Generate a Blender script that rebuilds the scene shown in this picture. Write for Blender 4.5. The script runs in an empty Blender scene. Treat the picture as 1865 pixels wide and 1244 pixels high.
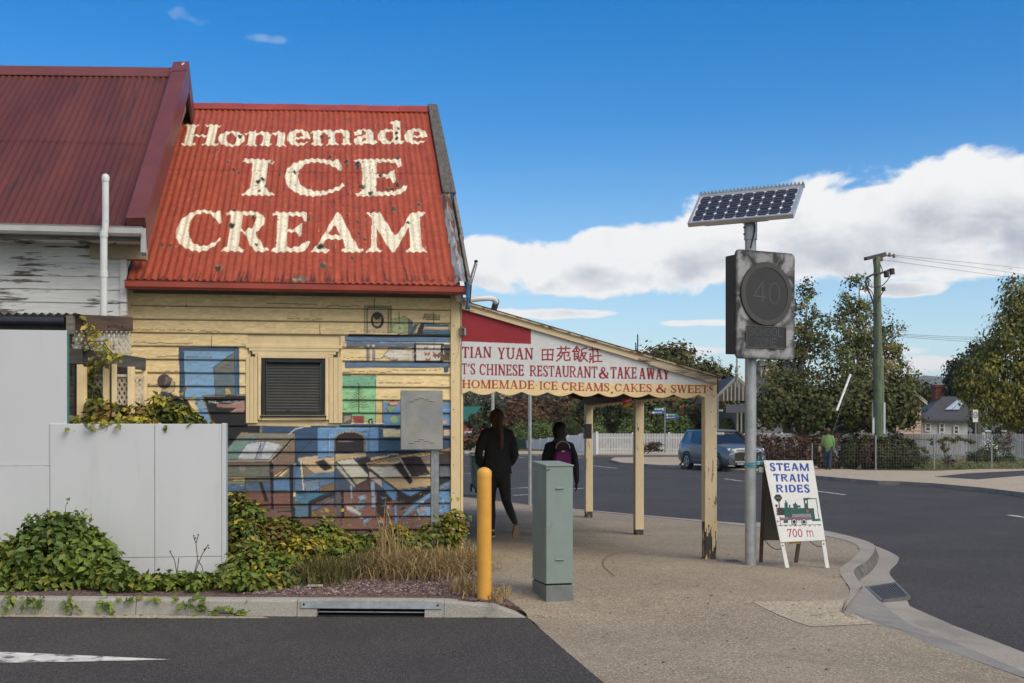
import bpy,bmesh,math,random
import numpy as np
from mathutils import Vector,Matrix,noise as mnoise
random.seed(7)
RNG=np.random.default_rng(11)
SC=bpy.context.scene
COL=SC.collection
# ------------------------------------------------------------------ camera
FPX=2150.0
CAM_H=1.40
HOR=785.0
TH=math.radians(8.5)
CT,ST=math.cos(TH),math.sin(TH)
cam_data=bpy.data.cameras.new('camera')
cam=bpy.data.objects.new('camera',cam_data)
COL.objects.link(cam)
cam.location=(0,0,CAM_H)
cam.rotation_euler=(math.radians(90),0,-TH)
cam_data.sensor_width=36.0
cam_data.lens=FPX/1865*36.0
cam_data.shift_y=(HOR-622.0)/1865
cam_data.clip_start=0.1
cam_data.clip_end=12000
SC.camera=cam
# ------------------------------------------------------------------ light and sky
SUN_EL,SUN_AZ=44.0,142.0
SKY_STRENGTH=0.092
SUN_STRENGTH=1.5
sun_data=bpy.data.lights.new('sun','SUN')
sun_data.energy=SUN_STRENGTH
sun_data.angle=math.radians(42)
sun_data.color=(1.0,0.91,0.78)
sun=bpy.data.objects.new('sun',sun_data)
COL.objects.link(sun)
_e,_a=math.radians(SUN_EL),math.radians(SUN_AZ)
_sd=Vector((math.sin(_a)*math.cos(_e),math.cos(_a)*math.cos(_e),math.sin(_e)))
sun.rotation_euler=(-_sd).to_track_quat('-Z','Y').to_euler()
sun.location=(20,-20,40)
SC.view_settings.view_transform='Standard'
SC.view_settings.look='None'
SC.view_settings.exposure=0.90
SC.view_settings.gamma=1.0
SC.view_settings.use_curve_mapping=False
SC.render.engine='CYCLES'
SC.cycles.max_bounces=6
SC.cycles.transparent_max_bounces=6
SC.cycles.use_denoising=True
W=bpy.data.worlds.new('World')
SC.world=W
W.use_nodes=True
class NT:
 """small helper to write node trees"""
 def __init__(s,tree):
  s.t=tree
 def n(s,typ,**kw):
  nd=s.t.nodes.new(typ)
  for k,v in kw.items():
   setattr(nd,k,v)
  return nd
 def put(s,sock,v):
  if v is None:
   return
  if isinstance(v,bpy.types.NodeSocket):
   s.t.links.new(v,sock)
  else:
   sock.default_value=v
 def math(s,op,a,b=None,c=None,clamp=False):
  nd=s.n('ShaderNodeMath',operation=op,use_clamp=clamp)
  s.put(nd.inputs[0],a)
  s.put(nd.inputs[1],b)
  s.put(nd.inputs[2],c)
  return nd.outputs[0]
 def vm(s,op,a,b=None,c=None,scale=None):
  nd=s.n('ShaderNodeVectorMath',operation=op)
  s.put(nd.inputs[0],a)
  s.put(nd.inputs[1],b)
  s.put(nd.inputs[2],c)
  if scale is not None:
   s.put(nd.inputs['Scale'],scale)
  return nd.outputs['Value']if op in('DOT_PRODUCT','LENGTH')else nd.outputs['Vector']
 def xyz(s,x,y,z):
  nd=s.n('ShaderNodeCombineXYZ')
  for i,v in enumerate((x,y,z)):
   s.put(nd.inputs[i],v)
  return nd.outputs[0]
 def sep(s,v):
  nd=s.n('ShaderNodeSeparateXYZ')
  s.put(nd.inputs[0],v)
  return nd.outputs
 def noise(s,vec,scale,detail=4.0,rough=0.55,dist=0.0):
  nd=s.n('ShaderNodeTexNoise')
  s.put(nd.inputs['Vector'],vec)
  nd.inputs['Scale'].default_value=scale
  nd.inputs['Detail'].default_value=detail
  nd.inputs['Roughness'].default_value=rough
  nd.inputs['Distortion'].default_value=dist
  return nd.outputs[0]
 def ramp(s,v,a,b,lo=0.0,hi=1.0,smooth=True):
  nd=s.n('ShaderNodeMapRange',interpolation_type='SMOOTHSTEP' if smooth else 'LINEAR')
  s.put(nd.inputs[0],v)
  s.put(nd.inputs[1],a)
  s.put(nd.inputs[2],b)
  s.put(nd.inputs[3],lo)
  s.put(nd.inputs[4],hi)
  return nd.outputs[0]
 def mix(s,f,a,b,blend='MIX'):
  nd=s.n('ShaderNodeMix',data_type='RGBA',blend_type=blend)
  s.put(nd.inputs[0],f)
  for sock,v in((nd.inputs[6],a),(nd.inputs[7],b)):
   if isinstance(v,tuple)and len(v)==3:
    v=v+(1.0,)
   s.put(sock,v)
  return nd.outputs[2]
def build_world():
 T=NT(W.node_tree)
 for nd in list(W.node_tree.nodes):
  W.node_tree.nodes.remove(nd)
 out=T.n('ShaderNodeOutputWorld')
 bg=T.n('ShaderNodeBackground')
 bg.inputs['Strength'].default_value=SKY_STRENGTH
 sky=T.n('ShaderNodeTexSky',sky_type='NISHITA')
 sky.sun_disc=False
 sky.sun_elevation=math.radians(SUN_EL)
 sky.sun_rotation=math.radians(SUN_AZ)
 sky.altitude=100
 sky.air_density=1.1
 sky.dust_density=0.25
 sky.ozone_density=2.6
 grp=bpy.data.node_groups.new('cloud_density','ShaderNodeTree')
 grp.interface.new_socket('Dir',in_out='INPUT',socket_type='NodeSocketVector')
 grp.interface.new_socket('Density',in_out='OUTPUT',socket_type='NodeSocketFloat')
 G=NT(grp)
 gi=G.n('NodeGroupInput')
 go=G.n('NodeGroupOutput')
 d=gi.outputs[0]
 sx,sy,sz=G.sep(d)
 az=G.math('ARCTAN2',sx,sy)
 hz=G.math('SQRT',G.math('ADD',G.math('MULTIPLY',sx,sx),G.math('MULTIPLY',sy,sy)))
 el=G.math('DIVIDE',sz,G.math('MAXIMUM',hz,0.02))
 warp=G.noise(G.xyz(sx,sy,G.math('MULTIPLY',sz,1.6)),7.0,3.0,0.5)
 av=G.xyz(az,el,0.0)
 run=None
 blobs=[(1900,372,270,96),(1660,405,250,104),(1770,345,180,66),(1540,385,175,88),(1400,425,160,88),(1180,462,120,58),(1110,445,60,30),(1270,470,170,62),(960,490,150,44),(880,468,90,40),(1060,512,230,32),(770,500,130,45),(1640,528,80,15),(1860,470,260,30),(1690,662,75,17),(1600,640,90,12),(1250,640,110,12),(950,572,150,12),(1290,588,90,8),(1840,640,90,12),(2300,420,330,110),(2700,520,300,70),(3300,470,420,90),(200,560,420,70),(-500,450,420,90),(-1300,520,420,70)]
 blobs=[b+(0,)for b in blobs]+[(345,30,80,26,.95),(480,70,60,14,1.05),(895,302,75,15,.95)]
 for(px,py,rx,ry,wt)in blobs:
  u=(px-932.5)/FPX
  a=TH+math.atan(u)
  k=math.cos(math.atan(u))
  v=(HOR-py)/FPX*k
  ra,rv=rx/FPX*k*k,ry/FPX*k
  q=G.vm('MULTIPLY_ADD',av,(1/ra,1/rv,0),(-a/ra,-v/rv,0))
  r2=G.vm('DOT_PRODUCT',q,q)
  if wt:
   r2=G.math('ADD',r2,wt)
  run=r2 if run is None else G.math('SMOOTH_MIN',run,r2,0.45)
 base=G.math('SUBTRACT',1.15,run)
 base=G.math('MAXIMUM',base,-1.2)
 far=G.noise(G.xyz(sx,sy,G.math('MULTIPLY',sz,2.5)),2.3,2.0,0.5)
 band=G.ramp(el,0.02,0.14)
 outside=G.ramp(sy,0.35,-0.1)
 other=G.math('MULTIPLY_ADD',far,5.0,-1.35)
 other=G.math('ADD',other,G.math('MULTIPLY',G.math('SUBTRACT',band,1.0),3.0))
 base=G.math('ADD',G.math('MULTIPLY',base,G.math('SUBTRACT',1.0,outside)),G.math('MULTIPLY',other,outside))
 fb=G.noise(G.xyz(sx,sy,G.math('MULTIPLY',sz,1.5)),15.0,9.0,0.58,0.3)
 dn=G.math('ADD',base,G.math('MULTIPLY_ADD',fb,3.9,-1.95))
 dn=G.math('ADD',dn,G.math('MULTIPLY_ADD',warp,2.6,-1.3))
 G.t.links.new(dn,go.inputs[0])
 tc=T.n('ShaderNodeTexCoord').outputs['Generated']
 dirv=T.vm('NORMALIZE',tc)
 def dens(off):
  g=T.n('ShaderNodeGroup')
  g.node_tree=grp
  T.put(g.inputs[0],dirv if off is None else T.vm('NORMALIZE',T.vm('ADD',dirv,off)))
  return g.outputs[0]
 d0,d1=dens(None),dens((0.012,-0.004,0.026))
 alpha=T.ramp(d0,0.05,0.62)
 dz_=T.sep(dirv)[2]
 alpha=T.math('MULTIPLY',alpha,T.math('MAXIMUM',T.ramp(dz_,0.255,0.315,0.97,0.16),T.ramp(T.sep(dirv)[1],0.35,0.0,0.0,0.97)))
 shade=T.ramp(d1,0.25,2.5,1.0,0.0)
 shade=T.math('ADD',shade,T.ramp(d0,1.1,0.2,0.0,0.5))
 fine=T.noise(dirv,26.0,6.0,0.6)
 shade=T.math('ADD',shade,T.math('MULTIPLY_ADD',fine,0.7,-0.35),clamp=True)
 kq=1.0/SKY_STRENGTH
 cc=T.mix(shade,(0.255*kq,0.275*kq,0.315*kq),(0.535*kq,0.53*kq,0.525*kq))
 vz=T.sep(dirv)[2]
 veil=T.math('MULTIPLY',T.ramp(vz,0.26,0.0),0.45)
 hs=T.n('ShaderNodeHueSaturation')
 hs.inputs['Saturation'].default_value=1.55
 hs.inputs['Hue'].default_value=0.507
 hs.inputs['Value'].default_value=0.84
 T.put(hs.inputs['Color'],sky.outputs[0])
 skc=T.mix(veil,hs.outputs[0],(0.34*kq,0.46*kq,0.60*kq))
 colr=T.mix(alpha,skc,cc)
 T.t.links.new(colr,bg.inputs['Color'])
 T.t.links.new(bg.outputs[0],out.inputs['Surface'])
build_world()
# ------------------------------------------------------------------ measuring: photograph pixel -> place
def cw(X,D,z):
 return Vector((X*CT+D*ST,-X*ST+D*CT,z))
def at(px,py,D):
 return cw((px-932.5)/FPX*D,D,CAM_H+(HOR-py)/FPX*D)
def on_y(px,py,y):
 u=(px-932.5)/FPX
 return at(px,py,y/(CT-u*ST))
def on_x(px,py,x):
 u=(px-932.5)/FPX
 return at(px,py,x/(u*CT+ST))
def on_z(px,py,z):
 return at(px,py,(z-CAM_H)*FPX/(HOR-py))
def proj(x,y,z):
 D=x*ST+y*CT
 X=x*CT-y*ST
 return 932.5+FPX*X/D,HOR-(z-CAM_H)*FPX/D
def lin(c):
 return tuple(((v/255+0.055)/1.055)**2.4 if v/255>0.04045 else v/255/12.92 for v in c)
# ------------------------------------------------------------------ objects
def tag(o,label=None,cat=None,group=None,kind=None):
 if label:
  o['label']=label
 if cat:
  o['category']=cat
 if group:
  o['group']=group
 if kind:
  o['kind']=kind
 return o
def thing(name,label,cat,loc=(0,0,0),group=None):
 o=bpy.data.objects.new(name,None)
 o.empty_display_size=0.2
 COL.objects.link(o)
 o.location=loc
 return tag(o,label,cat,group)
def adopt(o,parent):
 if parent is not None:
  o.parent=parent
  if parent.type=='EMPTY':
   o.matrix_parent_inverse=Matrix.Translation(-Vector(parent.location))
def link(name,me,parent=None):
 o=bpy.data.objects.new(name,me)
 COL.objects.link(o)
 adopt(o,parent)
 return o
def copy_tree(o,parent=None):
 c=o.copy()
 COL.objects.link(c)
 if parent is not None:
  c.parent=parent
 for ch in list(o.children):
  copy_tree(ch,c)
 return c
def move(root,delta):
 root.location=Vector(root.location)+Vector(delta)
 return root
class MB:
 """collects shapes for ONE mesh object"""
 def __init__(s):
  s.v,s.f,s.m,s.cur=[],[],[],0
 def add(s,vs,fs):
  o=len(s.v)
  s.v.extend([tuple(p)for p in vs])
  s.f.extend([tuple(i+o for i in f)for f in fs])
  s.m.extend([s.cur]*len(fs))
  return s
 def box(s,a,b):
  x0,y0,z0=a
  x1,y1,z1=b
  return s.hexa([(x0,y0,z0),(x1,y0,z0),(x1,y1,z0),(x0,y1,z0),(x0,y0,z1),(x1,y0,z1),(x1,y1,z1),(x0,y1,z1)])
 def hexa(s,p):
  return s.add(p,[(3,2,1,0),(4,5,6,7),(0,1,5,4),(1,2,6,5),(2,3,7,6),(3,0,4,7)])
 def obox(s,c,ax,ay,az):
  """box by centre and three half-axis vectors"""
  c,ax,ay,az=Vector(c),Vector(ax),Vector(ay),Vector(az)
  return s.hexa([c-ax-ay-az,c+ax-ay-az,c+ax+ay-az,c-ax+ay-az,c-ax-ay+az,c+ax-ay+az,c+ax+ay+az,c-ax+ay+az])
 def beam(s,p0,p1,w,h,up=(0,0,1)):
  p0,p1=Vector(p0),Vector(p1)
  d=p1-p0
  L=d.length
  d.normalize()
  side=d.cross(Vector(up))
  if side.length<1e-4:
   side=d.cross(Vector((1,0,0)))
  side.normalize()
  u=side.cross(d).normalized()
  return s.obox((p0+p1)/2,d*L/2,side*w/2,u*h/2)
 def tube(s,path,r,n=8,cap=True):
  path=[Vector(p)for p in path]
  rs=r if isinstance(r,(list,tuple))else[r]*len(path)
  rings=[]
  prev=None
  for i,p in enumerate(path):
   d=(path[min(i+1,len(path)-1)]-path[max(i-1,0)])
   if d.length<1e-9:
    d=Vector((0,0,1))
   d.normalize()
   if prev is None:
    a=d.orthogonal().normalized()
   else:
    a=(prev-d*prev.dot(d))
    a=a.normalized()if a.length>1e-6 else d.orthogonal().normalized()
   prev=a
   b=d.cross(a)
   rr=rs[i]
   rx,ry=rr if isinstance(rr,(list,tuple))else(rr,rr)
   rings.append([p+a*(rx*math.cos(2*math.pi*k/n))+b*(ry*math.sin(2*math.pi*k/n))for k in range(n)])
  vs=[q for ring in rings for q in ring]
  fs=[]
  for i in range(len(path)-1):
   for k in range(n):
    k2=(k+1)%n
    fs.append((i*n+k,i*n+k2,(i+1)*n+k2,(i+1)*n+k))
  if cap:
   fs.append(tuple(reversed(range(n))))
   fs.append(tuple((len(path)-1)*n+k for k in range(n)))
  return s.add(vs,fs)
 def prism(s,pts,ext):
  """planar polygon pts extruded by vector ext"""
  pts=[Vector(p)for p in pts]
  ext=Vector(ext)
  n=len(pts)
  nrm=Vector((0,0,0))
  for i in range(n):
   a,b=pts[i],pts[(i+1)%n]
   nrm+=a.cross(b)
  if nrm.dot(ext)>0:
   pts=pts[::-1]
  vs=pts+[p+ext for p in pts]
  fs=[tuple(range(n)),tuple(reversed(range(n,2*n)))]
  for i in range(n):
   j=(i+1)%n
   fs.append((j,i,n+i,n+j))
  return s.add(vs,fs)
 def poly(s,pts):
  return s.add(pts,[tuple(range(len(pts)))])
 def ell(s,c,r,nu=14,nv=9):
  c=Vector(c)
  vs,fs=[],[]
  for i in range(nv+1):
   th=math.pi*i/nv
   for k in range(nu):
    ph=2*math.pi*k/nu
    vs.append((c.x+r[0]*math.sin(th)*math.cos(ph),c.y+r[1]*math.sin(th)*math.sin(ph),c.z+r[2]*math.cos(th)))
  for i in range(nv):
   for k in range(nu):
    k2=(k+1)%nu
    fs.append((i*nu+k,(i+1)*nu+k,(i+1)*nu+k2,i*nu+k2))
  return s.add(vs,fs)
 def lathe(s,prof,c,n=20):
  """profile [(r, z)] turned round the vertical through c"""
  cx,cy,cz=c
  vs,fs=[],[]
  for(r,z)in prof:
   for k in range(n):
    a=2*math.pi*k/n
    vs.append((cx+r*math.cos(a),cy+r*math.sin(a),cz+z))
  for i in range(len(prof)-1):
   for k in range(n):
    k2=(k+1)%n
    fs.append((i*n+k,i*n+k2,(i+1)*n+k2,(i+1)*n+k))
  return s.add(vs,fs)
 def build(s,name,mat,parent=None,bevel=0.0,smooth=False,seg=1):
  me=bpy.data.meshes.new(name)
  me.from_pydata(s.v,[],s.f)
  mats=mat if isinstance(mat,(list,tuple))else[mat]
  for m in mats:
   me.materials.append(m)
  if len(mats)>1:
   me.polygons.foreach_set('material_index',s.m)
  if bevel>0:
   bm=bmesh.new()
   bm.from_mesh(me)
   bmesh.ops.remove_doubles(bm,verts=bm.verts,dist=1e-5)
   es=[e for e in bm.edges if len(e.link_faces)==2 and e.calc_face_angle(0)>0.5]
   bmesh.ops.bevel(bm,geom=es,offset=bevel,segments=seg,affect='EDGES',clamp_overlap=True)
   bm.to_mesh(me)
   bm.free()
  if smooth:
   me.polygons.foreach_set('use_smooth',[True]*len(me.polygons))
   if smooth=='auto':
    me.set_sharp_from_angle(angle=math.radians(35))
  me.update()
  return link(name,me,parent)
def np_mesh(name,V,F,mat,parent=None,col=None,smooth=False):
 """mesh from numpy arrays: V (n,3), F (m,k); col (n,3) linear colours as attribute Col"""
 V=np.asarray(V,dtype=np.float32)
 F=np.asarray(F,dtype=np.int32)
 me=bpy.data.meshes.new(name)
 k=F.shape[1]
 me.vertices.add(len(V))
 me.vertices.foreach_set('co',V.ravel())
 me.loops.add(F.size)
 me.loops.foreach_set('vertex_index',F.ravel())
 me.polygons.add(len(F))
 me.polygons.foreach_set('loop_start',np.arange(0,F.size,k,dtype=np.int32))
 me.polygons.foreach_set('loop_total',np.full(len(F),k,dtype=np.int32))
 if smooth:
  me.polygons.foreach_set('use_smooth',np.ones(len(F),dtype=bool))
 if col is not None:
  at_=me.attributes.new('Col','FLOAT_COLOR','POINT')
  c4=np.ones((len(V),4),dtype=np.float32)
  c4[:,:3]=col
  at_.data.foreach_set('color',c4.ravel())
 me.materials.append(mat)
 me.update(calc_edges=True)
 me.validate()
 return link(name,me,parent)
def grid_faces(nx,ny):
 i=np.arange(nx-1)[None,:]+np.arange(ny-1)[:,None]*nx
 i=i.ravel()
 return np.stack([i,i+1,i+nx+1,i+nx],axis=1)
# ------------------------------------------------------------------ materials
def new_mat(name):
 m=bpy.data.materials.new(name)
 m.use_nodes=True
 T=NT(m.node_tree)
 p=m.node_tree.nodes['Principled BSDF']
 return m,T,p
def M(name,c,rough=0.6,metal=0.0,var=0.18,sc=6.0,bump=0.15,bsc=60.0,dirt=None,dsc=(3,3,3),dlo=0.52,dhi=0.7,spec=0.5,c2=None,bd=0.004,stretch=(1,1,1)):
 """procedural material: base colour with soft variation, optional worn patches (dirt colour), fine relief"""
 m,T,p=new_mat(name)
 pos=T.n('ShaderNodeNewGeometry').outputs['Position']
 ps=T.vm('MULTIPLY',pos,stretch)
 n1=T.noise(ps,sc,5.0,0.6)
 f=T.ramp(n1,0.25,0.75)
 dark=tuple(v*(1-var)for v in c)
 lite=c2 if c2 else tuple(min(1.0,v*(1+var))for v in c)
 colr=T.mix(f,dark,lite)
 if dirt is not None:
  n2=T.noise(T.vm('MULTIPLY',pos,dsc),1.0,7.0,0.62,0.4)
  dm=T.ramp(n2,dlo,dhi)
  colr=T.mix(dm,colr,dirt)
 T.t.links.new(colr,p.inputs['Base Color'])
 p.inputs['Roughness'].default_value=rough
 p.inputs['Metallic'].default_value=metal
 p.inputs['Specular IOR Level'].default_value=spec
 if bump>0:
  b=T.n('ShaderNodeBump')
  b.inputs['Strength'].default_value=bump
  b.inputs['Distance'].default_value=bd
  T.t.links.new(T.noise(ps,bsc,4.0,0.6),b.inputs['Height'])
  T.t.links.new(b.outputs[0],p.inputs['Normal'])
 return m
def M_attr(name,rough=0.6,var=0.12,sc=9.0,bump=0.15,bsc=50.0,trans=0.0,spec=0.4,stretch=(1,1,1),metal=0.0):
 """colour from the Col attribute, with procedural variation on top"""
 m,T,p=new_mat(name)
 a=T.n('ShaderNodeAttribute')
 a.attribute_name='Col'
 pos=T.vm('MULTIPLY',T.n('ShaderNodeNewGeometry').outputs['Position'],stretch)
 f=T.ramp(T.noise(pos,sc,5.0,0.65),0.25,0.75,1-var,1+var)
 colr=T.vm('SCALE',a.outputs['Color'],scale=f)
 T.t.links.new(colr,p.inputs['Base Color'])
 p.inputs['Roughness'].default_value=rough
 p.inputs['Specular IOR Level'].default_value=spec
 p.inputs['Metallic'].default_value=metal
 if bump>0:
  b=T.n('ShaderNodeBump')
  b.inputs['Strength'].default_value=bump
  b.inputs['Distance'].default_value=0.003
  T.t.links.new(T.noise(pos,bsc,4.0,0.6),b.inputs['Height'])
  T.t.links.new(b.outputs[0],p.inputs['Normal'])
 if trans>0:
  tr=T.n('ShaderNodeBsdfTranslucent')
  T.t.links.new(colr,tr.inputs['Color'])
  mx=T.n('ShaderNodeMixShader')
  mx.inputs[0].default_value=trans
  out=m.node_tree.nodes['Material Output']
  T.t.links.new(p.outputs[0],mx.inputs[1])
  T.t.links.new(tr.outputs[0],mx.inputs[2])
  T.t.links.new(mx.outputs[0],out.inputs['Surface'])
 return m
def M_peel(name,paint,wood,sx=2.5,sz=26.0,lo=0.5,hi=0.56,rough=0.65,axis='x',crack=0.5):
 """old paint flaking off timber: patches stretched along the board"""
 m,T,p=new_mat(name)
 pos=T.n('ShaderNodeNewGeometry').outputs['Position']
 st={'x':(sx,1.0,sz),'z':(sz,sz,sx),'y':(1.0,sx,sz)}[axis]
 n1=T.noise(T.vm('MULTIPLY',pos,st),1.0,8.0,0.68,0.5)
 big=T.noise(pos,1.7,3.0,0.5)
 v=T.math('ADD',n1,T.math('MULTIPLY_ADD',big,0.5,-0.25))
 mask=T.ramp(v,lo,hi)
 fine=T.ramp(T.noise(T.vm('MULTIPLY',pos,tuple(q*3 for q in st)),1.0,5.0,0.6),0.3,0.7)
 pc=T.mix(fine,tuple(q*0.86 for q in paint),paint)
 wc=T.mix(fine,tuple(q*0.5 for q in wood),tuple(min(1,q*1.35)for q in wood))
 T.t.links.new(T.mix(mask,pc,wc),p.inputs['Base Color'])
 p.inputs['Roughness'].default_value=rough
 b=T.n('ShaderNodeBump')
 b.inputs['Strength'].default_value=crack
 b.inputs['Distance'].default_value=0.003
 T.t.links.new(T.math('SUBTRACT',T.math('MULTIPLY',fine,0.3),mask),b.inputs['Height'])
 T.t.links.new(b.outputs[0],p.inputs['Normal'])
 return m
def M_ground(name,c1,c2,speck,gsc=240.0,psc=0.7,rough=0.9,bump=0.35,slo=0.62,shi=0.7,stain=None,c3=None):
 """asphalt, exposed-aggregate concrete, soil: fine specks on a patchy base"""
 m,T,p=new_mat(name)
 pos=T.n('ShaderNodeNewGeometry').outputs['Position']
 big=T.ramp(T.noise(pos,psc,6.0,0.6,0.3),0.3,0.7)
 colr=T.mix(big,c1,c2)
 vo=T.n('ShaderNodeTexVoronoi')
 T.put(vo.inputs['Vector'],pos)
 vo.inputs['Scale'].default_value=gsc
 g=T.sep(vo.outputs['Color'])[0]
 colr=T.mix(T.math('MULTIPLY',T.ramp(g,slo,shi),0.75),colr,speck)
 dk=T.math('MULTIPLY',T.ramp(g,0.3,0.12),0.6)
 colr=T.mix(dk,colr,tuple(v*0.45 for v in c1))
 if c3 is not None:
  st=T.ramp(T.noise(T.vm('MULTIPLY',pos,(1,0.5,1)),1.5,7.0,0.7,0.8),0.52,0.68)
  colr=T.mix(T.math('MULTIPLY',st,0.7),colr,c3)
 if stain is not None:
  st=T.ramp(T.noise(pos,2.3,3.0,0.5,1.0),0.66,0.72)
  colr=T.mix(T.math('MULTIPLY',st,0.5),colr,stain)
 T.t.links.new(colr,p.inputs['Base Color'])
 p.inputs['Roughness'].default_value=rough
 p.inputs['Specular IOR Level'].default_value=0.3
 b=T.n('ShaderNodeBump')
 b.inputs['Strength'].default_value=bump
 b.inputs['Distance'].default_value=0.006
 T.t.links.new(T.math('ADD',vo.outputs['Distance'],T.math('MULTIPLY',T.noise(pos,gsc*0.5,2.0),0.6)),b.inputs['Height'])
 T.t.links.new(b.outputs[0],p.inputs['Normal'])
 return m
MAT={}
MAT['asphalt']=M_ground('asphalt',(0.041,0.037,0.035),(0.062,0.055,0.051),(0.16,0.15,0.145),150,0.45,0.85,0.5,0.80,0.9,stain=(0.035,0.034,0.034),c3=(.047,.043,.041))
MAT['path']=M_ground('aggregate_path',(0.23,0.188,0.135),(0.325,0.268,0.195),(0.46,0.388,0.29),95,0.55,0.85,0.45,0.74,0.85,c3=(0.21,0.175,0.13))
MAT['path_pale']=M_ground('pale_aggregate',(0.33,0.275,0.20),(0.375,0.315,0.23),(0.54,0.48,0.38),95,0.8,0.85,0.5,0.68,0.8)
MAT['far_path']=M_ground('tan_path',(0.36,0.29,0.21),(0.42,0.34,0.25),(0.48,0.40,0.31),60,0.3,0.9,0.2)
MAT['concrete']=M_ground('concrete',(0.30,0.285,0.25),(0.38,0.36,0.315),(0.46,0.44,0.40),320,1.6,0.85,0.18,0.7,0.8,c3=(0.22,0.20,0.17))
MAT['apron']=M_ground('apron_concrete',(0.27,0.242,0.20),(0.36,0.325,0.275),(0.42,0.385,0.335),320,1.2,0.85,0.18,0.7,0.8,c3=(0.20,0.185,0.165))
MAT['kerb_dark']=M_ground('worn_kerb',(0.19,0.18,0.165),(0.27,0.255,0.23),(0.34,0.32,0.29),320,1.6,0.85,0.25,0.7,0.8,c3=(0.12,0.115,0.11))
MAT['line']=M('road_paint',(0.62,0.60,0.56),0.7,dirt=(0.12,0.115,0.11),dsc=(7,7,7),dlo=0.5,dhi=0.62)
MAT['bed']=M_ground('mulch',(0.085,0.050,0.046),(0.14,0.085,0.078),(0.26,0.19,0.17),60,2.0,0.95,0.9,0.72,0.85)
MAT['soil']=M_ground('grassland',(0.075,0.085,0.035),(0.14,0.125,0.06),(0.17,0.15,0.08),8,0.05,0.95,0.3)
# ------------------------------------------------------------------ flat paint: sign lettering and the mural, drawn as colour on real surfaces
class Canvas:
 def __init__(s,x0,y0,x1,y1,sc,bg):
  s.x0,s.y0,s.sc=x0,y0,sc
  s.a=np.zeros((int((y1-y0)*sc)+1,int((x1-x0)*sc)+1,3),dtype=np.float32)
  s.a[:]=np.array(bg,dtype=np.float32)/255
 def poly(s,pts,c,al=1.0):
  P=(np.array([(p[0],p[1])for p in pts],dtype=np.float64)-(s.x0,s.y0))*s.sc
  H,Wd=s.a.shape[:2]
  ax,ay=np.floor(P.min(0)).astype(int)
  bx,by=np.ceil(P.max(0)).astype(int)+1
  ax,ay,bx,by=max(ax,0),max(ay,0),min(bx,Wd),min(by,H)
  if ax>=bx or ay>=by:
   return
  gx=np.arange(ax,bx)[None,:]+0.0
  gy=np.arange(ay,by)[:,None]+0.0
  ins=np.zeros((by-ay,bx-ax),dtype=bool)
  n=len(P)
  for i in range(n):
   x1,y1=P[i]
   x2,y2=P[(i+1)%n]
   if y1==y2:
    continue
   cond=((y1>gy)!=(y2>gy))
   xi=x1+(gy-y1)*(x2-x1)/(y2-y1)
   ins^=cond&(gx<xi)
  reg=s.a[ay:by,ax:bx]
  cc=np.array(c,dtype=np.float32)/255
  reg[ins]=reg[ins]*(1-al)+cc*al
 def line(s,pts,w,c,al=1.0):
  for(a,b)in zip(pts[:-1],pts[1:]):
   dx,dy=b[0]-a[0],b[1]-a[1]
   L=math.hypot(dx,dy)or 1e-6
   nx,ny=-dy/L*w/2,dx/L*w/2
   ex,ey=dx/L*w*0.25,dy/L*w*0.25
   s.poly([(a[0]+nx-ex,a[1]+ny-ey),(b[0]+nx+ex,b[1]+ny+ey),(b[0]-nx+ex,b[1]-ny+ey),(a[0]-nx-ex,a[1]-ny-ey)],c,al)
 def ell(s,cx,cy,rx,ry,c,al=1.0,a0=0,a1=360,n=28):
  s.poly([(cx+rx*math.cos(math.radians(a0+(a1-a0)*k/n)),cy+ry*math.sin(math.radians(a0+(a1-a0)*k/n)))for k in range(n+1)],c,al)
 def blur_noise(s,amt,seed=3):
  """brushy variation of the paint itself"""
  r=np.random.default_rng(seed)
  H,Wd=s.a.shape[:2]
  for(fy,fx,k)in((3,14,0.6),(8,40,0.4)):
   small=r.normal(0,1,(H//fy+2,Wd//fx+2))
   big=np.repeat(np.repeat(small,fy,0),fx,1)[:H,:Wd]
   for _ in range(2):
    big=(big+np.roll(big,1,1)+np.roll(big,3,1)+np.roll(big,1,0))/4
   s.a*=(1+amt*k*big)[:,:,None]
  np.clip(s.a,0.005,1,out=s.a)
 def sample(s,px,py):
  H,Wd=s.a.shape[:2]
  x=np.clip((px-s.x0)*s.sc,0,Wd-1.001)
  y=np.clip((py-s.y0)*s.sc,0,H-1.001)
  xi,yi=x.astype(int),y.astype(int)
  fx,fy=(x-xi)[...,None],(y-yi)[...,None]
  c=s.a[yi,xi]*(1-fx)*(1-fy)+s.a[yi,xi+1]*fx*(1-fy)+s.a[yi+1,xi]*(1-fx)*fy+s.a[yi+1,xi+1]*fx*fy
  return np.where(c>0.04045,((c+0.055)/1.055)**2.4,c/12.92)
def ring(cx,cy,rx,ry,t,sh,a0=0.0,a1=360.0,n=40):
 """curved letter stroke, thick t at the sides, sh at top and bottom"""
 an=[math.radians(a0+(a1-a0)*k/n)for k in range(n+1)]
 o=[(cx+rx*math.cos(a),cy+ry*math.sin(a))for a in an]
 i=[(cx+(rx-t)*math.cos(a),cy+(ry-sh)*math.sin(a))for a in an]
 return o+i[::-1]
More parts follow.
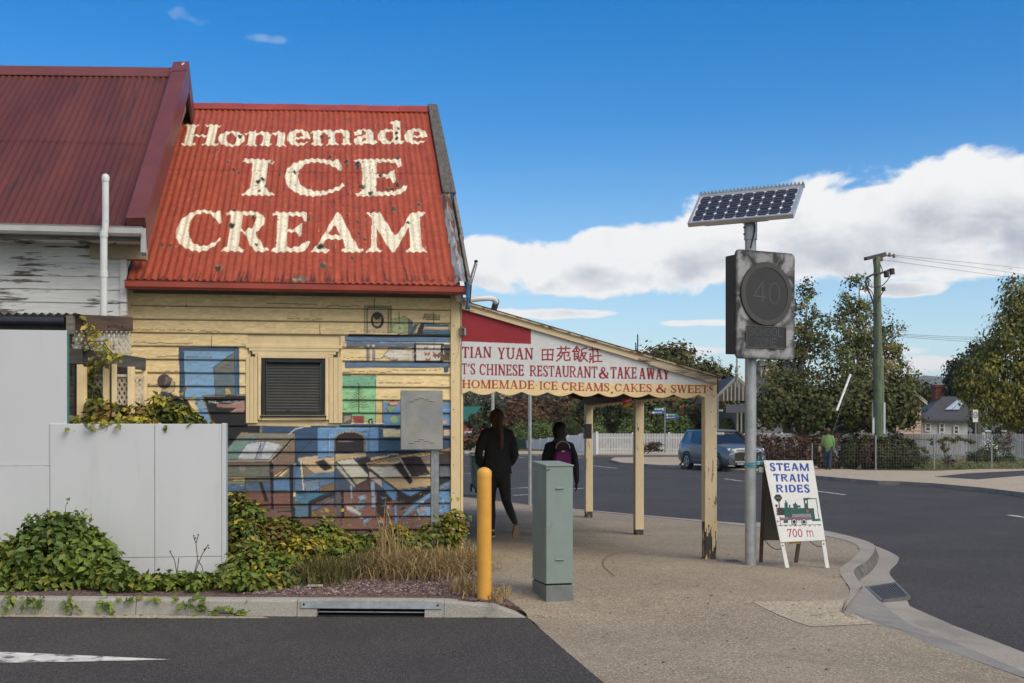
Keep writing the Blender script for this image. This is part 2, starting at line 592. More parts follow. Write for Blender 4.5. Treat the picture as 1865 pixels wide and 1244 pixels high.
def spine(pts,ws):
 """stroke of varying width along a curve"""
 out=[]
 n=len(pts)
 L,Rr=[],[]
 for i in range(n):
  a,b=pts[max(i-1,0)],pts[min(i+1,n-1)]
  dx,dy=b[0]-a[0],b[1]-a[1]
  l=math.hypot(dx,dy)or 1e-6
  nx,ny=-dy/l*ws[i]/2,dx/l*ws[i]/2
  L.append((pts[i][0]+nx,pts[i][1]+ny))
  Rr.append((pts[i][0]-nx,pts[i][1]-ny))
 for i in range(n-1):
  out.append([L[i],L[i+1],Rr[i+1],Rr[i]])
 return out
def smooth_curve(pts,n=6):
 """Catmull-Rom through points"""
 out=[]
 P=[pts[0]]+list(pts)+[pts[-1]]
 for i in range(1,len(P)-2):
  for k in range(n):
   t=k/n
   q=[]
   for d in range(len(pts[0])):
    p0,p1,p2,p3=P[i-1][d],P[i][d],P[i+1][d],P[i+2][d]
    q.append(0.5*(2*p1+(p2-p0)*t+(2*p0-5*p1+4*p2-p3)*t*t+(3*p1-p0-3*p2+p3)*t**3))
   out.append(tuple(q))
 out.append(tuple(pts[-1]))
 return out
WIDTHS=dict(A=1.0,C=.92,D=.98,E=.82,F=.8,H=1.02,I=.45,K=1.0,L=.8,M=1.25,N=1.02,O=1.05,R=1.0,S=.72,T=.9,U=1.0,W=1.35,Y=.95,Z=.85)
WIDTHS.update({'&':1.05,"'":.25,',':.3,'.':.25,' ':.55,'o':.9,'m':1.4,'e':.8,'a':.9,'d':.95,'7':.8,'0':.85,'4':.9,'5':.8})
def glyph(ch,w,h,T,S,sf):
 """polygons of one letter in a w x h box, y up. T thick stroke, S thin stroke, sf serif length"""
 P=[]
 def stem(x,y0=0.0,y1=None,t=T,b=True,tp=True):
  y1=h if y1 is None else y1
  P.append([(x-t/2,y0),(x+t/2,y0),(x+t/2,y1),(x-t/2,y1)])
  for on,y,s in((b,y0,1),(tp,y1,-1)):
   if on and sf>0:
    P.append([(x-t/2-sf,y),(x+t/2+sf,y),(x+t/2+sf,y+s*S*.7),(x+t/2,y+s*(S+sf*.5)),(x-t/2,y+s*(S+sf*.5)),(x-t/2-sf,y+s*S*.7)])
 def bar(x0,x1,y,s=S):
  P.append([(x0,y-s/2),(x1,y-s/2),(x1,y+s/2),(x0,y+s/2)])
 def diag(x0,y0,x1,y1,t):
  P.append([(x0-t/2,y0),(x0+t/2,y0),(x1+t/2,y1),(x1-t/2,y1)])
 def foot(x,y,t,s=1):
  if sf>0:
   P.append([(x-t/2-sf,y),(x+t/2+sf,y),(x+t/2+sf,y+s*S*.8),(x-t/2-sf,y+s*S*.8)])
 def tick(x,y0,y1,k):
  P.append([(x-S,y0),(x+S*.4,y0),(x+S*.4+k,y1),(x-S*.2+k,y1)])
 l,r=T/2+sf*.8,w-T/2-sf*.8
 if ch=='H':
  stem(l);stem(r);bar(l,r,h*.52)
 elif ch=='I':
  stem(w/2)
 elif ch=='T':
  stem(w/2,tp=False);bar(0,w,h-S/2)
  P.append([(0,h),(S*1.1,h),(S*.8,h*.74),(-S*.1,h*.72)]);P.append([(w,h),(w-S*1.1,h),(w-S*.8,h*.74),(w+S*.1,h*.72)])
 elif ch in 'EFL':
  stem(l)
  if ch in 'EF':
   bar(l,w*.93,h-S/2);P.append([(w*.95,h),(w*.95-S*1.7,h-S*.5),(w*.95-S*.5,h*.72),(w*.95,h*.72)])
   bar(l,w*.74,h*.52);P.append([(w*.74,h*.66),(w*.74-S*1.2,h*.52),(w*.74,h*.38),(w*.74+S*.35,h*.38),(w*.74+S*.35,h*.66)])
  if ch in 'EL':
   bar(l,w*.95,S/2);P.append([(w*.9-S,0),(w*.94,0),(w,h*.28),(w-S*.9,h*.26),(w*.9-S*1.6,S)])
 elif ch=='A':
  diag(l*.8,0,w/2-S*.3,h,S*1.1);diag(r+sf*.2,0,w/2,h,T*1.05);bar(w*.24,w*.72,h*.33)
  foot(l*.8,0,S);foot(r+sf*.2,0,T*.9)
 elif ch=='N':
  stem(l*.9,t=S*1.15);stem(w-l*.9,t=S*1.15,b=False);diag(w-l*.9,0,l*.9,h,T*1.05)
 elif ch=='M':
  stem(l*.85,t=S*1.2);stem(r);diag(w*.5,0,l*.9,h,T);diag(w*.5,0,r-T*.1,h,S*1.1)
 elif ch=='W':
  diag(w*.3,0,T/2+sf*.7,h,T);diag(w*.3,0,w*.5,h,S*1.1);diag(w*.7,0,w*.48,h,T);diag(w*.7,0,w-S-sf*.5,h,S*1.1)
  foot(T/2+sf*.7,h,T*.9,-1);foot(w*.5,h,T*.6,-1);foot(w-S-sf*.5,h,S,-1)
 elif ch=='U':
  q=h*.36
  stem(l,q,b=False);stem(w-l*.85,q*.6,t=S*1.15,b=False)
  P.append(ring((l+w-l*.85)/2,q,(w-l*.85+S*.57-(l-T/2))/2,q,T*.9,S*1.2,180,360))
 elif ch=='Y':
  stem(w/2,0,h*.48,tp=False);diag(w/2,h*.42,T/2+sf*.6,h,T);diag(w/2+T*.1,h*.42,w-S-sf*.4,h,S*1.1)
  foot(T/2+sf*.6,h,T*.8,-1);foot(w-S-sf*.4,h,S,-1)
 elif ch=='K':
  stem(l);diag(l+T*.3,h*.40,w-S-sf*.6,h,S*1.2);diag(w-T*.55,0,l+T*.7,h*.58,T)
  foot(w-T*.55,0,T*.8);foot(w-S-sf*.6,h,S*1.2,-1)
 elif ch=='R':
  stem(l)
  P.append(ring(w*.45,h*.73,w*.46,h*.27,T*.95,S,-90,90));bar(l,w*.46,h-S/2);bar(l,w*.46,h*.46+S/2)
  diag(w-T*.5,0,w*.48,h*.48,T);foot(w-T*.5,0,T*.7)
 elif ch=='D':
  stem(l);P.append(ring(w*.4,h/2,w*.58,h/2,T,S,-90,90));bar(l,w*.42,h-S/2);bar(l,w*.42,S/2)
 elif ch=='O':
  P.append(ring(w/2,h/2,w/2,h/2,T,S))
 elif ch=='C':
  P.append(ring(w*.52,h/2,w*.52,h/2,T,S*1.1,48,312))
  P.append([(w*.86,h*.88),(w*.97,h*.98),(w*.97,h*.62),(w*.88,h*.64),(w*.72,h*.86)])
  P.append([(w*.80,h*.06),(w*.99,h*.26),(w*.92,h*.3),(w*.74,h*.14)])
 elif ch=='S':
  c=smooth_curve([(w*.86,h*.72),(w*.80,h*.9),(w*.5,h*.96),(w*.2,h*.86),(w*.2,h*.66),(w*.5,h*.52),(w*.8,h*.36),(w*.82,h*.14),(w*.5,h*.04),(w*.2,h*.1),(w*.12,h*.3)],5)
  n=len(c)
  P.extend(spine(c,[S+(T*1.05-S)*max(0,math.sin(math.pi*min(1,max(0,(i/n-.2)/.6))))**.7 for i in range(n)]))
  P.append([(w*.78,h*.95),(w*.93,h*.98),(w*.9,h*.66),(w*.8,h*.7)]);P.append([(w*.05,0),(w*.2,h*.04),(w*.18,h*.32),(w*.07,h*.34)])
 elif ch=='Z':
  bar(0,w,h-S/2);bar(0,w,S/2);diag(T*.5,0,w-T*.5,h,T)
 elif ch=='&':
  c=smooth_curve([(w*.98,h*.48),(w*.8,h*.2),(w*.45,h*.04),(w*.12,h*.16),(w*.12,h*.38),(w*.5,h*.62),(w*.62,h*.82),(w*.45,h*.97),(w*.28,h*.82),(w*.4,h*.55),(w*.72,h*.2),(w*.98,h*.03)],5)
  n=len(c)
  P.extend(spine(c,[S*1.1+(T-S)*(1 if .22<i/n<.4 or .72<i/n<.95 else 0)for i in range(n)]))
  bar(w*.8,w*1.0,h*.5)
 elif ch in "',":
  y=h*.8 if ch=="'" else h*.05
  P.append([(w*.5-T*.5,y+h*.16),(w*.5+T*.5,y+h*.16),(w*.5+T*.4,y),(w*.5-T*.3,y-h*.14)])
 elif ch=='.':
  P.append([(w*.3,h*.45),(w*.7,h*.45),(w*.7,h*.58),(w*.3,h*.58)])
 elif ch=='o':
  P.append(ring(w/2,h/2,w/2,h/2,T*1.05,S))
 elif ch=='e':
  P.append(ring(w/2,h/2,w/2,h/2,T,S,0,320));bar(T*.7,w*.93,h*.52)
  P.append([(w*.8,h*.1),(w*1.0,h*.32),(w*.9,h*.36),(w*.7,h*.14)])
  P.append([(w*.72,h*.5),(w,h*.5),(w*.96,h*.75),(w*.66,h*.9)])
 elif ch=='m':
  for i,x in enumerate((l,w/2,w-l)):
   stem(x,0,h*(1 if i==0 else .8),tp=(i==0))
  for x in(l,w/2):
   P.append(ring(x+(w/2-l)/2+T*.1,h*.7,(w/2-l)/2+T*.4,h*.3,T*.9,S*1.1,0,150))
 elif ch=='a':
  stem(w*.66,h*.1,h*.74,b=False,tp=False)
  P.append(ring(w*.45,h*.74,w*.45-T*.05,h*.26,T*.9,S,0,165))
  P.append(ring(w*.36,h*.28,w*.36,h*.29,T*.9,S));bar(w*.3,w*.6,h*.55)
  P.append([(w*.5,h*.15),(w*.8,h*.0),(w*1.0,h*.1),(w*.97,h*.2),(w*.78,h*.2)])
  P.append([(w*.02,h*.7),(w*.3,h*.7),(w*.36,h*.86),(w*.1,h*.9)])
 elif ch=='d':
  stem(w*.68,0,h,b=False,tp=False)
  P.append(ring(w*.38,h*.36,w*.38,h*.37,T*.95,S));bar(w*.45,w*.7,h*.97)
  P.append([(w*.68,0),(w*.95,0),(w*1.0,h*.12),(w*.72,h*.12)])
 elif ch=='7':
  bar(0,w,h-S*.6,S*1.2);diag(w*.35,0,w*.86,h,T*.85);P.append([(0,h),(S,h),(S*.8,h*.72),(0,h*.7)])
 elif ch=='0':
  P.append(ring(w/2,h/2,w/2,h/2,T*.8,S))
 elif ch=='5':
  bar(w*.2,w*.9,h-S/2);P.append([(w*.2,h),(w*.2+S,h),(w*.2+S,h*.5),(w*.2,h*.5)])
  P.append(ring(w*.45,h*.33,w*.5,h*.33,T*.8,S,-150,120))
 return P
def put_word(cv,word,quad,col,T=.24,S=.1,sf=.1,al=1.0,gap=.1,jit=0.0):
 """word inside the photograph quad (bottom left, bottom right, top right, top left); sizes as share of the height"""
 bl,br,tr,tl=quad
 Hh=math.hypot(tl[0]-bl[0],tl[1]-bl[1])
 Wt=math.hypot(br[0]-bl[0],br[1]-bl[1])
 ws=[WIDTHS.get(c,.9)for c in word]
 tot=sum(ws)+gap*(len(word)-1)
 x=0.0
 rr=random.Random(len(word)*7+int(bl[0]))
 for c,wd in zip(word,ws):
  if c!=' ':
   hh=Hh
   w=wd/tot*Wt
   sc=w/(wd*Hh)
   tk=T*Hh*min(1.35,max(.75,sc**.5))
   dy=rr.uniform(-jit,jit)
   for pg in glyph(c,w,hh,tk,S*Hh,sf*Hh*min(1.2,sc)):
    q=[]
    for(a,b)in pg:
     u,v=(x/tot)+a/Wt,b/hh+dy
     q.append((bl[0]*(1-u)*(1-v)+br[0]*u*(1-v)+tr[0]*u*v+tl[0]*(1-u)*v,bl[1]*(1-u)*(1-v)+br[1]*u*(1-v)+tr[1]*u*v+tl[1]*(1-u)*v))
    cv.poly(q,col,al)
  x+=wd+gap
def word_box(cv,word,x0,x1,yb0,yb1,yt0,yt1,col,**k):
 put_word(cv,word,((x0,yb0),(x1,yb1),(x1,yt1),(x0,yt0)),col,**k)
# ------------------------------------------------------------------ ground, road, kerbs
def sheet(name,pts,mat,kind='structure',parent=None):
 """triangulated flat-ish polygon"""
 bm=bmesh.new()
 vs=[bm.verts.new(p)for p in pts]
 f=bm.faces.new(vs)
 bm.normal_update()
 if f.normal.z<0:
  f.normal_flip()
 bmesh.ops.triangulate(bm,faces=[f],ngon_method='EAR_CLIP')
 me=bpy.data.meshes.new(name)
 bm.to_mesh(me)
 bm.free()
 me.materials.append(mat)
 o=link(name,me,parent)
 if kind:
  o['kind']=kind
 return o
def ribbon(name,A,B,mat,kind='structure',parent=None):
 n=len(A)
 V=[tuple(p)for p in A]+[tuple(p)for p in B]
 F=[(i,i+1,n+i+1,n+i)for i in range(n-1)]
 me=bpy.data.meshes.new(name)
 me.from_pydata(V,[],F)
 me.materials.append(mat)
 o=link(name,me,parent)
 if kind:
  o['kind']=kind
 return o
def smooth_px(pts,n=5):
 return smooth_curve(pts,n)
me=MB().add([(-3500,-800,-0.42),(3500,-800,-0.42),(3500,4200,-0.42),(-3500,4200,-0.42)],[(0,1,2,3)])
tag(me.build('ground',MAT['soil']),kind='structure')
ROAD_Z=-0.21
sheet('road',[cw(-60,-25,ROAD_Z),cw(40,-25,ROAD_Z),cw(40,5,ROAD_Z),cw(14.5,31,ROAD_Z),cw(11.2,39,ROAD_Z),cw(9.4,48,ROAD_Z),cw(9.0,60,ROAD_Z),cw(12,77,ROAD_Z),cw(12,80,ROAD_Z),cw(-14,83,ROAD_Z),cw(-12,120,ROAD_Z),cw(-40,260,ROAD_Z),cw(-70,260,ROAD_Z),cw(-60,120,ROAD_Z),cw(-60,20,ROAD_Z)],MAT['asphalt'])
ZP=-0.085
inner=smooth_px([(1350,957),(1430,966),(1505,977),(1550,988),(1566,1002),(1552,1018),(1530,1037),(1536,1055),(1548,1073),(1542,1095),(1535,1114)])
path_far=[on_z(x,y,ZP)for(x,y)in((1350,957),)]
street_dir=(on_z(1350,957,ZP)-on_z(1072,931,ZP)).normalized()
kin=[on_z(x,y,ZP)for(x,y)in inner]
far_kerb=[on_z(1350,957,ZP)-street_dir*d for d in(70,50,35,25,18,12,6,3)]
ramp_in=[on_z(x,y,-0.155)for(x,y)in((1560,1125),(1605,1141),(1690,1172),(1783,1205),(1865,1235),(2050,1300),(2300,1385))]
def path_z(p):
 x,y=p.x,p.y
 base=-0.028*min(max(x-1.5,0),3.3)
 t=min(max((10.9-y)/1.9,0),1)
 near=-0.135*t*t*(3-2*t)
 return max(min(base,near)if near<base else base,-0.16)
edge_left=[on_z(x,y,z)for(x,y,z)in((1400,1500,-0.135),(1250,1372,-0.135),(1100,1244,-0.135),(1030,1185,-0.135),(961,1125,-0.135),(944,1104,-0.06),(905,1080,0.0),(862,1045,0.0))]
wall_x=1.36
outline=far_kerb+kin+ramp_in+[Vector((7.5,-3,-0.155)),Vector((2.6,-3,-0.135))]+edge_left+[Vector((1.25,13.0,0)),Vector((1.25,14,0)),Vector((1.25,80,0))]
bm=bmesh.new()
f=bm.faces.new([bm.verts.new((p.x,p.y,0))for p in outline])
bmesh.ops.triangulate(bm,faces=[f],ngon_method='EAR_CLIP')
for yy in(8.6,9.0,9.3,9.6,9.9,10.2,10.5,10.9,11.5,12.5,14,17,22,30):
 bmesh.ops.bisect_plane(bm,geom=bm.verts[:]+bm.edges[:]+bm.faces[:],plane_co=(0,yy,0),plane_no=(0,1,0))
for xx in(1.5,2.2,3.0,3.8,4.6):
 bmesh.ops.bisect_plane(bm,geom=bm.verts[:]+bm.edges[:]+bm.faces[:],plane_co=(xx,0,0),plane_no=(1,0,0))
ref={(round(p.x,4),round(p.y,4)):p.z for p in outline}
for v in bm.verts:
 k=(round(v.co.x,4),round(v.co.y,4))
 v.co.z=ref[k]if k in ref else path_z(v.co)
bm.normal_update()
for f in bm.faces:
 if f.normal.z<0:
  f.normal_flip()
me=bpy.data.meshes.new('footpath')
bm.to_mesh(me)
bm.free()
me.materials.append(MAT['path'])
me.polygons.foreach_set('use_smooth',[True]*len(me.polygons))
tag(link('footpath',me),kind='structure')
outer_px=smooth_px([(1350,953),(1440,959),(1512,968),(1585,988),(1592,1003),(1580,1020),(1556,1037),(1560,1052),(1570,1066),(1569,1068),(1568,1070)])
kout=[on_z(x,y,ZP+0.004)for(x,y)in outer_px]
kin2=[p+Vector((0,0,0.004))for p in kin]
kbot=[]
for i,p in enumerate(kout):
 t=min(1,i/3)
 kbot.append(Vector((p.x,p.y,ROAD_Z+0.006))+(p-kin2[i]).normalized()*0.05)
fk=[p+Vector((0,0,0.004))for p in far_kerb]
side=Vector((street_dir.y,-street_dir.x,0))
if side.x<0:
 side=-side
fko=[p+side*0.16 for p in fk]
fkb=[Vector((p.x,p.y,ROAD_Z+0.006))+side*0.03 for p in fko]
ribbon('kerb',fk+kin2,fko+kout,MAT['apron'])
MAT['kerb_face']=M('dark_kerb_face',(.125,.115,.10),.9,var=.3,sc=5,bump=.4,bsc=40,dirt=(.06,.06,.05),dsc=(4,4,9),dlo=.45,dhi=.65)  # kerb face coloured darker than the kerb top, with darker mottling
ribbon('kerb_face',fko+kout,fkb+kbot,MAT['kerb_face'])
ap_out=smooth_px([(1350,950),(1430,955),(1505,969),(1582,990),(1632,1011),(1635,1024),(1620,1042),(1630,1058),(1646,1078),(1652,1092),(1656,1104)])
apo=[on_z(x,y,ROAD_Z+0.004)for(x,y)in ap_out]
apo[0]=kbot[0]+Vector((0.05,0,0))
ribbon('gutter',[p+Vector((0,0,-0.001))for p in kbot],apo,MAT['apron'])
ribbon('far_gutter',fkb,[Vector((p.x,p.y,ROAD_Z+0.004))+side*0.3 for p in fkb],MAT['apron'])
r_mid=[on_z(x,y,-0.196)for(x,y)in((1580,1071),(1624,1114),(1659,1138),(1758,1178),(1865,1223),(2050,1284),(2300,1366))]
r_out=[on_z(x,y,ROAD_Z+0.004)for(x,y)in((1640,1070),(1657,1104),(1734,1138),(1800,1163),(1865,1188),(2050,1258),(2300,1345))]
r_in=[on_z(1548,1073,ZP+.004)]+[p+Vector((0,0,0.004))for p in ramp_in[:1]]+[p+Vector((0,0,0.004))for p in ramp_in[1:4]]+[p+Vector((0,0,0.004))for p in ramp_in[5:]]
r_in=[on_z(1560,1066,ZP+.002),on_z(1538,1114,-0.12),on_z(1605,1141,-0.151),on_z(1690,1172,-0.151),on_z(1783,1205,-0.151),on_z(2050,1300,-0.151),on_z(2300,1385,-0.151)]
ribbon('kerb_ramp',r_in,r_mid,MAT['kerb_dark'])
ribbon('ramp_gutter',r_mid,r_out,MAT['apron'])
from mathutils.bvhtree import BVHTree
_pm=bpy.data.objects['footpath'].data
_bvh=BVHTree.FromPolygons([v.co.copy()for v in _pm.vertices],[tuple(f.vertices)for f in _pm.polygons])
pp_o=sheet('pale_path',[on_z(x,y,z)for(x,y,z)in((1371,1098,-0.088),(1536,1099,-0.108),(1534,1112,-0.118),(1600,1140,-0.148),(1476,1141,-0.131))],MAT['path_pale'])
bm=bmesh.new()
bm.from_mesh(pp_o.data)
for k in range(40):
 for co,no in(((2.0+k*.1,0,0),(1,0,0)),((0,7.0+k*.1,0),(0,1,0))):
  bmesh.ops.bisect_plane(bm,geom=bm.verts[:]+bm.edges[:]+bm.faces[:],plane_co=co,plane_no=no)
for v in bm.verts:
 h=_bvh.ray_cast(Vector((v.co.x,v.co.y,2)),Vector((0,0,-1)))[0]
 v.co.z=(h.z if h else v.co.z)+.004
bm.to_mesh(pp_o.data)
bm.free()
MAT['joint']=M('joint',(0.06,0.055,0.05),0.9,bump=0)
gp=[on_z(x,y,-0.19)for(x,y)in((1578,1071),(1631,1063),(1656,1089),(1606,1096))]
grate=thing('drain_grate','steel gutter grate set in concrete apron beside the curved kerb','drain grate',tuple(gp[0]))
MAT['steel']=M('galvanised',(0.34,0.36,0.37),0.42,0.75,var=0.2,sc=14,bump=0.05)
MAT['dark']=M('dark_hollow',(0.012,0.012,0.013),0.9,bump=0)
b=MB()
fr=[(0,1),(1,2),(2,3),(3,0)]
for i,j in fr:
 b.beam(gp[i],gp[j],0.03,0.03)
MAT['grate']=M('grate_iron',(.13,.135,.135),.6,.2,var=.3,sc=20,bump=.1)
b.build('frame',MAT['grate'],grate)
MB().poly([p+Vector((0,0,-0.012))for p in gp]).build('pit',MAT['dark'],grate)
b=MB()
for k in range(1,13):
 t=k/13
 b.beam(gp[0].lerp(gp[1],t),gp[3].lerp(gp[2],t),0.008,0.02)
for k in range(1,8):
 t=k/8
 b.beam(gp[0].lerp(gp[3],t),gp[1].lerp(gp[2],t),0.008,0.016)
tag(b.build('bars',MAT['grate'],grate),kind='stuff')
gc=on_z(1325,1021,-0.08)
g2=thing('drain_grate','small grate in the footpath at the foot of the front verandah post','drain grate',tuple(gc))
MB().box((gc.x-.13,gc.y-.11,-0.1),(gc.x+.13,gc.y+.11,-0.0825)).build('pit',MAT['dark'],g2)
b=MB()
for k in range(9):
 b.box((gc.x-.13+k*.031,gc.y-.11,-0.085),(gc.x-.118+k*.031,gc.y+.11,-0.079))
tag(b.build('bars',MAT['grate'],g2),kind='stuff')
DZ=-0.1365
K0,K1=on_z(0,1119,DZ),on_z(870,1125,DZ)
kd=(K1-K0).normalized()
sheet('driveway',[K0-kd*8+Vector((0,.3,0)),K0+Vector((0,.3,0)),on_z(905,1100,DZ),on_z(961,1125,DZ),on_z(1030,1185,DZ),on_z(1100,1244,DZ),on_z(1250,1372,DZ),on_z(1400,1500,DZ),Vector((2.6,-3,DZ)),Vector((-9,-3,DZ))],MAT['asphalt'])
sheet('arrow_marking',[on_z(-400,1165,DZ+.004),on_z(0,1187,DZ+.004),on_z(140,1193,DZ+.004),on_z(312,1201,DZ+.004),on_z(140,1205,DZ+.004),on_z(0,1207,DZ+.004),on_z(-400,1232,DZ+.004)],MAT['line'])
sheet('gutter_strip',[on_z(-300,1116,DZ+.004),on_z(0,1117,DZ+.004),on_z(480,1123,DZ+.004),on_z(490,1126,DZ+.004),on_z(300,1126,DZ+.004),on_z(0,1123,DZ+.004),on_z(-300,1121,DZ+.004)],MAT['path_pale'])
sheet('apron_corner',[on_z(820,1124.5,DZ+.004),on_z(868,1118,DZ+.004),on_z(938,1104,DZ+.004),on_z(960,1123,DZ+.004),on_z(958,1125,DZ+.004)],MAT['path_pale'])
sheet('garden_bed',[Vector((-9,11.7,-0.01)),K0-kd*8+Vector((0,.1,.127)),K0+Vector((0,.1,.127)),K1+Vector((0,.1,.127)),on_z(905,1082,-0.01),on_z(862,1045,-0.01),Vector((1.3,12.95,-0.01)),Vector((1.3,13.3,-0.01)),Vector((-9,13.3,-0.01))],MAT['bed'])
kn=Vector((-kd.y,kd.x,0))
def kerb_len(s0,s1,h0,h1,name,extra=0.0):
 """profile with slightly battered face and rounded arris, between distances s0 and s1 along the kerb line"""
 prof=[(0.0,DZ-0.05),(0.0,DZ),(0.018,-0.02),(0.03,-0.004),(0.05,0.0),(0.155,0.0),(0.16,-0.06)]
 V,F=[],[]
 for s_,h in((s0,h0),(s1,h1)):
  for(d,z)in prof:
   zz=z if z<=DZ else DZ+(z-DZ)*h
   p=K0+kd*s_+kn*d
   V.append((p.x,p.y,zz))
 n=len(prof)
 F=[(i,i+1,n+i+1,n+i)for i in range(n-1)]
 F=[tuple(reversed(q))for q in F]+[tuple(range(n)),tuple(reversed(range(n,2*n)))]
 return V,F
def s_of(px):
 """distance along the kerb of a pixel column"""
 p=on_z(px,1122,DZ)
 return(p-K0).dot(kd)
s_a,s_b,s_c,s_d=s_of(541),s_of(578),s_of(775),s_of(810)
mb=MB()
for(u,v)in((-8,-4.4),(-4.394,-2.2),(-2.194,-0.02),(-0.014,1.15),(1.156,s_a)):
 mb.add(*kerb_len(u,v,1,1,''))
tag(mb.build('garden_kerb',MAT['concrete']),kind='structure')
inlet=thing('drain_inlet','concrete kerb inlet with galvanised lintel plate and long dark slot','drain inlet',tuple(K0+kd*s_b))
mb=MB()
mb.add(*kerb_len(s_a+.006,s_b,1,1,''))
mb.add(*kerb_len(s_c,s_d,1,1,''))
V,F=kerb_len(s_b,s_c,1,1,'')
top=[K0+kd*s_b,K0+kd*s_c]
mb.hexa([top[0]+kn*.03+Vector((0,0,.085)),top[1]+kn*.03+Vector((0,0,.085)),top[1]+kn*.16+Vector((0,0,.085)),top[0]+kn*.16+Vector((0,0,.085)),top[0]+kn*.045+Vector((0,0,.137)),top[1]+kn*.045+Vector((0,0,.137)),top[1]+kn*.16+Vector((0,0,.137)),top[0]+kn*.16+Vector((0,0,.137))])
mb.build('surround',MAT['concrete'],inlet)
mb=MB()
q0,q1=K0+kd*(s_a+.03)+Vector((0,0,0)),K0+kd*(s_d-.02)
mb.hexa([q0+kn*.000+Vector((0,0,.066)),q1+kn*.000+Vector((0,0,.066)),q1+kn*.02+Vector((0,0,.066)),q0+kn*.02+Vector((0,0,.066)),q0+kn*.012+Vector((0,0,.125)),q1+kn*.012+Vector((0,0,.125)),q1+kn*.03+Vector((0,0,.125)),q0+kn*.03+Vector((0,0,.125))])
mb.build('lintel_plate',MAT['steel'],inlet,bevel=.003)
mb=MB()
for s_ in(s_a+.06,s_d-.05):
 p=K0+kd*s_+Vector((0,0,.1))
 mb.tube([p+kn*.02,p-kn*.001],.009,10)
mb.build('bolt_hole',MAT['dark'],inlet)['kind']='stuff'
mb=MB()
mb.hexa([top[0]+kn*.15+Vector((0,0,-.1)),top[1]+kn*.15+Vector((0,0,-.1)),top[1]+kn*.17+Vector((0,0,-.1)),top[0]+kn*.17+Vector((0,0,-.1)),top[0]+kn*.15+Vector((0,0,.09)),top[1]+kn*.15+Vector((0,0,.09)),top[1]+kn*.17+Vector((0,0,.09)),top[0]+kn*.17+Vector((0,0,.09))])
mb.hexa([top[0]+kn*.0+Vector((0,0,.001)),top[1]+kn*.0+Vector((0,0,.001)),top[1]+kn*.15+Vector((0,0,.001)),top[0]+kn*.15+Vector((0,0,.001)),top[0]+kn*.0+Vector((0,0,.006)),top[1]+kn*.0+Vector((0,0,.006)),top[1]+kn*.15+Vector((0,0,.006)),top[0]+kn*.15+Vector((0,0,.006))])
mb.build('hollow',MAT['dark'],inlet)
MB().tube([top[0]+kn*.03+Vector((0,0,.035)),top[1]+kn*.03+Vector((0,0,.035))],.007,8).build('bar',MAT['steel'],inlet)
mb=MB()
mb.add(*kerb_len(s_d+.004,s_of(900),1,0.72,''))
mb.add(*kerb_len(s_of(900),s_of(957),0.72,0.03,''))
tag(mb.build('kerb_end',MAT['concrete']),kind='structure')
_a=[K0+kd*s_of(x)+kn*.15+Vector((0,0,.1365*h-.002))for(x,h)in((840,1),(870,.9),(900,.72),(930,.35),(957,.03))]
_b=[on_z(x,y,z)for(x,y,z)in((845,1035,-.012),(862,1045,-.001),(905,1080,-.001),(944,1104,-.061),(961,1124,-.1345))]
ribbon('bed_edge',_a,_b,MAT['bed'])
for(a,b,w)in(((1480,893.6),(1541,901.2),.11),((1078,848),(1124,853),.11),((1838,938),(1885,945),.12),((1320,872),(1352,876.5),.1)):
 p,q=on_z(*a,ROAD_Z+.005),on_z(*b,ROAD_Z+.005)
 d=(q-p).normalized()
 n_=Vector((-d.y,d.x,0))*w/2
 sheet('lane_marking',[p-n_,q-n_,q+n_,p+n_],MAT['line'])
for(a,b)in(((925,890),(970,887.5)),((935,902),(1000,899.5)),((846,863),(862,862)),((1046,890),(1066,889)),((840,848.6),(852,848.2)),((1040,832),(1066,834.5)),((942,832),(955,833.5))):
 p,q=on_z(*a,ROAD_Z+.005),on_z(*b,ROAD_Z+.005)
 d=(q-p).normalized()
 n_=Vector((-d.y,d.x,0))*.06
 sheet('bay_marking',[p-n_,q-n_,q+n_,p+n_],MAT['line'])
FZ=-0.09
def slab(name,pxs,z,h,mat,edge,extra=()):
 top=[on_z(x,y,z)for(x,y)in pxs]+list(extra)
 mb=MB()
 n=len(top)
 mb.cur=0
 mb.poly(top)
 mb.cur=1
 for i in range(n):
  j=(i+1)%n
  a,c=top[i],top[j]
  mb.poly([a,c,c-Vector((0,0,h)),a-Vector((0,0,h))])
 o=mb.build(name,[mat,edge])
 bm=bmesh.new()
 bm.from_mesh(o.data)
 bmesh.ops.triangulate(bm,faces=[f for f in bm.faces if len(f.verts)>4])
 bmesh.ops.recalc_face_normals(bm,faces=bm.faces)
 bm.to_mesh(o.data)
 bm.free()
 return tag(o,kind='structure')
slab('far_footpath',[(1236,847),(1290,850),(1372,857),(1460,864),(1560,872.5),(1600,875.5),(1640,876.5),(1700,880),(1790,888),(1865,897),(1990,912),(2300,940)],FZ,.14,MAT['far_path'],MAT['kerb_dark'],[cw(24,30,FZ),cw(30,44,FZ),cw(30,60,FZ),cw(12.4,76,FZ),cw(9.0,62,FZ)])
slab('far_driveway',[(1702,868),(1760,862),(1865,857),(2100,855),(2100,862),(1865,866),(1780,873)],FZ+.004,.01,MAT['asphalt'],MAT['asphalt'])
slab('traffic_island',[(1112,837),(1119,833),(1236,832),(1244,840),(1240,848.5),(1200,846.5),(1130,842)],FZ,.14,MAT['far_path'],MAT['kerb_dark'])
slab('fence_verge',[(846,826),(1235,829),(1265,829),(1265,822),(846,821)],FZ,.14,MAT['far_path'],MAT['kerb_dark'])
MAT['lawn']=M_ground('lawn',(0.055,0.075,0.025),(0.10,0.12,0.04),(0.13,0.14,0.06),25,0.6,0.95,0.6)
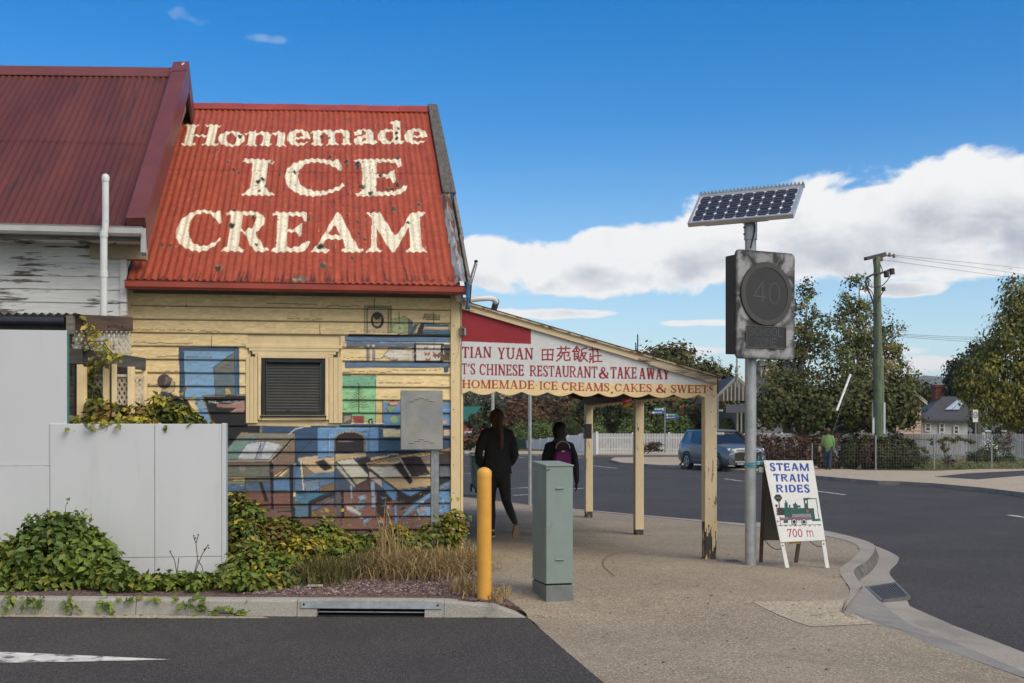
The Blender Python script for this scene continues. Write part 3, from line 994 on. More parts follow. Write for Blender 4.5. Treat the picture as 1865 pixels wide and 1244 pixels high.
sheet('lawn',[on_z(1560,856,FZ+.004),on_z(1700,857.5,FZ+.004),on_z(1805,853.5,FZ+.004),on_z(1990,853,FZ+.004),cw(30,52,FZ+.004),cw(27,53,FZ+.004),cw(23.4,54,FZ+.004),cw(17,66,FZ+.004),cw(13.6,60,FZ+.004)],MAT['lawn'])
def on_path(px,py):
 p=on_z(px,py,-.07)
 for _ in range(4):
  h=_bvh.ray_cast(Vector((p.x,p.y,2)),Vector((0,0,-1)))[0]
  if h is None:
   return None
  p=on_z(px,py,h.z)
 return p+Vector((0,0,.003))
sc_=[on_path(x,y)for x,y in smooth_px([(1125,1007),(1108,1012),(1097,1022),(1098,1032),(1108,1042),(1118,1050)],4)]
ribbon('scuff_mark',sc_,[p+Vector((.022,.012,0))for p in sc_],M('rubber_scuff',(.13,.105,.08),.9,bump=0))
rr=random.Random(31)
V,F,Cc=[],[],[]
for k in range(230):
 if k<120:
  p=on_path(rr.uniform(890,1530),960+270*rr.random()**1.5)
 elif k<170:
  p=on_z(rr.uniform(0,900),rr.uniform(1119,1132),DZ+.004)
 else:
  p=on_path(rr.choice([rr.gauss(905,14),rr.gauss(1000,40),rr.gauss(1290,20)]),rr.choice([rr.uniform(1060,1110),rr.uniform(1010,1030)]))
 if p is None:
  continue
 a,s_=rr.uniform(0,6.3),rr.uniform(.006,.022)
 dx,dy=math.cos(a)*s_,math.sin(a)*s_
 i0=len(V)
 V+=[(p.x-dx,p.y-dy,p.z),(p.x-dy*.5,p.y+dx*.5,p.z+s_*.3),(p.x+dx,p.y+dy,p.z+s_*.1),(p.x+dy*.5,p.y-dx*.5,p.z+s_*.15)]
 F.append((i0,i0+1,i0+2,i0+3))
 c=rr.choice([(.06,.045,.03),(.11,.07,.035),(.03,.028,.025),(.16,.11,.05),(.07,.075,.03)])
 Cc+=[c]*4
tag(np_mesh('leaf_litter',np.array(V),np.array(F),M_attr('litter',.8,.1,30,0),None,np.array(Cc)),kind='stuff')
# ------------------------------------------------------------------ the painted shop
YW=13.14
XC=1.36
D_C=XC*ST+YW*CT
CREAM=(228,203,152)
wall_cv=Canvas(222,515,852,1015,2,CREAM)
def zt(off,s):
 return lambda pts:[(off[0]+x/s,off[1]+y/s)for(x,y)in pts]
Z1,Z2,Z3,Z4=zt((410,740),5.409),zt((610,740),5.409),zt((610,540),5.655),zt((230,600),6.22)
def paint_mural(cv):
 rr=random.Random(5)
 rs=random.Random(15)
 def P(pts,c,al=1.0):
  cv.poly(pts,c,al)
  xs_,ys_=[p[0]for p in pts],[p[1]for p in pts]
  w_,h_=max(xs_)-min(xs_),max(ys_)-min(ys_)
  if w_*h_<60:
   return
  n_=len(pts)
  for _ in range(int(min(60,w_*h_/28))):
   x,y=rs.uniform(min(xs_),max(xs_)),rs.uniform(min(ys_),max(ys_))
   ins=False
   for i in range(n_):
    (x1,y1),(x2,y2)=pts[i],pts[(i+1)%n_]
    if(y1>y)!=(y2>y)and x<x1+(y-y1)*(x2-x1)/(y2-y1):
     ins=not ins
   if ins:
    k=rs.uniform(.78,1.24)
    L=min(w_*.4,rs.uniform(3,13))
    cv.line([(x-L/2,y+rs.uniform(-.8,.8)),(x+L/2,y+rs.uniform(-.8,.8))],rs.uniform(.6,1.8),tuple(min(255,v*k+rs.uniform(-6,6))for v in c),.5)
  for i in range(n_):
   a_,b_=pts[i],pts[(i+1)%n_]
   if rs.random()<.8:
    cv.line([a_,b_],rs.uniform(.6,1.4),tuple(v*.36 for v in c),.75)
   if rs.random()<.22:
    cv.line([(a_[0]+1.3,a_[1]+1.2),(b_[0]+1.3,b_[1]+1.2)],rs.uniform(.5,1.1),tuple(min(235,v*1.25+60)for v in c),.6)
 LAPS=[963-23.3*k for k in range(0,19)]
 def lap_y(y,x):
  return y-(y-HOR)*0.0+(y-785)*(835-x)/16500*1.0
 P([(405,905),(835,905),(835,1010),(405,1010)],(118,88,78))
 P(Z1([(0,60),(345,60),(345,300),(100,330),(0,420)]),(38,35,40))
 P(Z1([(355,190),(925,190),(925,500),(690,560),(355,300)]),(44,78,120))
 P([(595,775),(835,775),(835,905),(540,905),(540,830)],(48,80,118))
 P(Z1([(355,110),(1040,125),(1040,165),(350,160)]),(52,72,100))
 P(Z1([(345,158),(845,178),(850,205),(350,190)]),(214,186,142))
 P(Z4([(598,205),(1272,205),(1278,775),(610,775)]),(50,88,125))
 P(Z4([(652,250),(1235,250),(1245,772),(668,772)]),(120,168,212))
 P(Z4([(1215,268),(1238,262),(1255,745),(1012,745),(990,432)]),(98,116,126))
 P(Z4([(990,432),(1215,268),(1235,300),(1235,480),(1000,490)]),(110,112,106))
 P(Z4([(1228,215),(1272,215),(1278,760),(1240,760)]),(60,98,138))
 cv.line(Z4([(652,250),(668,772)]),1.3,(70,75,90));cv.line(Z4([(652,250),(1235,250)]),1.2,(150,165,180))
 P(Z4([(1112,672),(1160,655),(1198,725),(1130,738)]),(178,165,112))
 P(Z4([(505,560),(555,610),(545,700),(500,720),(400,715),(420,640)]),(184,166,128))
 cv.ell(*Z4([(432,590)])[0],13,13.5,(76,66,66));P(Z4([(450,520),(520,560),(500,590),(430,640)]),(112,100,96))
 P(Z4([(395,705),(540,740),(690,790),(745,900),(820,1062),(280,1062),(300,850),(390,780)]),(27,25,31))
 P(Z4([(395,705),(500,720),(540,745),(400,770)]),(62,66,86))
 P(Z4([(765,775),(868,775),(972,1068),(872,1068)]),(108,156,206))
 P(Z4([(865,750),(1430,742),(1486,1010),(1500,1244),(1000,1244),(972,1068)]),(31,30,33))
 P(Z4([(865,748),(1430,738),(1430,752),(870,765)]),(108,98,84))
 cv.line(Z4([(870,765),(972,1065)]),2,(120,125,85));cv.line(Z4([(1432,742),(1484,1005)]),2,(128,128,92))
 P(Z4([(1020,850),(1200,838),(1342,795),(1340,940),(1160,946),(1250,890),(1030,885)]),(154,120,110))
 for q in([(935,805),(945,835),(935,842)],[(938,808),(975,800)],[(945,822),(965,820)],[(975,822),(978,838)],[(976,826),(988,822)],[(994,822),(996,836)],[(1004,826),(1000,834),(1008,834),(1012,808),(1012,834)],[(1022,826),(1018,834),(1026,832),(1026,822),(1030,834)],[(1034,824),(1038,834),(1046,822),(1036,850)]):
  cv.line(Z4(q),.9,(200,205,208))
 cv.line(Z4([(1055,828),(1270,815)]),1.2,(165,170,175));cv.line(Z4([(1060,815),(1120,822),(1180,806),(1265,812)]),.9,(150,150,155))
 P(Z1([(0,460),(155,255),(690,262),(692,290),(692,560),(450,700),(0,700)]),(122,104,90))
 P(Z1([(10,430),(155,258),(690,264),(690,296),(445,548),(10,548)]),(134,126,112))
 P(Z1([(95,330),(330,288),(225,440),(125,520),(12,520),(12,430)]),(112,142,138))
 P(Z1([(118,515),(215,370),(345,345),(420,350),(548,378),(440,522)]),(184,190,196))
 P(Z1([(295,520),(355,360),(400,350),(360,450),(330,522)]),(150,162,180));cv.line(Z1([(345,350),(355,500)]),.9,(70,75,70))
 P(Z1([(640,335),(690,300),(500,505),(440,560),(445,545)]),(38,35,36))
 P(Z1([(0,580),(448,580),(448,690),(0,690)]),(104,108,98));cv.ell(*Z1([(170,610)])[0],6,5.5,(135,132,115))
 cv.line(Z1([(450,550),(450,700)]),3.5,(42,40,40));cv.line(Z1([(0,560),(440,552)]),2,(70,66,60))
 cv.line(Z1([(630,275),(690,225),(765,208)]),2.2,(185,195,200));cv.line(Z1([(350,200),(365,300)]),1.5,(120,120,100))
 P(Z1([(0,735),(192,750),(190,865),(0,860)]),(70,104,148));P(Z1([(0,725),(190,738),(190,775),(0,770)]),(120,122,108))
 P(Z1([(200,745),(450,745),(450,835),(200,835)]),(74,100,132));P(Z1([(195,700),(560,690),(640,590),(640,700),(470,745),(200,745)]),(112,106,92))
 P(Z1([(470,725),(645,700),(645,835),(470,835)]),(84,128,178));P(Z1([(650,585),(735,585),(760,830),(650,830)]),(66,104,148))
 P(Z1([(205,850),(452,850),(470,1010),(230,1010)]),(122,84,74));P(Z1([(475,845),(655,845),(655,1000),(480,1000)]),(124,88,78))
 for q in([(448,560),(476,560),(482,1010),(450,1010)],[(635,590),(668,590),(672,1010),(648,1010)]):
  P(Z1(q),(36,33,38))
 P(Z1([(650,1000),(690,1000),(695,1180),(665,1180)]),(34,33,36))
 P(Z1([(335,750),(362,750),(428,938),(398,942)]),(36,32,34))
 cv.line(Z1([(520,1040),(660,1030)]),2,(40,36,38));cv.line(Z1([(510,690),(640,590)]),2,(44,40,42))
 P(Z1([(740,585),(1090,640),(1090,835),(680,835),(690,700)]),(84,118,160))
 P(Z1([(710,515),(752,502),(1190,458),(1190,500),(1095,645),(870,662),(740,545)]),(190,168,136))
 P(Z1([(885,552),(972,525),(1055,606),(980,636)]),(36,34,37));P(Z1([(742,560),(880,662),(760,690)]),(128,110,92))
 P(Z1([(735,540),(758,545),(786,825),(764,828)]),(198,188,168))
 P(Z1([(930,800),(1095,742),(1095,832),(935,832)]),(116,96,70));P(Z1([(770,740),(920,715),(925,790),(800,830)]),(108,136,158))
 P(Z1([(700,860),(985,850),(800,965),(690,940)]),(66,122,156));P(Z1([(690,975),(825,975),(825,1085),(690,1085)]),(84,124,152))
 P(Z1([(815,940),(1088,832),(1112,858),(840,972)]),(36,33,37));P(Z1([(845,985),(1000,970),(850,1035)]),(82,110,158))
 P(Z1([(960,950),(1105,885),(1110,905),(980,965)]),(110,122,150))
 P(Z1([(1095,640),(1140,640),(1145,1090),(1105,1090)]),(92,86,92));P(Z1([(1140,800),(1165,800),(1170,1110),(1145,1110)]),(32,31,35))
 P(Z1([(820,970),(850,970),(850,1085),(820,1085)]),(36,34,38))
 P([(579,779),(690,779),(690,822),(579,835)],(96,146,202));P([(598,790),(612,782),(612,825),(598,828)],(104,152,206))
 P(Z1([(855,168),(1190,172),(1190,206),(855,200)]),(64,98,136));P(Z2([(0,172),(480,176),(480,204),(0,204)]),(72,106,146))
 P(Z2([(430,206),(650,206),(650,440),(430,440)]),(50,92,132))
 c0=Z2([(148,325)])[0]
 cv.ell(c0[0],c0[1],28.5,15.5,(162,144,112),a0=180,a1=360);P(Z2([(-5,325),(298,325),(298,445),(-5,445)]),(158,140,110))
 cv.ell(c0[0],c0[1],25.5,13,(38,32,36),a0=180,a1=360);P(Z2([(8,322),(282,322),(282,445),(8,445)]),(34,30,35))
 for k in range(14):
  a=math.pi+math.pi*k/13
  cv.line([(c0[0]+25*math.cos(a),c0[1]+12.6*math.sin(a)),(c0[0]+29*math.cos(a),c0[1]+16*math.sin(a))],.8,(70,62,54))
 for k in range(5):
  y=330+24*k
  cv.line(Z2([(282,y),(298,y)]),.8,(70,62,54));cv.line(Z2([(-5,y),(8,y)]),.8,(70,62,54))
 cv.line(Z2([(250,250),(325,255),(325,440)]),1.1,(48,70,105));cv.line(Z2([(340,206),(340,440)]),1.1,(56,84,124));cv.line(Z2([(432,206),(432,440)]),1.3,(40,52,72))
 P(Z2([(20,345),(90,338),(200,345),(190,352),(30,352)]),(124,104,102))
 P(Z2([(470,-45),(650,-45),(650,190),(475,190)]),(98,148,200));P(Z2([(1055,-45),(1142,-45),(1142,200),(1055,200)]),(98,148,200))
 P(Z2([(470,215),(650,228),(650,302),(475,300)]),(206,198,166));P(Z2([(1065,232),(1140,232),(1140,290),(1065,290)]),(200,178,150))
 cv.ell(*Z2([(585,130)])[0],7,6.5,(156,184,116));cv.ell(*Z2([(1080,155)])[0],4,3.5,(202,156,150))
 P(Z3([(548,1112),(580,1072),(640,1080),(670,1105),(640,1122)]),(212,152,146));P(Z3([(530,1165),(545,1122),(625,1120),(610,1150),(560,1195)]),(132,154,112))
 P([(624,684.5),(685,685),(686,768),(624,768)],(136,192,142));P([(624,684.5),(685,685),(684,704),(624,704)],(112,176,140))
 P([(684,728),(697,728),(697,770),(684,770)],(206,184,132))
 tr=Z3([(243,900),(243,1200)])
 cv.line(tr,2.2,(84,78,46))
 for k in range(9):
  y=930+26*k
  w_=22+11*k
  for sg in(-1,1):
   cv.line(Z3([(243,y-8),(243+sg*w_*.6,y+6),(243+sg*w_,y)]),1.4,(92,100,62))
 for k in range(26):
  x,y=rr.uniform(90,410),rr.uniform(835,1200)
  q=[(x+rr.uniform(-22,22),y+rr.uniform(-16,16))for _ in range(3)]
  cv.line(Z3(q),1.0,rr.choice([(70,86,60),(96,120,74),(176,176,88),(120,140,92)]))
 P(Z2([(170,95),(285,92),(282,165),(190,165)]),(142,58,56));P(Z2([(70,75),(165,80),(160,170),(50,172),(45,130)]),(92,92,78));P(Z2([(85,90),(150,86),(160,130),(90,165)]),(150,132,124))
 P(Z2([(325,165),(335,130),(360,122),(372,165)]),(30,30,34));cv.ell(*Z2([(350,152)])[0],1.6,2.4,(200,200,200))
 P(Z3([(140,392),(1182,392),(1182,418),(140,418)]),(60,58,60))
 P(Z3([(102,415),(1184,418),(1184,474),(102,458)]),(98,132,170));P(Z3([(114,458),(830,470),(830,520),(118,520)]),(104,120,140))
 cv.line(Z3([(118,520),(1184,532)]),1.4,(44,44,50))
 P(Z3([(108,675),(1182,680),(1182,728),(108,730)]),(88,118,154));cv.line(Z3([(108,732),(1182,730)]),1.5,(48,52,62));P(Z3([(1120,728),(1172,728),(1160,785),(1125,780)]),(66,78,92))
 P(Z3([(304,96),(576,100),(576,380),(304,380)]),(176,162,112));P(Z3([(335,118),(545,122),(545,380),(335,380)]),(202,180,146))
 for q in([(304,380),(304,96),(576,100),(576,380)],[(335,380),(335,118),(545,122),(545,380)]):
  cv.line(Z3(q),1.4,(88,84,58))
 c0=Z3([(437,245)])[0]
 cv.ell(c0[0],c0[1],11.8,15.2,(40,34,36));cv.ell(c0[0]-.5,c0[1]+.5,7.6,11,(186,164,122));cv.ell(c0[0]-.5,c0[1]-6,6,5,(60,50,46))
 for sg in(-3,2):
  cv.line([(c0[0]+sg,c0[1]-.5),(c0[0]+sg+2.2,c0[1]-.3)],.9,(60,48,42))
 cv.line([(c0[0]-2,c0[1]+5),(c0[0]+2,c0[1]+5)],.9,(110,70,60))
 P(Z3([(580,235),(720,205),(755,235),(755,380),(585,380)]),(166,174,126));c0=Z3([(657,330)])[0]
 cv.ell(c0[0],c0[1],13,10.5,(112,128,98));cv.ell(c0[0],c0[1],11.8,9.4,(174,184,138));cv.line([c0,(c0[0],c0[1]-5)],.9,(70,70,56));cv.line([c0,(c0[0]+4,c0[1]+1)],.9,(70,70,56))
 P(Z3([(750,225),(800,260),(800,385),(755,385)]),(104,112,112))
 P(Z3([(775,385),(820,285),(850,285),(805,385)]),(62,104,140));P(Z3([(815,385),(860,275),(882,275),(840,385)]),(206,184,140));P(Z3([(840,385),(890,270),(920,270),(900,385)]),(44,50,60))
 P(Z3([(912,278),(1170,290),(1170,310),(912,305)]),(70,118,158));P(Z3([(915,310),(1172,312),(1172,348),(915,346)]),(216,182,140));P(Z3([(905,350),(1180,352),(1180,390),(900,388)]),(62,118,158))
 P(Z3([(905,235),(920,185),(1075,190),(1082,245)]),(176,156,118));cv.line(Z3([(912,212),(1078,220)]),1.2,(110,94,74))
 for x in(340,396):
  P(Z3([(x-11,520),(x+11,520),(x+12,662),(x-12,662)]),(136,136,160));cv.ell(*Z3([(x,508)])[0],3,2,(206,200,190))
 P(Z3([(455,635),(500,605),(560,545),(690,540),(800,560),(800,660),(590,662),(520,620),(470,645)]),(208,202,186));cv.line(Z3([(470,640),(510,610),(575,655),(800,660)]),1.2,(84,76,62));cv.line(Z3([(560,548),(620,600),(760,600)]),1,(150,150,152))
 P(Z3([(812,486),(1118,488),(1110,680),(812,680)]),(38,36,40));P(Z3([(838,500),(1090,500),(1084,662),(836,660)]),(206,200,190))
 for(x,y,s_)in((948,592,1.0),(1048,605,1.35),(935,530,.7),(955,650,.9)):
  for sg in(-1,1):
   P(Z3([(x,y),(x+sg*30*s_,y-26*s_),(x+sg*28*s_,y+4),(x+sg*10*s_,y+24*s_)]),(144,88,70))
 P(Z3([(1095,600),(1180,590),(1180,660),(1090,655)]),(84,66,50));P(Z3([(1120,490),(1184,500),(1184,590),(1120,580)]),(76,84,96))
 P(Z2([(0,445),(310,470),(620,465),(960,440),(1155,470),(1155,1000),(0,1000)]),(66,82,106))
 P(Z2([(80,845),(620,830),(640,1210),(60,1210)]),(128,92,80));P(Z2([(620,970),(1155,960),(1155,1244),(600,1244)]),(120,90,80))
 P(Z2([(0,470),(305,462),(312,490),(0,545)]),(184,160,122))
 P(Z2([(10,542),(190,510),(335,662),(322,696),(160,702)]),(196,192,178));P(Z2([(10,562),(62,602),(205,785),(190,805),(12,600)]),(176,172,160));P(Z2([(160,702),(322,696),(322,720),(215,770)]),(176,158,128))
 cv.line(Z2([(10,545),(60,590),(205,782)]),2.2,(44,42,44));cv.line(Z2([(185,512),(335,672)]),2.6,(38,35,38))
 P(Z2([(215,532),(325,502),(352,532),(322,668)]),(40,35,38));P(Z2([(350,500),(500,485),(500,505),(350,535)]),(190,162,120))
 P(Z2([(210,780),(330,720),(345,820),(200,820)]),(88,66,62))
 P(Z2([(305,562),(640,492),(945,455),(945,782),(620,820),(420,760)]),(192,166,126));P(Z2([(305,555),(640,488),(960,440),(960,462),(640,510),(320,575)]),(164,132,96))
 P(Z2([(330,592),(572,590),(662,692),(460,702)]),(204,198,190));P(Z2([(340,612),(482,722),(480,812),(335,702)]),(198,178,166))
 P(Z2([(530,545),(650,520),(655,560),(560,580)]),(176,168,152))
 P(Z2([(575,582),(650,546),(745,690),(765,745),(730,770)]),(40,34,38));P(Z2([(640,506),(832,494),(936,668),(750,694)]),(42,36,42))
 cv.line(Z2([(640,510),(748,694)]),1.8,(206,200,196));cv.line(Z2([(575,585),(730,772),(935,675)]),1.4,(190,180,160));cv.line(Z2([(330,620),(610,822)]),3.4,(38,34,36))
 P(Z2([(460,720),(600,822),(480,822)]),(92,138,190));cv.line(Z2([(510,500),(530,478),(610,470),(630,485)]),1.6,(186,184,178))
 P(Z2([(840,500),(940,480),(940,600),(900,600)]),(132,118,112))
 P(Z2([(1030,470),(1150,470),(1150,580),(1035,590)]),(56,50,54));P(Z2([(1030,590),(1145,600),(1145,690),(1030,700)]),(98,102,112));P(Z2([(1030,440),(1150,395),(1150,455),(1030,470)]),(154,124,96))
 P(Z2([(405,830),(610,830),(610,925),(570,925),(490,850)]),(100,150,206));P(Z2([(405,840),(490,835),(570,930),(405,960)]),(44,38,40))
 P(Z2([(610,832),(740,892),(942,782),(942,862),(720,962),(610,930)]),(38,33,37));P(Z2([(640,832),(860,832),(740,888)]),(100,150,206))
 P(Z2([(650,1092),(780,950),(942,848),(942,892),(810,985),(680,1102)]),(118,158,206));P(Z2([(1030,830),(1152,830),(1152,1060),(1030,1060)]),(92,144,200))
 P(Z2([(1030,780),(1152,720),(1152,770),(1030,830)]),(112,132,164));P(Z2([(1030,700),(1152,690),(1152,715),(1030,775)]),(40,36,40))
 P(Z2([(350,735),(392,735),(402,1000),(362,1000)]),(164,174,190));P(Z2([(148,772),(172,772),(176,915),(152,915)]),(156,162,172));P(Z2([(10,830),(60,830),(70,1100),(20,1100)]),(94,86,92));P(Z2([(62,830),(82,830),(90,1100),(70,1100)]),(34,33,38))
 P(Z2([(580,970),(612,970),(612,1160),(590,1160)]),(100,148,200));P(Z2([(405,970),(500,970),(520,1150),(480,1080),(410,1090)]),(40,34,37))
 P(Z2([(220,890),(290,865),(302,915),(250,925)]),(150,172,204));P(Z2([(115,980),(160,985),(260,1050),(250,1075),(120,1020)]),(198,192,182));P(Z2([(190,980),(320,978),(270,1000),(200,1005)]),(118,160,208))
 P(Z2([(270,1120),(350,1095),(280,1170)]),(122,158,202));P(Z2([(405,1120),(460,1140),(520,1165),(440,1165)]),(122,166,214));P(Z2([(440,1080),(485,1080),(480,1140),(440,1135)]),(190,116,84))
 P(Z2([(795,1000),(850,985),(940,985),(940,1085),(830,1085)]),(120,172,216));P(Z2([(840,1010),(890,1005),(870,1050),(840,1060)]),(190,132,104))
 for k in range(70):
  x,y=rr.uniform(60,1150),rr.uniform(850,1220)
  q=[(x+rr.uniform(-45,45),y+rr.uniform(-22,22))for _ in range(3)]
  P(Z2(q),rr.choice([(38,34,37),(44,40,42),(150,104,88),(104,146,192),(172,150,126),(86,62,56),(130,140,156),(196,196,192),(176,196,214)]),.9)
 for k in range(46):
  x,y=rr.uniform(0,1150),rr.uniform(560,1240)
  q=[(x+rr.uniform(-45,45),y+rr.uniform(-22,22))for _ in range(3)]
  P(Z1(q)if k%2 else Z2(q),rr.choice([(38,34,37),(150,104,88),(104,146,192),(172,150,126),(86,62,56)]),.5)
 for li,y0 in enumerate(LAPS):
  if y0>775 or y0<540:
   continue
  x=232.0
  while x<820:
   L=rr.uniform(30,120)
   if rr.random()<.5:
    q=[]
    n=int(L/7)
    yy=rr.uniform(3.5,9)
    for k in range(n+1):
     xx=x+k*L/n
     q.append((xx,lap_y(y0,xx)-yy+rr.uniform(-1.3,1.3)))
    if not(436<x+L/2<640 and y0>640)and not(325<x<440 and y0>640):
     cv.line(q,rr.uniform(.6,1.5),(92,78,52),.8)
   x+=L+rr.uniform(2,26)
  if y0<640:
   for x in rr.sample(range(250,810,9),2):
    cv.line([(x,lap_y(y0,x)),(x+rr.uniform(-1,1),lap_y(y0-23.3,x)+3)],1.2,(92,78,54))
 a_=cv.a
 blue=np.clip((a_[...,2]-a_[...,0])*4,0,1)[...,None]
 grey=a_.mean(-1,keepdims=True)
 cv.a=a_*(1-.24*blue)+grey*.20*blue
 cv.blur_noise(.045,4)
paint_mural(wall_cv)
shop=thing('shop','cream weatherboard shop with mural of school desks and ice cream lettering on its red roof','shop',(XC-1.8,YW,0))
MAT['mural']=M_attr('painted_boards',0.55,0.10,14,0.25,60,stretch=(.5,1,3))
MAT['cream']=M_peel('cream_paint',(0.75,0.59,0.335),(0.16,0.12,0.09),3,18,.70,.76,0.55,'x',.3)
MAT['cream_v']=M_peel('cream_post_paint',(0.74,0.585,0.335),(0.13,0.10,0.08),3.5,26,.68,.72,0.55,'z',.4)
MAT['cream_plain']=M('cream_trim',(0.75,0.59,0.34),0.5,var=.1,bump=.1)
MAT['old_wood']=M('weathered_timber',(0.16,0.145,0.125),0.85,var=.45,sc=5,bump=.5,bsc=40,stretch=(1,1,8))
MAT['old_wood_x']=M('weathered_timber_rail',(0.155,0.14,0.125),0.85,var=.45,sc=4,bump=.5,bsc=30,stretch=(1,6,12))
XL=on_y(231,700,YW).x
WX0,WX1=on_y(447.7,700,YW).x,on_y(623.5,700,YW).x
WZ0,WZ1=on_y(535,770,YW).z,on_y(535,629,YW).z
LAP=0.1432
Z0=1.596
def board(x0,x1,z0,z1,name='weatherboard',step=.0085,rows=16,cv=wall_cv,mat=None,y=YW,parent=shop,paint=True):
 nx=max(2,int((x1-x0)/step)+1)if paint else 2
 nz=rows if paint else 2
 xs=np.linspace(x0,x1,nx)
 zs=np.linspace(z0,z1,nz)
 Xg,Zg=np.meshgrid(xs,zs)
 t=(Zg-z0)/(z1-z0)
 Yg=y-0.019+0.014*t+0.0012*np.sin(Xg*5+z0*40)
 px,py=proj(Xg,np.full_like(Xg,y),Zg)
 V=np.stack([Xg,Yg,Zg],-1).reshape(-1,3)
 F=grid_faces(nx,nz)
 col=cv.sample(px,py).reshape(-1,3)if paint else None
 lip=np.stack([xs,np.full(nx,y+.004),np.full(nx,z0+.001)],-1)
 n0=len(V)
 V=np.vstack([V,lip])
 i=np.arange(nx-1)
 F=np.vstack([F,np.stack([n0+i,n0+i+1,i+1,i],1)])
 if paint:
  col[:nx]*=.30  # lap shadow lines and painted outlines put into the lowest rows' colour
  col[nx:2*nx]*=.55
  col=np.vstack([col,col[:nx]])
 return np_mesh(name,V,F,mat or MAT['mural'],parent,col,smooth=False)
top_z=Z0+9*LAP
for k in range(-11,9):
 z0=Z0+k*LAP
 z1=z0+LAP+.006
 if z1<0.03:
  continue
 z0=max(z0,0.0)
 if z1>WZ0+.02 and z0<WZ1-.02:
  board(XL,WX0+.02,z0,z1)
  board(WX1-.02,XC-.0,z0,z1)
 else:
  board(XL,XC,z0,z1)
b=MB()
b.box((XL-.3,YW+.006,-.02),(WX0+.05,YW+.11,top_z+.1))
b.box((WX1-.05,YW+.006,-.02),(XC-.002,YW+.11,top_z+.1))
b.box((WX0+.05,YW+.006,-.02),(WX1-.05,YW+.11,WZ0+.03))
b.box((WX0+.05,YW+.006,WZ1-.03),(WX1-.05,YW+.11,top_z+.1))
b.box((XC-.12,YW+.11,-.02),(XC-.002,YW+8.0,top_z+.1))
b.box((XL-.3,YW+7.9,-.02),(XC-.12,YW+8.0,top_z+.1))
b.build('wall',MAT['cream_plain'],shop)
for k in range(-11,9):
 z0=max(Z0+k*LAP,0)
 q=MB().hexa([(XC,YW+.06,z0),(XC+.018,YW+.06,z0),(XC+.018,YW+8,z0),(XC,YW+8,z0),(XC,YW+.06,z0+LAP),(XC+.005,YW+.06,z0+LAP),(XC+.005,YW+8,z0+LAP),(XC,YW+8,z0+LAP)])
 q.build('side_board',MAT['cream_plain'],shop)
dz=MB().box((XC+.005,YW+2.2,0),(XC+.035,YW+3.1,2.1)).build('door',M('dark_red_door',(.16,.03,.03),.5),shop)
MB().tube([(XC+.035,YW+3.0,1.0),(XC+.07,YW+3.0,1.0),(XC+.07,YW+2.9,1.0)],.01,8).build('handle',MAT['steel'],dz)
MAT['glass_dark']=M('dark_glass',(.02,.022,.025),.08,spec=.8,bump=0)
sw=MB().box((XC+.005,YW+3.6,.75),(XC+.02,YW+6.6,2.15)).build('shop_window',MAT['glass_dark'],shop)
b=MB()
for(a_,c_)in(((3.55,.70),(6.65,.76)),((3.55,2.14),(6.65,2.20)),((3.55,.76),(3.62,2.14)),((6.58,.76),(6.65,2.14)),((5.06,.76),(5.14,2.14))):
 b.box((XC+.003,YW+a_[0],a_[1]),(XC+.045,YW+c_[0],c_[1]))
b.build('window_frame',MAT['cream_plain'],sw)
x0c,x1c=on_y(821,700,YW-.03).x,on_y(843.5,700,YW-.03).x
b=MB().box((x0c,YW-.035,-.02),(x1c-.035,YW+.002,2.99)).box((x1c-.03,YW-.028,-.02),(x1c,YW+.1,2.99))
b.build('corner_board',MAT['cream_v'],shop,bevel=.003)
b=MB()
for k in range(9):
 b.tube([(x0c+.03,YW-.037,.4+.31*k),(x0c+.03,YW-.03,.4+.31*k)],.006,6)
b.build('nail_head',MAT['dark'],shop)['kind']='stuff'
b=MB().box((XL-.02,YW-.03,.0),(XL+.04,YW+.002,2.95))
b.build('corner_board',MAT['cream_v'],shop,bevel=.003)
fz0,fz1=on_y(540,537.5,YW-.03).z,on_y(540,524,YW-.03).z
MB().box((on_y(243,530,YW).x,YW-.024,top_z-.005),(x0c-.003,YW+.004,3.06)).build('frieze_board',M_peel('grey_frieze',(.15,.145,.145),(.30,.25,.17),3,30,.58,.68),shop)
win=MB()
iw0,iw1,iz0,iz1=on_y(476,700,YW).x,on_y(592.7,700,YW).x,on_y(535,756.4,YW).z,on_y(535,653,YW).z
tw=.115
o0,o1=WX0,WX1
wn=MB()
wn.box((iw0-.035,YW-.03,iz0-.05),(iw0,YW+.03,iz1+.045)).box((iw1,YW-.03,iz0-.05),(iw1+.035,YW+.03,iz1+.045))
wn.box((iw0,YW-.03,iz1),(iw1,YW+.03,iz1+.045)).box((iw0,YW-.03,iz0-.05),(iw1,YW+.03,iz0))
window=wn.build('window',MAT['cream_plain'],shop,bevel=.004)
for(xa,xb)in((o0,iw0-.038),(iw1+.038,o1)):
 q=MB()
 w_=xb-xa
 n=3
 for k in range(n):
  q.box((xa+k*w_/n+.001,YW-.021-.003*(k%2),WZ0-.005),(xa+(k+1)*w_/n-.001,YW+.006,WZ1-.13))
 q.build('architrave',MAT['cream_v'],window,bevel=.003)
q=MB()
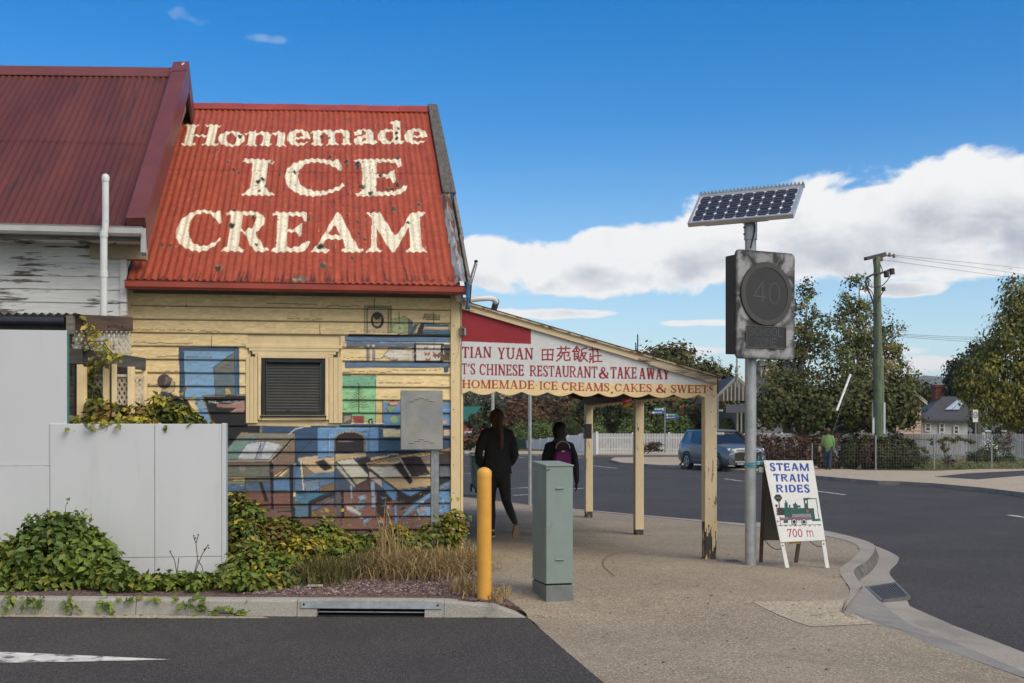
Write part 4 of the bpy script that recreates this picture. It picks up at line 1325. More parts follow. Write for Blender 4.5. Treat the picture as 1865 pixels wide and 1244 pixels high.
for k,(e,d)in enumerate(((0,.034),(.035,.030),(.07,.026),(.1,.022))):
 q.hexa([(o0+e,YW-d,WZ1-.13*(e+.035)/.135 if k<3 else WZ1-.13),(o1-e,YW-d,WZ1-.13*(e+.035)/.135 if k<3 else WZ1-.13),(o1-e,YW+.006+k*.001,WZ1-.13*(e+.035)/.135 if k<3 else WZ1-.13),(o0+e,YW+.006+k*.001,WZ1-.13*(e+.035)/.135 if k<3 else WZ1-.13),(o0+e,YW-d,WZ1-.13*e/.135),(o1-e,YW-d,WZ1-.13*e/.135),(o1-e,YW+.006+k*.001,WZ1-.13*e/.135),(o0+e,YW+.006+k*.001,WZ1-.13*e/.135)])
q.build('head_moulding',MAT['cream_plain'],window,bevel=.003)
MAT['black_metal']=M('black_aluminium',(.018,.018,.02),.35,.0,var=.2,bump=0)
q=MB()
fw=.045
for(a_,c_)in(((iw0,iz0),(iw0+fw,iz1)),((iw1-fw,iz0),(iw1,iz1)),((iw0+fw,iz1-fw),(iw1-fw,iz1)),((iw0+fw,iz0),(iw1-fw,iz0+fw))):
 q.box((a_[0]+.001,YW-.012,a_[1]+.001),(c_[0]-.001,YW+.05,c_[1]-.001))
q.build('sash',MAT['black_metal'],window,bevel=.004)
MB().box((iw0-.01,YW-.045,iz0-.022),(iw1+.012,YW-.031,iz0-.002)).build('sill',MAT['black_metal'],window)
MAT['blind']=M('dark_blind',(.045,.043,.042),.5,var=.15,bump=0)
sm=None
ns=17
for k in range(ns):
 zc=iz0+fw+(k+.5)*(iz1-iz0-2*fw)/ns
 if sm is None:
  o=MB().hexa([(iw0+fw+.012,YW+.018,-.012),(iw1-fw-.012,YW+.018,-.012),(iw1-fw-.012,YW+.021,-.012),(iw0+fw+.012,YW+.021,-.012),(iw0+fw+.012,YW+.034,.012),(iw1-fw-.012,YW+.034,.012),(iw1-fw-.012,YW+.037,.012),(iw0+fw+.012,YW+.037,.012)]).build('blind_slat',MAT['blind'],window)
  sm=o.data
 else:
  o=link('blind_slat',sm,window)
 o.location.z=zc
MB().box((iw0+.01,YW+.052,iz0+.01),(iw1-.01,YW+.06,iz1-.01)).build('pane',MAT['glass_dark'],window)
MB().box((iw0+.27,YW-.02,iz0+fw-.004),(iw0+.31,YW-.012,iz0+fw+.012)).build('latch',MAT['black_metal'],window)
# ---- roof of corrugated iron with painted lettering
YE=YW-0.30
eR=on_y(838,514,YE)
XR=eR.x
rR=on_x(783,199,XR)
ZE=on_y(540,512,YE).z
YR,ZR=rR.y,rR.z
XRL=on_y(233,510,YE).x
slope=Vector((0,YR-YE,ZR-ZE))
SL=slope.length
su=slope.normalized()
nu_=Vector((0,-su.z,su.y))
RED=(156,73,46)
roof_cv=Canvas(225,180,850,530,2.5,RED)
def paint_roof(cv):
 P=cv.poly
 CW=(222,212,187)
 R5,R6,R7,R8=zt((310,200),7.46),zt((540,200),7.173),zt((310,340),7.46),zt((540,340),7.173)
 r=random.Random(8)
 for k in range(150):
  x=r.uniform(235,835)
  y=r.uniform(190,500)
  L=r.uniform(20,110)
  dx=(610-x)*L/600
  P([(x,y+L),(x+r.uniform(2,5),y+L),(x+dx+2.4,y),(x+dx,y)],r.choice([(140,48,36),(150,54,40),(182,76,54),(190,84,60),(128,44,36),(158,62,50)]),.35)
 P(R5([(190,128),(275,128),(398,138),(385,160),(345,172),(325,275),(505,284),(530,168),(475,150),(480,135),(570,132),(697,150),(685,172),(640,172),(600,398),(660,415),(645,440),(540,436),(428,420),(430,405),(482,393),(500,314),(318,302),(300,393),(348,407),(330,433),(235,430),(148,422),(155,405),(192,398),(240,168),(192,145)]),CW)
 def o_ring(c,rx,ry,irx,iry,tilt=0.0):
  n=30
  out=[(c[0]+rx*math.cos(2*math.pi*k/n),c[1]+ry*math.sin(2*math.pi*k/n))for k in range(n)]
  P(out,CW)
  P([(c[0]+irx*math.cos(2*math.pi*k/n)+tilt*math.sin(2*math.pi*k/n),c[1]+iry*math.sin(2*math.pi*k/n))for k in range(n)],RED)
 o_ring(R5([(832,342)])[0],24.3,14.6,9.2,10.6,1.5)
 P(R5([(1015,265),(1080,246),(1165,232),(1165,270),(1250,242),(1345,262),(1365,290),(1460,246),(1552,272),(1562,310),(1545,425),(1575,448),(1480,458),(1418,447),(1450,425),(1468,302),(1390,290),(1370,312),(1352,408),(1388,430),(1340,452),(1213,437),(1245,415),(1268,300),(1190,285),(1165,312),(1155,418),(1192,436),(1165,450),(1010,437),(1050,420),(1075,282),(1020,282)]),CW)
 def e_let(x0,x1,y0,y1):
  cx,cy,rx,ry=(x0+x1)/2,(y0+y1)/2,(x1-x0)/2,(y1-y0)/2
  cv.ell(cx,cy,rx,ry,CW)
  P([(cx-rx*.25,cy-ry*.1),(cx-rx*.15,cy-ry*.62),(cx+rx*.12,cy-ry*.66),(cx+rx*.38,cy-ry*.3),(cx+rx*.38,cy-ry*.1)],RED)
  P([(cx-rx*.28,cy+ry*.17),(cx+rx*1.1,cy+ry*.14),(cx+rx*1.1,cy+ry*.42),(cx+rx*.55,cy+ry*.62),(cx,cy+ry*.68),(cx-rx*.25,cy+ry*.45)],RED)
 e_let(522.5,565,231,261)
 P(R6([(180,262),(260,238),(350,245),(400,232),(450,244),(500,262),(545,235),(610,240),(690,268),(695,410),(730,435),(640,440),(580,437),(608,415),(605,300),(540,270),(502,300),(505,405),(555,425),(540,440),(382,437),(415,410),(412,300),(350,275),(310,300),(318,400),(360,430),(330,440),(205,438),(180,415),(222,400),(215,285),(180,280)]),CW)
 P(R6([(750,275),(830,242),(900,240),(975,252),(1005,290),(1010,385),(1060,412),(1030,445),(950,440),(925,420),(860,448),(780,440),(745,395),(760,355),(830,330),(905,318),(905,275),(865,265),(850,300),(800,325),(760,310)]),CW)
 P(R6([(850,395),(870,365),(910,352),(910,385),(870,405)]),RED)
 P(R6([(1220,165),(1245,142),(1330,128),(1358,145),(1362,390),(1410,412),(1390,440),(1290,445),(1265,420),(1200,445),(1120,435),(1065,370),(1065,305),(1110,255),(1190,240),(1265,262),(1262,180),(1225,178)]),CW)
 P(R6([(1165,300),(1190,272),(1260,285),(1262,375),(1235,408),(1185,395),(1165,360)]),RED)
 e_let(736.6,778,233.5,262.5)
 P([tuple(q)for q in R5([(982,665),(1010,628),(1120,630),(1300,640),(1420,665),(1400,700),(1330,690),(1310,860),(1290,1030),(1340,1085),(1420,1128),(1405,1142),(1180,1140),(985,1135),(965,1110),(1030,1090),(1080,1040),(1110,850),(1118,690),(1040,685)])],CW)
 P(R6([(-155,840),(-120,740),(-40,670),(60,635),(170,612),(330,615),(470,645),(500,640),(545,615),(575,690),(602,745),(580,785),(500,730),(420,690),(300,660),(170,662),(90,700),(35,770),(15,850),(45,940),(110,1000),(240,1040),(380,1040),(500,1000),(570,970),(605,937),(632,962),(580,1020),(480,1055),(350,1100),(200,1115),(40,1085),(-70,1020),(-130,950)]),CW)
 P(R6([(742,650),(790,630),(1060,635),(1250,645),(1360,640),(1378,745),(1330,752),(1310,700),(1180,675),(1048,680),(1045,835),(1190,830),(1280,770),(1300,930),(1265,945),(1220,885),(1120,870),(1045,880),(1045,1050),(1200,1060),(1330,1035),(1400,985),(1450,980),(1420,1055),(1330,1100),(1060,1112),(800,1112),(765,1075),(850,1055),(862,850),(850,690),(790,670)]),CW)
 P(R7([(75,610),(95,520),(150,420),(230,350),(330,300),(430,280),(520,295),(620,325),(680,290),(700,470),(675,482),(630,430),(560,350),(480,325),(390,335),(310,375),(265,450),(245,560),(260,660),(300,740),(390,785),(480,785),(580,745),(690,672),(680,715),(600,785),(520,840),(420,868),(310,855),(200,815),(120,745),(80,680)]),CW)
 P(R7([(752,325),(830,308),(1000,315),(1120,312),(1230,345),(1285,410),(1275,500),(1200,575),(1160,600),(1170,650),(1240,750),(1270,810),(1345,835),(1330,860),(1240,875),(1150,860),(1080,770),(1040,660),(985,595),(950,600),(930,800),(1010,845),(985,875),(850,862),(700,865),(685,845),(770,800),(800,620),(830,370),(770,355)]),CW)
 P(R7([(985,370),(1060,365),(1120,380),(1180,405),(1150,470),(1110,545),(1060,550),(1010,590),(960,550)]),RED)
 P(R7([(1388,345),(1440,325),(1600,335),(1840,328),(1860,335),(1850,455),(1820,455),(1780,385),(1610,385),(1595,575),(1700,560),(1770,480),(1790,490),(1778,675),(1755,665),(1715,610),(1590,605),(1585,810),(1640,825),(1740,800)])+R8([(40,770),(120,705),(175,712),(150,790),(70,852),(-30,845)])+R7([(1640,880),(1385,880),(1365,850),(1435,815),(1465,385),(1400,370)]),CW)
 P(R8([(540,312),(575,350),(640,480),(720,650),(780,740),(805,800),(875,820),(870,850),(700,858),(590,850),(585,830),(640,795),(605,685),(480,685),(375,680),(345,760),(430,835),(400,862),(300,850),(200,850),(190,830),(270,760),(345,640),(440,470),(500,370)]),CW)
 P(R8([(410,625),(480,500),(520,520),(575,630),(500,625)]),RED)
 P(R8([(905,340),(930,325),(1030,325),(1090,322),(1180,470),(1290,640),(1400,500),(1480,345),(1560,325),(1660,320),(1685,350),(1610,390),(1620,600),(1640,790),(1720,850),(1440,850),(1425,825),(1490,800),(1470,520),(1400,640),(1290,850),(1240,850),(1140,690),(1050,530),(1045,790),(1135,845),(910,855),(910,830),(975,800),(985,390)]),CW)
 for k in range(420):
  x,y=r.uniform(310,785),r.uniform(215,462)
  cv.line([(x,y),(x+(610-x)*r.uniform(.004,.02),y-r.uniform(2,9))],r.uniform(.4,1.0),r.choice([(176,150,112),(190,170,130),(150,110,80),(168,70,50)]),.55)
 sp=[(356,277,4),(415,291,4),(426,304,4),(437,241,5),(397,267,2.5),(435,310,3),(470,327,5),(478,322,5),(484,336,3),(494,290,3),(472,345,3),(536,310,4),(510,315,3.5),(602,283,4),(630,292,5),(633,300,3),(651,296,6),(652,302,5),(586,245,4),(599,249,2.5),(722,242,4),(725,233,3),(722,252,4),(421,408,7),(461,392,5),(398,487,8),(363,440,3),(466,443,4),(589,484,9),(584,449,8),(563,399,4),(659,338,6),(674,350,5),(692,318,5),(725,336,6),(724,287,4),(717,380,6),(763,372,5),(652,402,4),(653,424,4),(664,435,4),(743,405,4),(626,247,2),(705,343,4),(715,344,4),(427,378,3),(310,445,4),(295,445,4),(345,465,2),(641,470,3)]
 for(x,y,s_)in sp:
  n=r.randint(6,9)
  P([(x+s_*r.uniform(.65,1.25)*math.cos(2*math.pi*k/n)+.8,y+s_*r.uniform(.6,1.1)*math.sin(2*math.pi*k/n))for k in range(n)],(128,116,88),.7)
  P([(x+s_*r.uniform(.5,1.0)*math.cos(2*math.pi*k/n),y+s_*r.uniform(.45,.9)*math.sin(2*math.pi*k/n))for k in range(n)],r.choice([(62,58,42),(74,70,52),(54,50,38)]))
 for k in range(330):
  cx_,cy_=r.choice([(655,350),(660,420),(470,320),(600,300),(720,330),(560,340),(660,380),(540,470),(700,260)])
  x,y=r.gauss(cx_,30),r.gauss(cy_,36)
  if 330<x<835 and 200<y<500:
   cv.ell(x,y,r.uniform(.5,1.7),r.uniform(.5,1.5),r.choice([(66,60,44),(90,84,64),(70,46,36)]),.85,n=8)
 for k in range(130):
  x=r.uniform(240,840)
  L=r.uniform(4,38)*r.random()
  P([(x-2,513),(x+2.4,513),(x+(610-x)*L/600+.8,512-L),(x+(610-x)*L/600-.6,512-L)],r.choice([(72,44,34),(58,46,36),(96,46,36)]),.6)
 cv.ell(549,507,12,4.5,(104,98,84));cv.ell(540,509,8,3,(128,122,106))
 cv.blur_noise(.06,9)
paint_roof(roof_cv)
MAT['roof_paint']=M_attr('painted_iron',0.48,0.14,5,0.2,45,stretch=(3,.4,.4),spec=.35)
CORR=.0762
def corrugated(name,x0,x1,s0,s1,org,up,nrm,mat,parent,cv=None,step=8,sstep=.016,lift=0.0,amp=.0085,phase=0.0):
 nx=int((x1-x0)/CORR*step)+1
 ns_=max(2,int((s1-s0)/sstep)+1)if cv is not None else 5
 xs=np.linspace(x0,x1,nx)
 ss=np.linspace(s0,s1,ns_)
 Xg,Sg=np.meshgrid(xs,ss)
 hgt=amp*np.cos(2*np.pi*Xg/CORR+phase)+lift+.004*np.sin(Xg*2.3+Sg*1.7)
 V=np.stack([Xg,org[1]+up[1]*Sg+nrm[1]*hgt,org[2]+up[2]*Sg+nrm[2]*hgt],-1)
 col=None
 if cv is not None:
  px,py=proj(Xg,org[1]+up[1]*Sg,org[2]+up[2]*Sg)
  col=cv.sample(px,py).reshape(-1,3)
 return np_mesh(name,V.reshape(-1,3),grid_faces(nx,ns_),mat,parent,col,smooth=True)
org=(0,YE,ZE)
s_lap=0
lp=on_y(540,310,YE)
for s_try in np.linspace(0,SL,400):
 yy=proj(XR-1.5,YE+su.y*s_try,ZE+su.z*s_try)[1]
 if yy<=311:
  s_lap=s_try
  break
roof=MB().hexa([(XRL,YE+.02,ZE-.12),(XR-.01,YE+.02,ZE-.12),(XR-.01,YR,ZR-.16),(XRL,YR,ZR-.16),(XRL,YE+.02,ZE-.03),(XR-.01,YE+.02,ZE-.03),(XR-.01,YR,ZR-.12),(XRL,YR,ZR-.12)]).build('roof',MAT['old_wood'],shop)
corrugated('iron_sheet',XRL,XR,-.03,s_lap+.02,org,su,nu_,MAT['roof_paint'],roof,roof_cv)
corrugated('iron_sheet',XRL,XR,s_lap,SL,org,su,nu_,MAT['roof_paint'],roof,roof_cv,lift=.004)
MAT['red_metal']=M('red_gutter_paint',(.32,.055,.035),.4,var=.18,sc=3,bump=.05,dirt=(.16,.06,.045),dsc=(2,9,9),dlo=.55,dhi=.75)
MB().add([(XRL,YR,ZR),(XR,YR,ZR),(XR,YR+(YR-YE),ZE),(XRL,YR+(YR-YE),ZE)],[(0,1,2,3)]).build('rear_slope',MAT['red_metal'],roof)
b=MB()
for k in range(8):
 xa,xb=XRL+(XR-XRL)*k/8,XRL+(XR-XRL)*(k+1)/8-.004
 o_=.004*(k%2)
 b.prism([(xa,YR-.17*su.y-nu_.y*-.012,ZR-.17*su.z+.024+o_),(xa,YR,ZR+.045+o_),(xa,YR+.17*su.y,ZR-.17*su.z+.024+o_),(xa,YR+.17*su.y,ZR-.17*su.z+.012),(xa,YR,ZR+.03),(xa,YR-.17*su.y,ZR-.17*su.z+.012)],(xb-xa,0,0))
b.build('ridge_cap',MAT['red_metal'],roof)
g0,g1=XRL-.02,on_y(852,515,YE-.06).x
gz=ZE-.028
prof=[(YE+.03,gz+.012),(YE+.03,gz-.085),(YE-.06,gz-.085),(YE-.078,gz-.066),(YE-.08,gz-.012),(YE-.088,gz),(YE-.075,gz+.002),(YE-.072,gz-.06),(YE-.055,gz-.075),(YE+.02,gz-.075),(YE+.02,gz+.012)]
MB().prism([(g0,y,z)for y,z in prof],(g1-g0,0,0)).box((g1-.004,YE-.079,gz-.084),(g1+.002,YE+.028,gz-.002)).build('gutter',MAT['red_metal'],shop)
s_v=0
for s_try in np.linspace(0,SL,400):
 if proj(XR+.03,YE+su.y*s_try,ZE+su.z*s_try)[1]<=359:
  s_v=s_try
  break
def on_roof(x,s_,h):
 return Vector((x,YE+su.y*s_+nu_.y*h,ZE+su.z*s_+nu_.z*h))
b=MB().hexa([on_roof(XR-.03,s_v,.035),on_roof(XR+.135,s_v,.035),on_roof(XR+.105,SL+.05,.035),on_roof(XR-.03,SL+.05,.035),on_roof(XR-.03,s_v,.065),on_roof(XR+.135,s_v,.065),on_roof(XR+.105,SL+.05,.065),on_roof(XR-.03,SL+.05,.065)])
MAT['lichen_wood']=M('lichened_board',(.105,.098,.088),.9,var=.5,sc=9,bump=.8,bsc=50,dirt=(.26,.24,.15),dsc=(16,16,16),dlo=.64,dhi=.72,stretch=(6,1,1),bd=.01)
b.build('verge_board',MAT['lichen_wood'],roof,bevel=.006)
MAT['rust_iron']=M('rusty_flashing',(.36,.37,.37),.55,.35,var=.25,sc=5,bump=.3,dirt=(.17,.075,.035),dsc=(14,2.2,2.2),dlo=.46,dhi=.6)
q=MB()
nseg=14
ring_=[]
for(x,h)in((-.05,.012),(.0,.05),(.035,.03),(.06,.05),(.085,-.06)):
 ring_.append((x,h))
V,F=[],[]
for k in range(nseg+1):
 s_=-.02+(s_v+.06)*k/nseg
 for(x,h)in ring_:
  wob=.006*math.sin(k*2.1+x*40)
  p=on_roof(XR+x+wob,s_,h+wob)
  V.append(p)
n=len(ring_)
for k in range(nseg):
 for i in range(n-1):
  F.append((k*n+i,k*n+i+1,(k+1)*n+i+1,(k+1)*n+i))
q.add(V,F)
q.build('rusty_flashing',MAT['rust_iron'],roof)
q=MB()
for k,(a_,c_)in enumerate(((-.05,s_v*.52),(s_v*.49,s_v+.1))):
 q.hexa([on_roof(XR+.09+.012*k,a_,-.2),on_roof(XR+.125+.012*k,a_,-.2),on_roof(XR+.125+.012*k,c_,-.2),on_roof(XR+.09+.012*k,c_,-.2),on_roof(XR+.09+.012*k,a_,.02),on_roof(XR+.125+.012*k,a_,.02),on_roof(XR+.125+.012*k,c_,.02),on_roof(XR+.09+.012*k,c_,.02)])
q.hexa([on_roof(XR+.06,s_v,-.2),on_roof(XR+.09,s_v,-.2),on_roof(XR+.09,SL,-.2),on_roof(XR+.06,SL,-.2),on_roof(XR+.06,s_v,.03),on_roof(XR+.09,s_v,.03),on_roof(XR+.09,SL,.03),on_roof(XR+.06,SL,.03)])
q.build('bargeboard',MAT['old_wood'],roof,bevel=.004)
MB().prism([(XC-.05,YW,2.95),(XC-.05,YW+.2,ZE+.1),(XC-.05,YR,ZR-.1),(XC-.05,2*YR-YE-.3,ZE-.1),(XC-.05,2*YR-YE-.3,2.95)],(.05,0,0)).build('gable',MAT['cream_plain'],shop)
MAT['pvc']=M('white_pvc',(.62,.64,.64),.35,var=.08,bump=0,dirt=(.4,.4,.38),dsc=(9,9,9),dlo=.55,dhi=.75)
pA=[at(833,527,13.05),at(834,541,13.1),at(842,547,13.15),at(880,543.5,13.2),at(897,544,13.3),at(904,551,13.35)]
dp=MB().tube(smooth_curve([tuple(p)for p in pA],5),.032,12).build('downpipe',MAT['pvc'],shop,smooth=True)
MB().tube([at(904,549,13.35),at(898,568,13.7)],.036,12).build('pipe_end',M('grey_pipe',(.12,.12,.12),.6),dp,smooth=True)
rag=MB()
V,F=[],[]
for k in range(9):
 for j in range(4):
  p=at(852.5+(j-1.5)*(2.6-.12*k)+math.sin(k*1.3+j)*.8-k*.1,513+k*6.3,12.78)
  p.y+=.02*math.sin(k*1.1+j*1.7)
  V.append(p)
for k in range(8):
 for j in range(3):
  F.append((k*4+j,k*4+j+1,k*4+j+5,k*4+j+4))
rag.add(V,F)
o=rag.build('tarpaulin_scrap',M('blue_tarpaulin',(.03,.11,.24),.5,var=.4,sc=30),None,smooth=True)
so=o.modifiers.new('thick','SOLIDIFY')
so.thickness=.01
tag(o,'torn scrap of blue tarpaulin hanging from the end of the red gutter','tarpaulin')
a=thing('aerial_bracket','thin steel bracket rod sticking up beside the end of the red gutter','bracket',tuple(at(856,520,13.0)))
MB().tube([at(855,526,13.0),at(859,500,13.0),at(866.5,477,13.0)],.011,6).build('rod',MAT['old_wood'],a)
MB().tube([at(858,520,13.0),at(869,480,13.0)],.006,6).build('stay',MAT['old_wood'],a)
MB().ell(at(867,476,13.0),(.022,.022,.016)).build('cap',MAT['dark'],a)
def settle(root,yE,yR,xref,k):
 """old roofs: the ridge has settled a little towards one end"""
 for o in[root]+list(root.children_recursive):
  if o.type!='MESH':
   continue
  n_=len(o.data.vertices)
  co=np.empty(n_*3,dtype=np.float32)
  o.data.vertices.foreach_get('co',co)
  co=co.reshape(-1,3)
  s_=np.clip((co[:,1]-yE)/(yR-yE),0,1)
  s_=np.where(co[:,1]>yR,np.clip((2*yR-yE-co[:,1])/(yR-yE),0,1),s_)
  co[:,2]-=k*np.maximum(0,xref-co[:,0])*s_
  o.data.vertices.foreach_set('co',co.ravel())
  o.data.update()
settle(roof,YE,YR,XR,.026)
# ------------------------------------------------------------------ verandah with the sign gable
ver=thing('verandah','shop verandah with cream posts, scalloped valance and hand painted red restaurant lettering','verandah',(2.8,YW,0))
YS=YW-.04
LT=lambda px,py:on_y(px,py,YS)
sign_cv=Canvas(835,545,1310,730,3,(200,201,203))
def paint_sign(cv):
 P=cv.poly
 RD=(134,24,40)
 RB=(146,58,48)
 P([(830,691),(1060,696.5),(1310,700),(1310,740),(830,740)],(222,196,150))
 P([(830,552),(967,590),(967,626.5),(900,624),(830,621)],(140,30,40))
 rr=random.Random(2)
 for k in range(40):
  x,y=rr.uniform(838,960),rr.uniform(560,618)
  if y>556+(x-838)*.28 and y<600:
   cv.line([(x,y),(x+rr.uniform(6,22),y+rr.uniform(-.6,1.4))],rr.uniform(.8,2),(160,48,54),.5)
 k=dict(T=.15,S=.09,sf=.09)
 word_box(cv,'TIAN',841,895,651.9,651.9,631.4,631.4,RD,T=.19,S=.1,sf=.1)
 word_box(cv,'YUAN',906,971,654.4,654.9,633,634,RD,T=.19,S=.1,sf=.1)
 word_box(cv,"T'S",840.5,865.4,681.3,682,662,662,RD,T=.18,S=.1,sf=.09)
 word_box(cv,'CHINESE',873,954.4,683,685,662.7,664.3,RD,T=.19,S=.1,sf=.08)
 word_box(cv,'RESTAURANT',965,1088,685,688.8,665.4,667.6,RD,T=.18,S=.1,sf=.08)
 word_box(cv,'&',1091,1108,689.7,689.7,668.6,668.8,RD,T=.2,S=.1)
 word_box(cv,'TAKE',1112,1159.7,689.6,690,668,668.8,RD,T=.19,S=.1,sf=.08)
 word_box(cv,'AWAY',1163.9,1219,690.8,691.2,669.5,673,RD,T=.22,S=.1,sf=.07)
 word_box(cv,'HOMEMADE',842,973,707,709,691.6,693,RB,T=.2,S=.09,sf=.1)
 word_box(cv,'ICE',982,1015.5,709.6,710.2,694.6,695,RB,T=.2,S=.09,sf=.1)
 word_box(cv,'CREAMS',1023,1110,711,713,695.8,698,RB,T=.2,S=.09,sf=.1)
 word_box(cv,',',1111.5,1117.5,717,717,700,700,RB,T=.22)
 word_box(cv,'CAKES',1119.5,1187,713.2,714.2,698.4,699.6,RB,T=.2,S=.09,sf=.1)
 word_box(cv,'&',1195,1213,715.4,715.6,699.8,700.2,RB,T=.22,S=.1)
 word_box(cv,'SWEETS',1221.7,1301,715.4,716.8,700.8,702,RB,T=.2,S=.09,sf=.1)
 for(x,y)in((977,702),(1115,705),(1218,710),(1289,711),(846,688),(1035,621.5),(1113,646)):
  cv.ell(x,y,.9,.9,(40,30,30))
 CH={0:[[(12,12),(12,95)],[(12,14),(90,12)],[(88,12),(84,96)],[(14,52),(86,52)],[(50,14),(50,90)],[(12,92),(84,92)]],1:[[(8,18),(92,16)],[(32,4),(34,30)],[(66,4),(64,30)],[(30,36),(8,66)],[(24,46),(46,44)],[(46,44),(32,76),(2,98)],[(20,62),(32,72)],[(56,42),(88,42)],[(88,42),(86,64),(76,64)],[(56,42),(56,90),(64,94),(94,92)],[(94,92),(95,78)]],2:[[(30,2),(4,34)],[(30,4),(50,26)],[(28,18),(30,26)],[(14,34),(42,34),(40,66)],[(14,34),(14,90),(24,82)],[(14,50),(40,50)],[(14,65),(40,65)],[(30,66),(46,92)],[(44,70),(32,80)],[(94,10),(62,22)],[(62,22),(60,60),(46,94)],[(64,44),(92,42)],[(90,42),(76,74),(54,98)],[(66,54),(80,78),(100,96)]],3:[[(6,16),(94,14)],[(30,3),(32,28)],[(68,3),(66,28)],[(14,42),(12,62),(34,62)],[(34,38),(34,98)],[(8,76),(34,74)],[(18,74),(8,98)],[(48,56),(94,54)],[(72,36),(72,92)],[(44,92),(100,92)]]}
 boxes=[(985,634,1010,657),(1013.5,630,1039.5,658),(1042,630.5,1070,659),(1072,632.5,1096,660.5)]
 for i,(x0,y0,x1,y1)in enumerate(boxes):
  for st in CH[i]:
   q=[(x0+a/100*(x1-x0),y0+b_/100*(y1-y0))for a,b_ in st]
   cv.line(q,2.5,RD)
   for e in(q[0],q[-1]):
    cv.ell(e[0],e[1],1.6,1.5,RD,n=8)
 cv.blur_noise(.02,6)
paint_sign(sign_cv)
MAT['sign_paint']=M_attr('sign_paint',0.5,0.05,4,0.05,40)
x_l,x_r=LT(841.5,700).x,LT(1303.5,700).x
zl_top,zr_top=LT(842,560).z,LT(1300,697).z
def top_of(x):
 return zl_top+(zr_top-zl_top)*(x-x_l)/(x_r-x_l)
nsc=10
zb_l,zb_r=LT(842,712).z,LT(1303,719.5).z
nx=560
xs=np.linspace(x_l,x_r,nx)
t=(xs-x_l)/(x_r-x_l)
scall=-.042*np.abs(np.sin(np.pi*(t*(nsc)-.3/1.0)))
zb=zb_l+(zb_r-zb_l)*t+scall
zt_=zl_top+(zr_top-zl_top)*t
nz=130
vv=np.linspace(0,1,nz)[:,None]
Zg=zb[None,:]*(1-vv)+zt_[None,:]*vv
Xg=np.repeat(xs[None,:],nz,0)
Yg=np.full_like(Xg,YS)
px,py=proj(Xg,Yg,Zg)
V=np.stack([Xg,Yg,Zg],-1).reshape(-1,3)
F=grid_faces(nx,nz)
colr=sign_cv.sample(px,py).reshape(-1,3)
e0=len(V)
Vb=np.stack([xs,np.full(nx,YS+.022),zb],-1)
Vt=np.stack([xs,np.full(nx,YS+.022),zt_],-1)
i=np.arange(nx-1)
F=np.vstack([F,np.stack([e0+i,e0+i+1,i+1,i],1),np.stack([e0+nx+i,e0+nx+i+1,e0+i+1,e0+i],1)])
cr=np.tile(np.array(lin((206,180,136)),dtype=np.float32),(2*nx,1))
np_mesh('sign_panel',np.vstack([V,Vb,Vt]),F,MAT['sign_paint'],ver,np.vstack([colr,cr]))
MAT['fascia']=M_peel('worn_cream_fascia',(.66,.53,.34),(.10,.08,.06),3.0,14,.57,.64,.6,'x',.6)
MAT['fascia2']=M_peel('bare_fascia',(.52,.44,.31),(.27,.22,.15),3.0,20,.42,.6,.7,'x',.5)
def rake(pxs,name,y0,y1,mat):
 pts=[on_y(x,y,y0)for(x,y)in pxs]
 return MB().prism([(p.x,y0,p.z)for p in pts],(0,y1-y0,0)).build(name,mat,ver,bevel=.003)
rake([(841,563),(841,549),(846,550),(1185,651.5),(1186,663)],'rake_board',YS-.035,YS-.004,MAT['fascia'])
rake([(1183,665),(1184,651),(1306,688),(1306,701)],'rake_board',YS-.042,YS-.004,MAT['fascia2'])
rake([(1299,700),(1306,701),(1305,721),(1299,721)],'end_stop',YS-.03,YS+.02,MAT['fascia'])
vA,vB=on_y(840,551,YS),on_y(1307,687,YS)
vd=(vB-vA).normalized()
vn=Vector((-vd.z,0,vd.x))
mb=MB()
Lr=(vB-vA).length
ncor=30
V,F=[],[]
YB=20.2
ny=int((YB-YS+.08)/CORR*6)
for j in range(ny+1):
 y=YS-.07+j*(YB-YS+.08)/ny
 h=.012+.0085*math.cos(2*math.pi*y/CORR)
 for s_ in(0.0,Lr*.5,Lr+.03):
  p=vA+vd*s_+vn*h
  V.append((p.x,y,p.z))
for j in range(ny):
 for i_ in range(2):
  F.append((j*3+i_,j*3+i_+1,j*3+i_+4,j*3+i_+3))
mb.add(V,F)
mb.build('roof_iron',M('verandah_iron',(.24,.22,.20),.6,.3,var=.3,dirt=(.20,.08,.035),dsc=(6,3,6),dlo=.48,dhi=.6),ver,smooth=True)
q=MB()
for k in range(9):
 s0,s1=Lr*k/9,Lr*(k+1)/9-.003
 p,r_=vA+vd*s0,vA+vd*s1
 q.hexa([(p.x,YS-.06,p.z-.006),(r_.x,YS-.06,r_.z-.006),(r_.x,YS+.02,r_.z-.006),(p.x,YS+.02,p.z-.006),tuple(Vector((p.x,YS-.06,p.z))+vn*.012),tuple(Vector((r_.x,YS-.06,r_.z))+vn*.012),tuple(Vector((r_.x,YS+.02,r_.z))+vn*.012),tuple(Vector((p.x,YS+.02,p.z))+vn*.012)])
q.build('iron_edge',M('rust_edge',(.50,.42,.28),.6,var=.4,sc=12,dirt=(.16,.06,.03),dsc=(9,3,9),dlo=.5,dhi=.58),ver)
MAT['soffit']=M('dark_lining',(.10,.082,.062),.8,var=.25)  # lining colour darkened to deepen the shade under the verandah
q=MB()
nb=22
for k in range(nb):
 s0,s1=Lr*k/nb,Lr*(k+1)/nb-.006
 p,r_=vA+vd*s0-vn*.02,vA+vd*s1-vn*.02
 q.add([(p.x,YS+.03,p.z),(r_.x,YS+.03,r_.z),(r_.x,YB,r_.z),(p.x,YB,p.z)],[(0,1,2,3)])
q.build('lining',MAT['soffit'],ver)
POSTX=4.274
